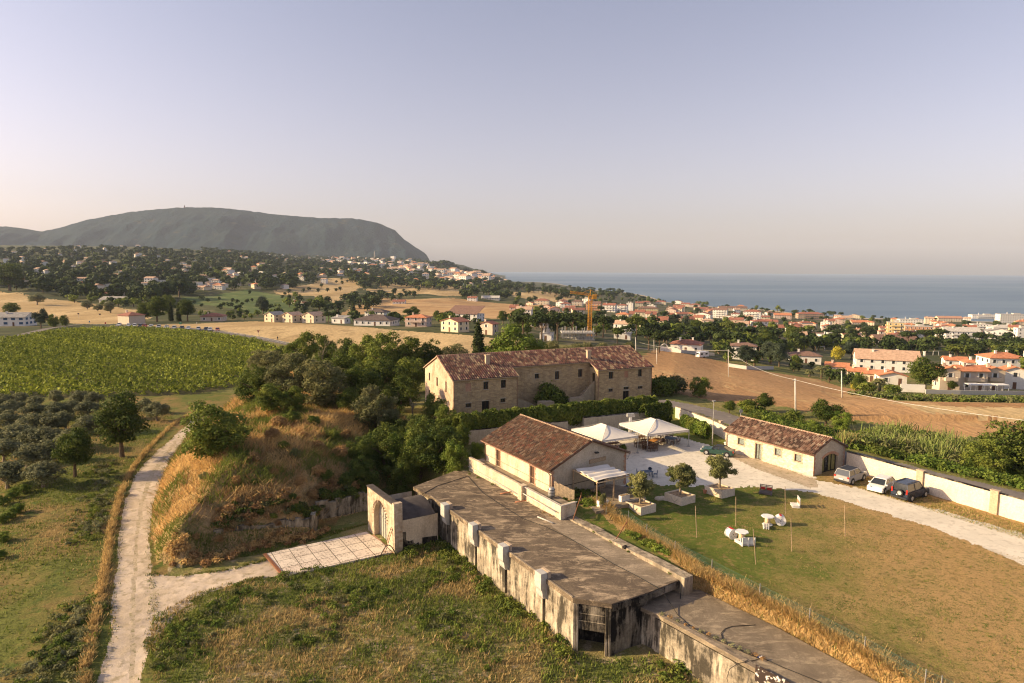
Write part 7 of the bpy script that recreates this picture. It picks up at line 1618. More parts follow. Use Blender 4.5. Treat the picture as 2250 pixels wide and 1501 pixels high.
def Hh(u,v,wpx,fl,roof,wall,rcol,rz,label,**k):
    p=place(u,v)
    if p is None: print('no place',u,v); return
    if u<1120 and fl==2: k.setdefault('fh',2.35)
    w=wpx*p[1]/FPX; dr=k.pop('dr',.7); rzr=R_(rz); d=max(6,min(15,w*dr)); 
    tot=w*abs(math.cos(rzr))+d*abs(math.sin(rzr)); s=w/tot; 
    return house((p[0],p[1]+d/2,p[2]),max(5,w*s*1.03),max(5,d*s*1.03) if s<.9 else d,fl,roof,wall,rcol,rzr,label,**k)
def town():
    L=[ # u, v base, width px, floors, roof, wall, roof colour, turn, label, extras
    (18,717,66,2,'gable_x','white','grey',8,'white two storey house with blue shutters at the left edge',dict(win='b')),
    (276,713,52,2,'hip','beige','red',-28,'tall blank beige building with small hipped red roof beyond the vineyard',dict(blank=True,dr=.9)),
    (462,706,50,1,'hip','beige','red',10,'low house with bright red hipped roof right of the dark cypresses',{}),
    (245,665,58,1,'gable_x','grey','grey',-8,'long low grey barn at the top of the tan field',dict(blank=True)),
    (240,650,50,1,'gable_x','beige','red',-8,'long red roofed building directly behind the grey barn',{}),
    (597,708,42,2,'gable_y','cream','grey',-30,'leftmost of three cream gabled houses at the field edge',dict(dr=1.,fh=2.1,chim=0,detail=1)),
    (637,709,42,2,'gable_y','cream','tan',-30,'middle of three cream gabled houses at the field edge',dict(dr=1.,fh=2.1,chim=0,detail=1)),
    (683,710,48,2,'gable_y','cream','tan',-30,'rightmost and largest of three cream gabled houses at the field edge',dict(dr=1.,fh=2.1,chim=0,detail=1)),
    (746,711,38,1,'mono','white','grey',-20,'small pale house with a sloping green-white side wall',{}),
    (826,700,52,2,'hip','white','dark',-15,'white upper house with dark roof behind the long low dark roof',{}),
    (822,716,92,1,'hip','white','dark',-12,'long white bungalow with wide dark hipped roof',{}),
    (917,718,54,2,'hip','pink','orange',-12,'pink house with orange hipped roof beside the big round tree',dict(balc=True)),
    (1022,706,80,2,'mono','white','brown',-20,'large modern white building with a steep brown roof slope',dict(chim=0,dr=.8,rise=5)),
    (998,730,62,2,'gable_y','paleyellow','red',-38,'pale yellow gabled house in front of the modern white building',{}),
    (1074,736,40,2,'gable_y','beige','red',-30,'small beige house with red roof right of the cypress top',{}),
    (648,668,18,1,'gable_x','white','red',-20,'tiny white farm cottage in the green field',{}),(664,672,20,1,'gable_y','white','red',-30,'tiny white cottage right of the first one in the green field',{}),
    (1038,662,22,2,'gable_x','white','red',-10,'small white house with red roof at the top of the tan field',{}),(1078,659,40,1,'gable_x','grey','flat',-5,'long low white shed right of the small white house',{}),(876,668,26,1,'gable_x','white','red',0,'white cottage at the end of the tan field',{}),
    (1192,670,34,2,'hip','cream','red',-12,'cream house with red hipped roof at the left start of the coastal town',{}),(1166,671,20,1,'gable_y','cream','red',-30,'small cream gable house near the left end of the coastal town',{}),(1139,682,38,1,'gable_x','pink','red',-10,'long pinkish bungalow left of the coastal town',{}),
    (1234,674,24,2,'gable_y','white','red',-30,'white gabled house left of the crane jib',{}),(1254,680,24,1,'gable_x','white','red',-15,'white bungalow below the crane jib',{}),(1270,672,26,2,'hip','beige','brown',-15,'beige house with brown roof behind the crane jib',{}),(1262,689,50,1,'gable_x','white','red',-8,'long red roofed row below the crane jib',{}),
    (1306,682,34,3,'gable_x','orange','brown',-15,'brick coloured three storey block behind the crane tower',dict(balc=True,name='apartment_block')),
    (1341,686,32,3,'gable_x','white','red',-20,'white balconied block just right of the crane',dict(balc=True,name='apartment_block')),(1369,686,24,3,'hip','white','red',-20,'second white balconied block right of the crane',dict(balc=True,name='apartment_block')),(1385,683,16,4,'flat','white','flat',-20,'slim flat roofed white block right of the crane',dict(name='apartment_block')),
    (1426,686,46,2,'hip','yellow','brown',-12,'yellow house with flat brown hipped roof in the coastal town',{}),(1415,696,60,1,'gable_x','yellow','red',-10,'long low yellow building in front of the yellow house',{}),
    (1478,690,28,2,'gable_y','pink','red',-30,'pink gabled house right of the yellow building',{}),(1494,685,28,3,'gable_x','cream','red',-20,'cream three storey house behind the pink gabled one',{}),(1453,669,26,2,'hip','cream','red',-20,'cream house on the skyline near the sea',{}),(1491,668,22,2,'gable_y','white','red',-30,'white house on the skyline near the sea',{}),(1421,667,22,1,'hip','beige','red',-10,'low beige house on the skyline left of the others',{}),
    (1529,676,26,2,'hip','pink','red',-20,'salmon house with red roof by the sea',{}),(1508,674,22,2,'gable_x','cream','red',-20,'cream house left of the salmon one by the sea',{}),(1543,682,30,1,'gable_x','cream','red',-5,'low cream row with red roof right of the salmon house',{}),
    (1548,701,42,2,'gable_y','white','red',-30,'white house with large red gable roof in mid town',{}),(1562,690,30,2,'hip','cream','red',-20,'cream hipped house behind the white red-gabled one',{}),
    (1586,699,34,4,'gable_x','white','brown',-25,'tall cream block with brown gable roof in mid town',dict(balc=True,name='apartment_block')),(1603,707,28,2,'gable_y','white','tan',-25,'white gabled house in front of the tall cream block',{}),(1558,719,28,2,'hip','pink','tan',-20,'pinkish house with flat red roof above the pines',{}),
    (1612,683,60,2,'gable_x','cream','brown',-8,'long row of brown roofs behind mid town',{}),(1657,704,40,4,'hip','white','red',-25,'tall white hipped block with many windows',dict(balc=True,name='apartment_block')),
    (1629,719,44,1,'gable_x','paleyellow','tan',-20,'pale yellow low house in front of the tall hipped block',{}),(1661,718,32,1,'gable_x','yellow','red',-20,'yellow bungalow right of the pale yellow one',{}),(1674,730,34,1,'gable_x','white','red',-20,'white bungalow below the yellow bungalow',{}),
    (1516,775,76,1,'hip','white','red',-22,'large white villa with red hipped roof beyond the brown field',dict(chim=2,fh=3.4)),
    (1640,792,60,2,'hip','white','brown',-18,'white villa with brown hipped roof behind dark blue-green trees',{}),
    (1202,749,24,1,'flat','white','flat',-15,'small flat white building left of the building site',{}),(1186,720,44,1,'gable_x','beige','red',-10,'red roofed house hidden under umbrella pines',{}),
    (1436,720,22,1,'gable_y','white','tan',-20,'tiny white gable house between pines and town',{}),(1370,746,40,1,'flat','white','flat',-15,'low white building right of the building site',{}),(1450,710,24,1,'gable_x','cream','red',-15,'cream bungalow above the umbrella pines',{}),
    (1723,701,38,2,'gable_x','pink','orange',-15,'pink house with orange gable roof by the sea',{}),(1783,702,54,3,'hip','brown','red',-8,'dark three storey house with wide red roof near the headland',dict(balc=True)),(1696,713,36,1,'gable_x','cream','red',-15,'cream bungalow left of the pink orange-roofed house',{}),
    (1720,728,46,1,'gable_x','white','red',-15,'long white bungalow below the dark three storey house',{}),(1766,726,52,1,'gable_x','white','tan',-15,'long white shed roofs beside the sports ground',{}),(1792,748,48,1,'gable_x','brown','brown',-5,'long low brown roof among the trees',{}),
    (1857,702,36,1,'gable_x','cream','tan',-12,'cream row on the shore right of the headland',{}),(1883,702,26,2,'gable_y','cream','tan',-25,'cream gabled house on the shore',{}),(1893,713,38,1,'gable_x','cream','orange',-8,'low orange roofed row below the cream gabled house',{}),(1857,736,32,1,'gable_x','white','grey',-10,'white low house inside the pines',{}),
    (1972,748,36,5,'flat','yellow','flat',-22,'bright yellow five storey apartment block',dict(balc=True,name='apartment_block')),(2024,738,60,3,'flat','orange','flat',-15,'orange and white flat roofed block right of the yellow one',dict(balc=True,name='apartment_block')),(2006,716,50,3,'flat','white','flat',-15,'white flat block rising behind the yellow one',dict(name='apartment_block')),(1944,743,22,2,'hip','pink','red',-15,'small pink house left of the yellow block',{}),
    (2045,712,20,3,'gable_x','cream','tan',-25,'cream narrow house on the shore',{}),(2086,734,46,2,'gable_y','cream','red',-25,'cream house with low wide gable',{}),(2120,752,74,3,'gable_x','white','flat',-12,'large white multi storey complex among pines',dict(balc=True,name='apartment_block')),(2090,707,50,2,'gable_x','cream','pinkish',-10,'cream shore row with curved roofs',{}),
    (2168,703,56,3,'flat','white','flat',-10,'white flat seafront hotel',dict(balc=True,name='apartment_block')),(2232,711,62,5,'flat','white','flat',-8,'largest white seafront hotel at the right edge',dict(name='apartment_block')),(2163,723,40,2,'flat','white','flat',-15,'white flat house behind umbrella pines',dict(balc=True)),(2212,733,52,2,'hip','white','flat',-12,'white balconied house left of the right edge',dict(balc=True)),(2206,753,58,3,'gable_y','white','grey',-25,'white stepped block with gabled front near the right edge',dict(balc=True,name='apartment_block')),(2248,752,24,4,'flat','white','flat',-10,'white block cut by the right edge',dict(name='apartment_block')),
    (1975,757,90,1,'gable_x','brown','brown',-5,'very long low brown roofed row below the yellow block',{}),
    (1778,799,70,1,'hip','white','brown',-16,'white bungalow with brown hipped roof at the far side of the brown field',dict(fh=3.3)),
    (1966,818,138,2,'gable_x','white','tan',-22,'big white house with wide tan gable roof beyond the brown field',dict(dr=.55,chim=3,fh=2.5,rise=3.2)),
    (1848,822,54,1,'gable_x','pink','orange',-30,'first of the stepped orange roofed terraces',{}),(1893,834,50,1,'gable_x','cream','orange',-30,'second of the stepped orange roofed terraces',{}),(1925,840,46,1,'gable_x','cream','orange',-30,'third of the stepped orange roofed terraces',{}),
    (1968,846,62,1,'gable_y','white','orange',-15,'white gable fronted end house of the stepped terraces',{}),
    (2108,806,50,1,'gable_x','white','orange',-20,'small house with orange roof left behind the orange condominium',{}),(2152,812,50,1,'hip','white','orange',-10,'middle orange roofed house behind the condominium',{}),(2218,818,80,2,'hip','white','orange',-8,'large cream house with orange hipped roof and white chimneys',dict(chim=3)),
    (2092,858,46,2,'gable_y','beige','orange',-12,'left wing of the beige orange roofed condominium',dict(balc=True)),(2140,858,60,2,'gable_x','beige','orange',-6,'middle of the beige orange roofed condominium',dict(balc=True)),(2190,858,46,2,'gable_y','beige','orange',-12,'right wing of the beige orange roofed condominium',dict(balc=True)),(2238,856,48,2,'gable_y','white','orange',-20,'white house with orange roof at the right edge beside the condominium',{}),
    ]
    for q in L:
        u,v,w_,fl,ro,wa,rc,rz,lab,ex=q; Hh(u,v,w_,fl,ro,wa,rc,rz,lab,**ex)
    # smaller houses filling the coastal town, copies of a few prototypes
    pr=[]; rs=random.Random(17)
    kinds=[('white','red','hip'),('cream','red','gable_x'),('pink','orange','gable_y'),('white','tan','gable_x'),('cream','orange','hip'),('paleyellow','red','gable_x'),('white','flat','flat')]
    for i,(wa,rc,ro) in enumerate(kinds): pr.append((house((0,-300,0),12,9,2,ro,wa,rc,0,'x',detail=1,name='house'),wa,rc)); 
    for o,_,_ in pr: reg(o)
    used=set(); del HOUSES[-len(pr):]
    ctx=[('in the coastal town left of the crane',1140,1290,665,700,7),('in the middle of the coastal town',1400,1690,668,728,26),('in the right part of the coastal town',1700,2250,698,752,44),('among the pines before the town',1320,1520,700,742,4),('at the far side of the brown field',1700,1880,765,800,0)]
    for lab,u0,u1,v0,v1,n in ctx:
        k=0;tr=0
        while k<n and tr<900:
            tr+=1; u=rs.uniform(u0,u1); v=rs.uniform(v0,v1); p=place(u,v)
            if p is None or p[2]<-59.5: continue
            if any((p[0]-a)**2+(p[1]-b)**2<(c+5)**2 for a,b,c in HOUSES): continue
            i=rs.randrange(len(pr)); o,wa,rc=pr[i]; sc_=rs.uniform(.75,1.15); k+=1
            nm={'flat':'flat roofed'}.get(rc,rc+' roofed'); l='%s %s house %s'%(wa.replace('paleyellow','pale yellow'),nm,lab); g='%s %s houses %s'%(wa,nm,lab)
            if i not in used: used.add(i); q=o; q.location=(p[0],p[1],p[2]-.3); q.rotation_euler=(0,0,R_(rs.uniform(-40,10))); q.scale=(sc_,sc_,rs.uniform(.85,1.3)); q['label']=l; q['group']=g
            else: q=dup(o,(p[0],p[1],p[2]-.3),R_(rs.uniform(-40,10)),(sc_,sc_,rs.uniform(.85,1.3)),l,g)
            HOUSES.append((p[0],p[1],6))
    for i,(o,_,_) in enumerate(pr):
        if i not in used:
            for c in list(o.children): bpy.data.objects.remove(c)
            bpy.data.objects.remove(o)
    # far houses: hillside and the villages under the mountain, small single meshes
    fm=[]
    for i,(wa,rc,fl,ro) in enumerate((('white','tan',2,'h'),('cream','tan',1,'g'),('white','tan',1,'g'),('cream','orange',2,'h'),('white','tan',3,'g'),('white','flat',2,'f'))):
        h=fl*2.9+.3; m_=MB(); w_,d_=(13,9) if fl<3 else (12,11); m_.box((0,0,-3),(w_,d_,h+3)); ri=2.0; W_,D_=w_/2+.5,d_/2+.5
        if ro=='f': m_.box((0,0,h),(w_+.4,d_+.4,.4),mi=1)
        else: rx=w_/2-d_/2 if ro=='h' else W_; m_.add([(-W_,-D_,h),(W_,-D_,h),(W_,D_,h),(-W_,D_,h),(-rx,0,h+ri),(rx,0,h+ri)],[(3,2,1,0),(0,1,5,4),(2,3,4,5),(1,2,5),(3,0,4)],1)
        for f in range(fl):
            for k in range(3): m_.box((-w_/3+k*w_/3,-d_/2-.05,f*2.9+1.1),(1.1,.12,1.3),mi=2)
            for k in range(2): m_.box((-w_/2-.05,-d_/4+k*d_/2,f*2.9+1.1),(.12,1.1,1.3),mi=2)
        o=m_.build('house',[hm('w',wa),hm('r',rc),SH['d']]); me=o.data; bpy.data.objects.remove(o); fm.append((me,wa,rc,m_))
    reg_=[('on the wooded hillside at the left',[(0,552),(250,540),(480,556),(720,572),(740,605),(600,625),(460,640),(250,650),(60,630),(0,600)],150,.8,1.2,34),
          ('along the ridge below the mountain',[(440,552),(700,565),(780,572),(740,580),(560,566)],40,1.,1.4,6),
          ('in the hill village with the church tower',[(700,566),(780,563),(860,560),(900,570),(960,590),(1000,600),(940,612),(880,604),(820,590),(720,578)],130,1.2,2.2,38),
          ('in the village stepping down to the sea',[(940,592),(1010,596),(1060,606),(1112,618),(1080,622),(1020,622),(960,612)],90,1.2,2.4,28),
          ('among the trees before the villages',[(740,590),(860,600),(960,614),(1080,622),(1110,632),(1000,634),(860,616),(740,606)],40,1.,1.3,8),
          ('among trees by the green fields',[(480,600),(700,600),(740,620),(600,640),(440,640)],16,.8,1.1,4)]
    rs=random.Random(5)
    allm=[hm('w','white'),hm('w','cream'),hm('w','beige'),hm('r','red'),hm('r','tan'),hm('r','orange'),hm('r','flat'),SH['d']]; rest=MB()
    for lab,P,n,s0,s1,ind in reg_:
        k=tr=0
        while k<n and tr<3000:
            tr+=1; u=rs.uniform(min(q[0] for q in P),max(q[0] for q in P)); v=rs.uniform(min(q[1] for q in P),max(q[1] for q in P))
            if not inpoly(np.array([u]),np.array([v]),P)[0]: continue
            p=place(u,v)
            if p is None or p[2]<-57 or p[1]>6000: continue
            if any((p[0]-a)**2+(p[1]-b)**2<(c+6)**2 for a,b,c in HOUSES): continue
            me,wa,rc,mb_=fm[rs.randrange(len(fm))]; s=rs.uniform(s0,s1)
            if k>=ind:
                k+=1; a_=R_(rs.uniform(-60,20)); c_,n_=math.cos(a_)*s,math.sin(a_)*s; b_=len(rest.v); rest.v+=[(x*c_-y*n_+p[0],x*n_+y*c_+p[1],z*s+p[2]) for x,y,z in mb_.v]; rest.f+=[tuple(b_+i for i in f) for f in mb_.f]
                mp={0:{'white':0,'cream':1,'beige':2}[wa],1:{'red':3,'tan':4,'orange':5,'flat':6}[rc],2:7}; rest.m+=[mp[i] for i in mb_.m]; HOUSES.append((p[0],p[1],7*s)); continue
            o=link('house',me); o.location=(p[0],p[1],p[2]); o.rotation_euler=(0,0,R_(rs.uniform(-60,20))); o.scale=(s,s,s*rs.uniform(.85,1.1)); k+=1
            nm={'flat':'flat roofed'}.get(rc,rc+' roofed'); tag(o,'small %s %s house %s'%(wa,nm,lab),'house','small %s %s houses %s'%(wa,nm,lab)); HOUSES.append((p[0],p[1],7*s))
    tag(rest.build('far_houses',allm),'hundreds of tiny pale houses scattered over the far hills and villages','houses',kind='stuff')
    # church towers
    for u,v,h,lab in ((823,564,11,'pale church tower on top of the hill village'),(989,603,11,'slim pale church tower in the seaside village'),(942,588,7,'small dark tower at the foot of the mountain cliff')):
        p=place(u,v+6); 
        if p is None: continue
        hh=(h+6)*p[1]/FPX; t=empty('church_tower',p,lab,'tower'); m_=MB(); m_.box((0,0,-5),(9,9,hh*.6+5)); m_.build('tower_shaft',hm('w','beige'),t); m_=MB(); m_.box((0,0,hh*.6),(7,7,hh*.22),taper=.9); m_.build('belfry',hm('w','cream'),t); m_=MB(); m_.box((0,0,hh*.82),(7,7,hh*.3),taper=.05); m_.build('spire',hm('w','beige'),t)
    for (u,v,w_,h,lab) in ((864,572,9,9,'square pale tower block right of the hill village church'),(1008,612,14,9,'large pale block at the edge of the seaside village')):
        p=place(u,v)
        if p: w2=w_*p[1]/FPX; house(p,w2,w2*.8,max(2,int(h*p[1]/FPX/2.9)),'flat','white','flat',-.3,lab,detail=0,blank=True,name='apartment_block')
town()
# ================================================================ CRANE, SITE, MASTS, SMALL TOWN THINGS
def crane():
    m0=plain('orange_crane_paint',(.75,.36,.05),.5,.08,2); p=place(1295.5,740); d=p[1]; s=d/FPX; t=empty('tower_crane',p,'orange lattice tower crane with folded jib over the building site','crane'); Hc=104*s; w_=.85
    m_=MB()
    for x in (-w_,w_):
        for y in (-w_,w_): m_.bar((x,y,0),(x,y,Hc*.86),.2)
    n=16
    for i in range(n):
        z0=Hc*.86*i/n; z1=Hc*.86*(i+1)/n
        for a,b in (((-w_,-w_),(w_,-w_)),((w_,-w_),(w_,w_)),((w_,w_),(-w_,w_)),((-w_,w_),(-w_,-w_))):
            q=(a,b) if i%2 else (b,a); m_.bar((*q[0],z0),(*q[1],z1),.16); m_.bar((*a,z1),(*b,z1),.16)
    m_.box((0,0,-.5),(3.6,3.6,1.2)); m_.build('tower',m0,t)
    top=Hc*.86
    m_=MB()
    for y in (-.8,.8): m_.bar((0,y,top),(0,0,Hc),.25)
    m_.bar((0,0,Hc),(4,0,top+.2),.16); m_.build('apex',m0,t)
    m_=MB(); J=-42*s*1.15; z=top+.2; dr=9*s
    P=[(0,0,z+.6)]+[(J*k/12,-.0,z+.6+dr*k/12) for k in range(1,13)]; a=Vector((0,0,z));b=Vector((J,-10,z+7*s))
    for y in (-.6,.6): m_.bar(a+Vector((0,y,0)),b+Vector((0,y,0)),.22)
    m_.bar(a+Vector((0,0,1.1)),b+Vector((0,0,.9)),.22)
    for k in range(14): q=a.lerp(b,k/14);r=a.lerp(b,(k+1)/14); m_.bar(q+Vector((0,-.6,0)),r+Vector((0,0,1.1)),.14); m_.bar(q+Vector((0,.6,0)),r+Vector((0,0,1.1)),.14); m_.bar(q+Vector((0,-.6,0)),r+Vector((0,.6,0)),.12)
    m_.bar((0,0,Hc),a.lerp(b,.6),.1); m_.build('jib',m0,t)
    m_=MB(); m_.bar((0,0,z),(11*s,1,z),.9,.4); m_.box((10*s,1,z-1.6),(1.8,1.4,2.2)); m_.build('counter_jib',m0,t)
    t2=empty('building_site',place(1268,745),'grey concrete frame of an unfinished building below the crane','building site'); m_=MB(); Wd=66*s
    for z in (0,3,): m_.box((0,0,z),(Wd,12,.3))
    for i in range(9):
        for y in (-5.5,0,5.5): m_.box((-Wd/2+.5+i*(Wd-1)/8,y,.3),(.35,.35,2.7+(2.5 if (i*7+int(y))%3==0 else .6)))
    m_.build('concrete_frame',hm('w','grey'),t2)
    m_=MB()
    for i in range(14): m_.bar((-Wd/2+i*Wd/13,-6.5,.2),(-Wd/2+i*Wd/13,-6.5,4.8),.14)
    for z in (1.8,3.6): m_.bar((-Wd/2,-6.5,z),(Wd/2,-6.5,z),.14)
    m_.build('scaffold',M_['steel'],t2)
crane()
def small():
    for u,vt,h,lab in ((406,463,11,'tall lattice radio mast on the mountain top'),(400,464,4,'small antenna left of the tall mountain mast'),(492,465,5,'short antenna right of the mountain summit'),(722,485,5,'low antenna cluster on the right shoulder of the mountain')):
        y=6280.; q=atY(u,vt,y); hh=h*y/FPX; m_=MB(); w_=6
        for a,b in ((-w_,-w_),(w_,-w_),(w_,w_),(-w_,w_)): m_.bar((a,b,-40),(a*.2,b*.2,hh),4)
        for k in range(5): z=hh*k/5; s=1-.8*k/5; m_.bar((-w_*s,-w_*s,z),(w_*s*.85,w_*s*.85,z+hh/5),2.5)
        o=m_.build('radio_mast',M_['rust']); o.location=q; tag(o,lab,'mast')
    # pier-side restaurant on the headland
    p=place(1812,700)
    # garden walls and white gates of the villa
    def gw(pts,h,lab,mat='w',cat='wall',k='white',name='garden_wall'):
        P=[place(*q) for q in pts]; m_=MB()
        for a,b in zip(P,P[1:]):
            A=np.array(a[:2]);Bq=np.array(b[:2]); d=(Bq-A)/np.linalg.norm(Bq-A); n=np.array((-d[1],d[0]))*.3; m_.prism([tuple(A),tuple(Bq),tuple(Bq+n),tuple(A+n)],min(a[2],b[2])-1,[a[2]+h,b[2]+h,b[2]+h,a[2]+h])
        o=m_.build(name,hm('w',k)); tag(o,lab,cat)
    gw(((1452,771),(1497,776)),2.0,'white garden wall with dark gateway left of the large villa'); gw(((1498,776),(1570,782)),1.3,'low grey garden wall in front of the large white villa',k='grey')
    gw(((1600,806),(1640,812),(1700,812)),1.2,'pale garden wall below the villa with brown roof',k='grey')
    gw(((1978,861),(2032,863)),2.2,'pale blue-white garden fence below the gable fronted house'); gw(((2034,865),(2110,867),(2200,868),(2262,868)),1.1,'low garden wall along the front of the orange condominium',k='grey')
    p=place(1459,772); m_=MB(); m_.tube([(p[0]+1.3*math.cos(a),p[1]-.1,p[2]+1.9+1.2*math.sin(a)) for a in np.linspace(0,math.pi,10)],.22,6); m_.bar((p[0]-1.3,p[1]-.1,p[2]-.5),(p[0]-1.3,p[1]-.1,p[2]+1.9),.4); m_.bar((p[0]+1.3,p[1]-.1,p[2]-.5),(p[0]+1.3,p[1]-.1,p[2]+1.9),.4); tag(m_.build('garden_arch',hm('w','white')),'white garden arch in the wall of the large villa','arch')
    for i,(u,v) in enumerate(((2138,863),(2167,864),(2196,864))):
        p=place(u,v); t=empty('garden_gazebo',p,'white flat topped garden gazebo, %s of three before the condominium'%('left','middle','right')[i],'gazebo','white gazebos of the condominium'); m_=MB(); m_.box((0,0,2.3),(3.4,2.6,.3)); m_.build('canopy',M_['white'],t)
        for x in (-1.6,1.6):
            for y in (-1.2,1.2): m_=MB(); m_.box((x,y,-.3),(.12,.12,2.6)); m_.build('post',M_['white'],t)
    for u,v,w_,lab in ((1803,771,18,'white goal frame on the sports ground by the brown roofed bungalow'),(2056,781,12,'white goal frame beyond the big tan roofed house')):
        p=place(u,v); w=w_*p[1]/FPX; m_=MB(); m_.bar((-w/2,0,0),(-w/2,0,2.4),.16);m_.bar((w/2,0,0),(w/2,0,2.4),.16);m_.bar((-w/2,0,2.4),(w/2,0,2.4),.16); o=m_.build('goal_frame',M_['white']); o.location=p; tag(o,lab,'goal')
    # palms
    def palm(u,v,hp,lab):
        p=place(u,v); h=hp*p[1]/FPX; rng=np.random.default_rng(int(u)); t=empty('palm_tree',p,lab,'palm'); m_=MB(); m_.tube([(0,0,-.4),(.1,0,h*.35),(0,0,h*.6)],[.42,.34,.38],8); m_.build('trunk',M_['bark'],t); V=[];Q=[]
        for k in range(46):
            a=k*2.4; el=rng.uniform(-.2,1.2); L=h*.5*rng.uniform(.85,1.1); pts=[]
            for j in range(7):
                s=j/6; r=L*s*math.cos(el*(1-.3*s)); z=h*.6+L*s*math.sin(el)-L*.75*s*s; pts.append(np.array((r*math.cos(a),r*math.sin(a),z)))
            sd=np.array((-math.sin(a),math.cos(a),-.0))
            for j in range(6):
                w0=.34*math.sin(math.pi*min(1,(j+.5)/6.3))+.05;w1=.34*math.sin(math.pi*min(1,(j+1.5)/6.3))+.03
                for sg in (1,-1): i=len(V); V+=[pts[j],pts[j+1],pts[j+1]+sd*w1*sg-np.array((0,0,w1*.5)),pts[j]+sd*w0*sg-np.array((0,0,w0*.5))]; Q.append((i,i+1,i+2,i+3))
        link('fronds',np_mesh('fronds',np.array(V),np.array(Q),[LM['grey']]),t); HOUSES.append((p[0],p[1],2))
    palm(1804,832,38,'palm tree left of the stepped orange roofed terraces'); palm(1932,862,42,'larger palm tree in front of the stepped terraces'); palm(1778,828,22,'small palm at the corner of the brown field'); 
small()
# ================================================================ FAR TREES
def far_trees():
    rs=random.Random(31)
    big=[('pine',1190,752,66,1.2,'wide umbrella pine above the building site, left one'),('pine',1225,748,64,1.2,'wide umbrella pine above the building site, middle one'),('pine',1258,742,58,1.2,'wide umbrella pine above the building site, right one'),('pine',1150,745,60,1.1,'umbrella pine at the left end of the group above the site'),('pine',1325,742,50,1.1,'umbrella pine right of the crane base'),('pine_lit',1356,760,42,1.1,'rounded lit pine standing clear right of the crane'),('pine_lit',1398,748,56,1.0,'tall lit pine with visible bare trunk'),('pine',1425,770,52,1.2,'dark umbrella pine by the utility poles'),('pine',1448,775,46,1.1,'dark pine left of the villa garden wall'),('pine',1465,770,46,1.0,'dark pine touching the villa garden'),
     ('blue',1478,726,38,1.3,'broad dark tree cluster in front of mid town, left one'),('blue',1512,732,40,1.2,'broad dark tree cluster in front of mid town, middle one'),('oak',1530,735,34,1.2,'broad dark tree cluster in front of mid town, right one'),('pine_lit',1560,752,38,1.1,'umbrella pine before the pinkish house'),('pine_lit',1598,745,40,1.2,'umbrella pine in mid town'),('pine_lit',1635,768,42,1.3,'wide lit umbrella pine above the brown roofed villa'),('pine',1580,765,34,1.2,'dark umbrella pine behind the villa'),
     ('blue',1640,806,50,1.1,'blue green conifer in front of the brown roofed villa'),('blue',1692,800,52,1.0,'blue green conifer, left of the pair beside the bungalow'),('blue',1712,806,54,.9,'blue green conifer, right of the pair beside the bungalow'),('oak',1683,770,50,1.1,'tall dark round tree behind the blue green pair'),('broad',1745,760,50,1.2,'large mid green tree beyond the sports ground'),('broad',1762,770,34,1.1,'lower green tree beside the brown roofed bungalow'),('blue',1870,790,42,1.1,'round dark tree left of the big tan roofed house'),('yellow',1842,790,30,.9,'yellowish shrub tree beside the round dark tree'),
     ('oak',2032,862,84,1.15,'very large round dark tree between terraces and condominium'),('pine_lit',2102,800,46,1.7,'widest lit umbrella pine behind the orange roofs'),('pine_lit',2196,795,40,1.3,'lit umbrella pine at the right behind the orange roofs'),('pine_lit',2242,790,34,1.2,'lit umbrella pine cut by the right edge'),('oak',2092,860,26,1.1,'small dark tree before the left condominium wing'),('oak',1890,862,40,1.3,'dark garden trees left of the larger palm'),('yellow',1876,858,18,.9,'bright yellow flowering bush at the field corner'),('green_shrub',1910,864,24,1.3,'low green bush left of the pale garden fence'),('green_shrub',1960,866,24,1.3,'low green bush right of the larger palm'),
     ('cypress',1168,760,30,1.2,'small cypress beside the umbrella pine group'),('pine',1995,762,36,1.3,'umbrella pine below the yellow block, left one'),('pine',2030,758,36,1.3,'umbrella pine below the yellow block, middle one'),('pine',2062,758,38,1.3,'umbrella pine below the yellow block, right one'),('oak',2122,772,38,1.3,'round dark tree before the large white complex'),('pine',2150,768,40,.9,'tall dark pine before the white stepped block'),('pine',1845,750,28,1.3,'umbrella pine of the row behind the sports ground, left one'),('pine',1872,750,28,1.3,'umbrella pine of the row behind the sports ground, middle one'),('pine',1902,748,30,1.3,'umbrella pine of the row behind the sports ground, right one'),
     ('oak',22,640,62,1.5,'very large dark rounded tree at the left edge above the tan field'),('blue',90,722,46,.9,'dark spiky conifer beside the white house at the left'),('broad',118,718,30,1.1,'round tree right of the dark conifer'),('broad',143,716,26,1.1,'small round lit tree by the road corner'),('olive',82,670,24,1.4,'lone round tree in the tan field'),('olive',192,680,20,1.4,'left of three round trees in the tan field'),('olive',215,684,16,1.4,'middle of three round trees in the tan field'),('olive',243,688,26,1.3,'right of three round trees in the tan field'),('broad',25,690,28,1.6,'green shrubby tree mass behind the white house'),
     ('oak',318,708,44,1.1,'dark tree immediately right of the beige building'),('oak',345,708,58,1.1,'tallest dark tree beside the beige building'),('oak',412,706,50,1.0,'dark tree right of the two cypresses'),('cypress',376,706,46,1.0,'left of two slim cypresses near the beige building'),('cypress',393,706,46,1.0,'right of two slim cypresses near the beige building'),('broad',370,690,46,1.0,'grey feathery tree behind the slim cypresses'),('blue',578,690,40,1.0,'poplar like tree behind the cream gabled houses'),('pine',722,712,28,1.1,'round dark tree beside the rightmost cream gabled house'),('oak',905,702,30,1.6,'big round lit tree behind the pink house'),('pine',702,700,40,1.1,'tall dark tree behind the rightmost cream gabled house'),('oak',965,705,24,1.5,'dark tree left of the modern white building'),('oak',1105,712,30,1.2,'tree right of the modern white building')]
    for k,u,v,hp,wd,lab in big: T(k,u,v,hp,lab,None,wd)
    st=[];NR=[0]
    G=[]  # region, polygon in the photo, count, kinds, height range px or metres
    HN=np.array(HOUSES)
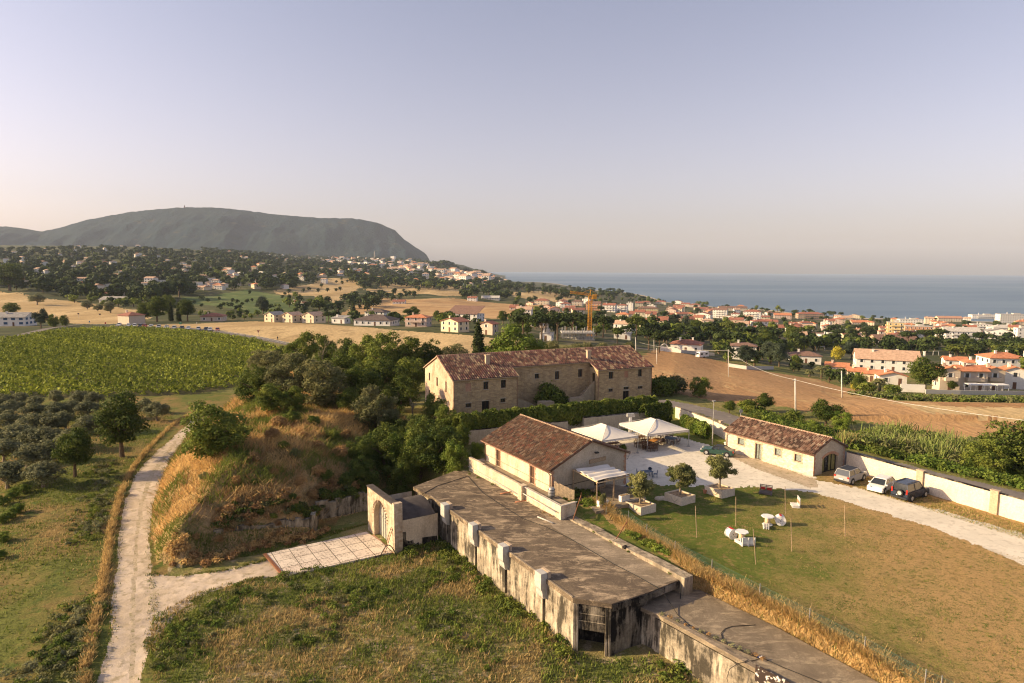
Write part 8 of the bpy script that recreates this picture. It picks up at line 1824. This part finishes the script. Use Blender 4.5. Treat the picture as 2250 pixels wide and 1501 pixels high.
    def scatter(P,n,kinds,hm_,lab,gap,mind=0,store=None,avoid=True):
        k=tr=0; xs=[q[0] for q in P]; ys=[q[1] for q in P]; loc=[]
        while k<n and tr<n*14:
            tr+=1; u=rs.uniform(min(xs),max(xs)); v=rs.uniform(min(ys),max(ys))
            if not inpoly(np.array([u]),np.array([v]),P)[0]: continue
            p=place(u,v)
            if p is None or p[2]<-59.6 or p[1]<mind: continue
            if avoid:
                dx_=HN[:,0]-p[0]; dy_=HN[:,1]-p[1]
                if ((dx_**2+dy_**2)<(HN[:,2]+2.5)**2).any(): continue
                if p[1]>700 and ((np.abs(HN[:,0]/HN[:,1]-p[0]/p[1])*p[1]<HN[:,2]*.8+3)&(dy_>0)&(dy_<70+.03*p[1])).any(): continue
            if any((p[0]-a)**2+(p[1]-b)**2<gap*gap for a,b in loc[-120:]): continue
            loc.append(p[:2]); kd=rs.choice(kinds); d=FP[kd,rs.randrange(4)]; h=rs.uniform(*hm_); k+=1
            if kd=='round': NR[0]+=1
            if store is not None or (kd=='round' and NR[0]>285): (st if store is None else store).append((p,d,h,rs.uniform(0,6.28),rs.uniform(.9,1.35))); continue
            o=link({'pine':'stone_pine','round':'round_tree','roundlit':'leafy_tree','cyp':'cypress_tree'}[kd],d['mesh']); s=h/d['h']; wd=rs.uniform(.9,1.3); o.location=p; o.scale=(s*wd,s*wd,s); o.rotation_euler=(0,0,rs.uniform(0,6.28))
            nm={'pine':'dark umbrella pine','round':'dark round tree','roundlit':'lit green tree','cyp':'slim dark cypress'}[kd]; tag(o,nm+' '+lab,'tree',nm+'s '+lab)
    # coastal town
    scatter([(1120,640),(1290,655),(1400,662),(1400,740),(1130,740)],60,['pine','round','roundlit'],(6,11),'among the left houses of the coastal town',7)
    scatter([(1400,664),(1700,680),(1700,790),(1460,760),(1400,740)],110,['pine','round','roundlit','pine'],(6,11),'between the houses of mid town',7)
    scatter([(1700,690),(2255,704),(2255,830),(2080,780),(1900,770),(1720,790)],120,['pine','round','roundlit','pine'],(6,10),'in the right part of the coastal town',7)
    scatter([(1740,752),(2250,772),(2250,788),(1740,772)],52,['round'],(6,8.5),'in the grey green row beyond the sports ground',5)
    scatter([(1120,628),(1340,640),(1400,655),(1340,662),(1220,655),(1120,640)],110,['round','pine','round'],(12,19),'on the coast above the sea left of the town',7)
    scatter([(1740,690),(1850,688),(1850,700),(1740,702)],16,['pine'],(9,13),'on the headland by the shore',7)
    scatter([(1730,806),(1830,812),(1905,850),(1900,866),(1840,846),(1740,818)],16,['round','roundlit'],(3,5),'in the hedge at the far edge of the brown field',4)
    scatter([(1560,770),(1760,780),(1760,812),(1600,800)],20,['round','roundlit'],(4,7),'round the villas beyond the brown field',5)
    scatter([(1380,655),(1550,664),(1700,672),(2000,684),(2255,694),(2255,706),(1700,688),(1380,668)],40,['pine','roundlit','roundlit'],(10,15),'along the shore in front of the sea',9)
    # fields in the middle
    scatter([(610,640),(640,618),(720,612),(790,614),(785,632),(700,650),(640,648)],24,['round'],(6,8),'dotted over the far golden field',16)
    scatter([(810,655),(870,640),(940,630),(930,648),(880,662),(820,664)],26,['round'],(7,10),'along the top edge of the wide tan field',9)
    scatter([(735,688),(760,660),(835,655),(835,672),(790,692)],34,['round','round','cyp'],(10,14),'in the dark spinney beside the tan field',7)
    scatter([(480,672),(560,664),(700,690),(800,702),(760,712),(560,698),(480,690)],26,['round','roundlit'],(4,8),'between the green field and the cream houses',8)
    scatter([(620,660),(740,665),(730,690),(640,685)],20,['round','roundlit'],(8,12),'in the clump around the tiny white cottages',8)
    scatter([(400,655),(600,640),(650,650),(560,680),(430,680)],14,['round'],(4,6),'dotted over the green field',14)
    scatter([(1010,650),(1115,640),(1115,658),(1080,664),(1010,662)],30,['round','pine'],(11,16),'behind the small white house above the tan field',8)
    scatter([(440,694),(560,690),(560,704),(440,708)],14,['roundlit','round'],(3,5),'in the hedge before the cream houses',7)
    scatter([(740,704),(1000,704),(1090,716),(1040,726),(900,716),(740,712)],28,['round','roundlit'],(4,8),'round the houses between the two tan fields',7)
    scatter([(130,650),(330,664),(330,682),(240,676),(140,662)],26,['round','roundlit'],(6,10),'round the grey barn above the tan field',8)
    hill=[(-40,552),(200,545),(440,556),(560,568),(700,574),(760,600),(800,612),(720,612),(620,640),(520,640),(400,652),(330,670),(130,650),(60,640),(-40,632)]
    scatter(hill,150,['pine','round','pine','roundlit'],(13,20),'on the wooded hillside at the left',20,mind=600)
    scatter([(700,585),(860,604),(1000,618),(1120,628),(1120,640),(1010,640),(860,632),(800,640),(760,612)],80,['pine','round','round','roundlit'],(13,20),'in the belt of trees before the seaside villages',14)
    # the rest reads as one mass
    scatter(hill,1150,['pine','round','round','roundlit'],(11,19),'',13,mind=560,store=st)
    scatter([(440,550),(700,563),(800,575),(900,590),(1000,604),(1100,616),(1120,630),(1000,622),(850,606),(700,585),(460,566)],420,['round','pine'],(13,20),'',18,mind=1400,store=st)
    scatter([(690,560),(900,556),(960,585),(1010,600),(900,600),(720,582)],230,['round'],(13,20),'',24,mind=1800,store=st)
    scatter([(700,585),(860,604),(1000,618),(1120,628),(1120,640),(1010,640),(860,630),(800,636),(760,612)],240,['round','pine'],(11,17),'',13,store=st)
    scatter([(1200,640),(1300,640),(1700,676),(2255,700),(2255,770),(1700,770),(1400,745),(1200,700)],420,['round','roundlit','round'],(3.5,8),'',6,store=st)
    # wooded point at the foot of the mountain
    for u0,u1,v0,v1,n in ((938,1006,571,596,220),(1040,1068,592,602,50),(1008,1040,590,602,60)):
        for _ in range(n):
            u=rs.uniform(u0,u1); tt=(u-u0)/(u1-u0); v=rs.uniform(v0+ (v1-v0)*(.0+.9*abs(tt-.45)**1.6*1.6),v1+2); p=atY(u,v,3300.); d=FP['round',rs.randrange(4)]; st.append(((p[0],3300+rs.uniform(-60,60),p[2]-22),d,rs.uniform(20,30),rs.uniform(0,6),1.3))
    Vs=[];Qs=[];b=0
    for p,d,h,rz,wd in st:
        s=h/d['h']; c,sn=math.cos(rz),math.sin(rz); V=d['V'].reshape(-1,4,3); V=V[:: (2 if p[1]>900 else 1)].reshape(-1,3)*np.array((s*wd,s*wd,s))*(1.0)
        if p[1]>900:   # keep the crown closed with fewer, larger leaves
            q=V.reshape(-1,4,3); m=q.mean(1,keepdims=True); V=(m+(q-m)*1.4).reshape(-1,3)
        X=V[:,0]*c-V[:,1]*sn+p[0];Y=V[:,0]*sn+V[:,1]*c+p[1]; Vs.append(np.stack([X,Y,V[:,2]+p[2]],1)); n=len(V)//4; Qs.append(np.arange(4*n).reshape(-1,4)+b); b+=4*n
    tag(link('far_woodland',np_mesh('far_woodland',np.concatenate(Vs),np.concatenate(Qs),[LM['pine']])),'mass of dark trees covering the far hills and town gardens','woodland',kind='stuff')
    print('stuff trees',len(st))
    # headland rock under the point
    m_=MB(); P=[atY(u,v,3330.) for u,v in ((925,578),(950,573),(975,575),(1000,588),(1030,592),(1060,597),(1075,606),(1120,612),(1120,640),(900,640))]; m_.prism([(p[0],3320) for p in P[:8]]+[(P[7][0],3420),(P[0][0],3420)],-66,[p[2]-14 for p in P[:8]]+[P[7][2]-14,P[0][2]-14]); tag(m_.build('headland',MAT['far_wood']),kind='structure')
far_trees()

def number_labels():
    """name the place in the row of small groups of look-alikes"""
    O='first second third fourth fifth sixth seventh eighth ninth tenth eleventh twelfth'.split(); g={}
    for o in COL.objects:
        if o.parent is None and o.get('label') and o.get('group'): g.setdefault((o['group'],o['label']),[]).append(o)
    for k,l in g.items():
        if 1<len(l)<=12 and len(k[1].split())<=12 and min(o.location.y for o in l)<2600:
            l.sort(key=lambda o:o.location.x/max(o.location.y,1))
            for i,o in enumerate(l): o['label']=k[1]+', '+('leftmost' if i==0 else 'rightmost' if i==len(l)-1 else O[i]+' from left')
number_labels()
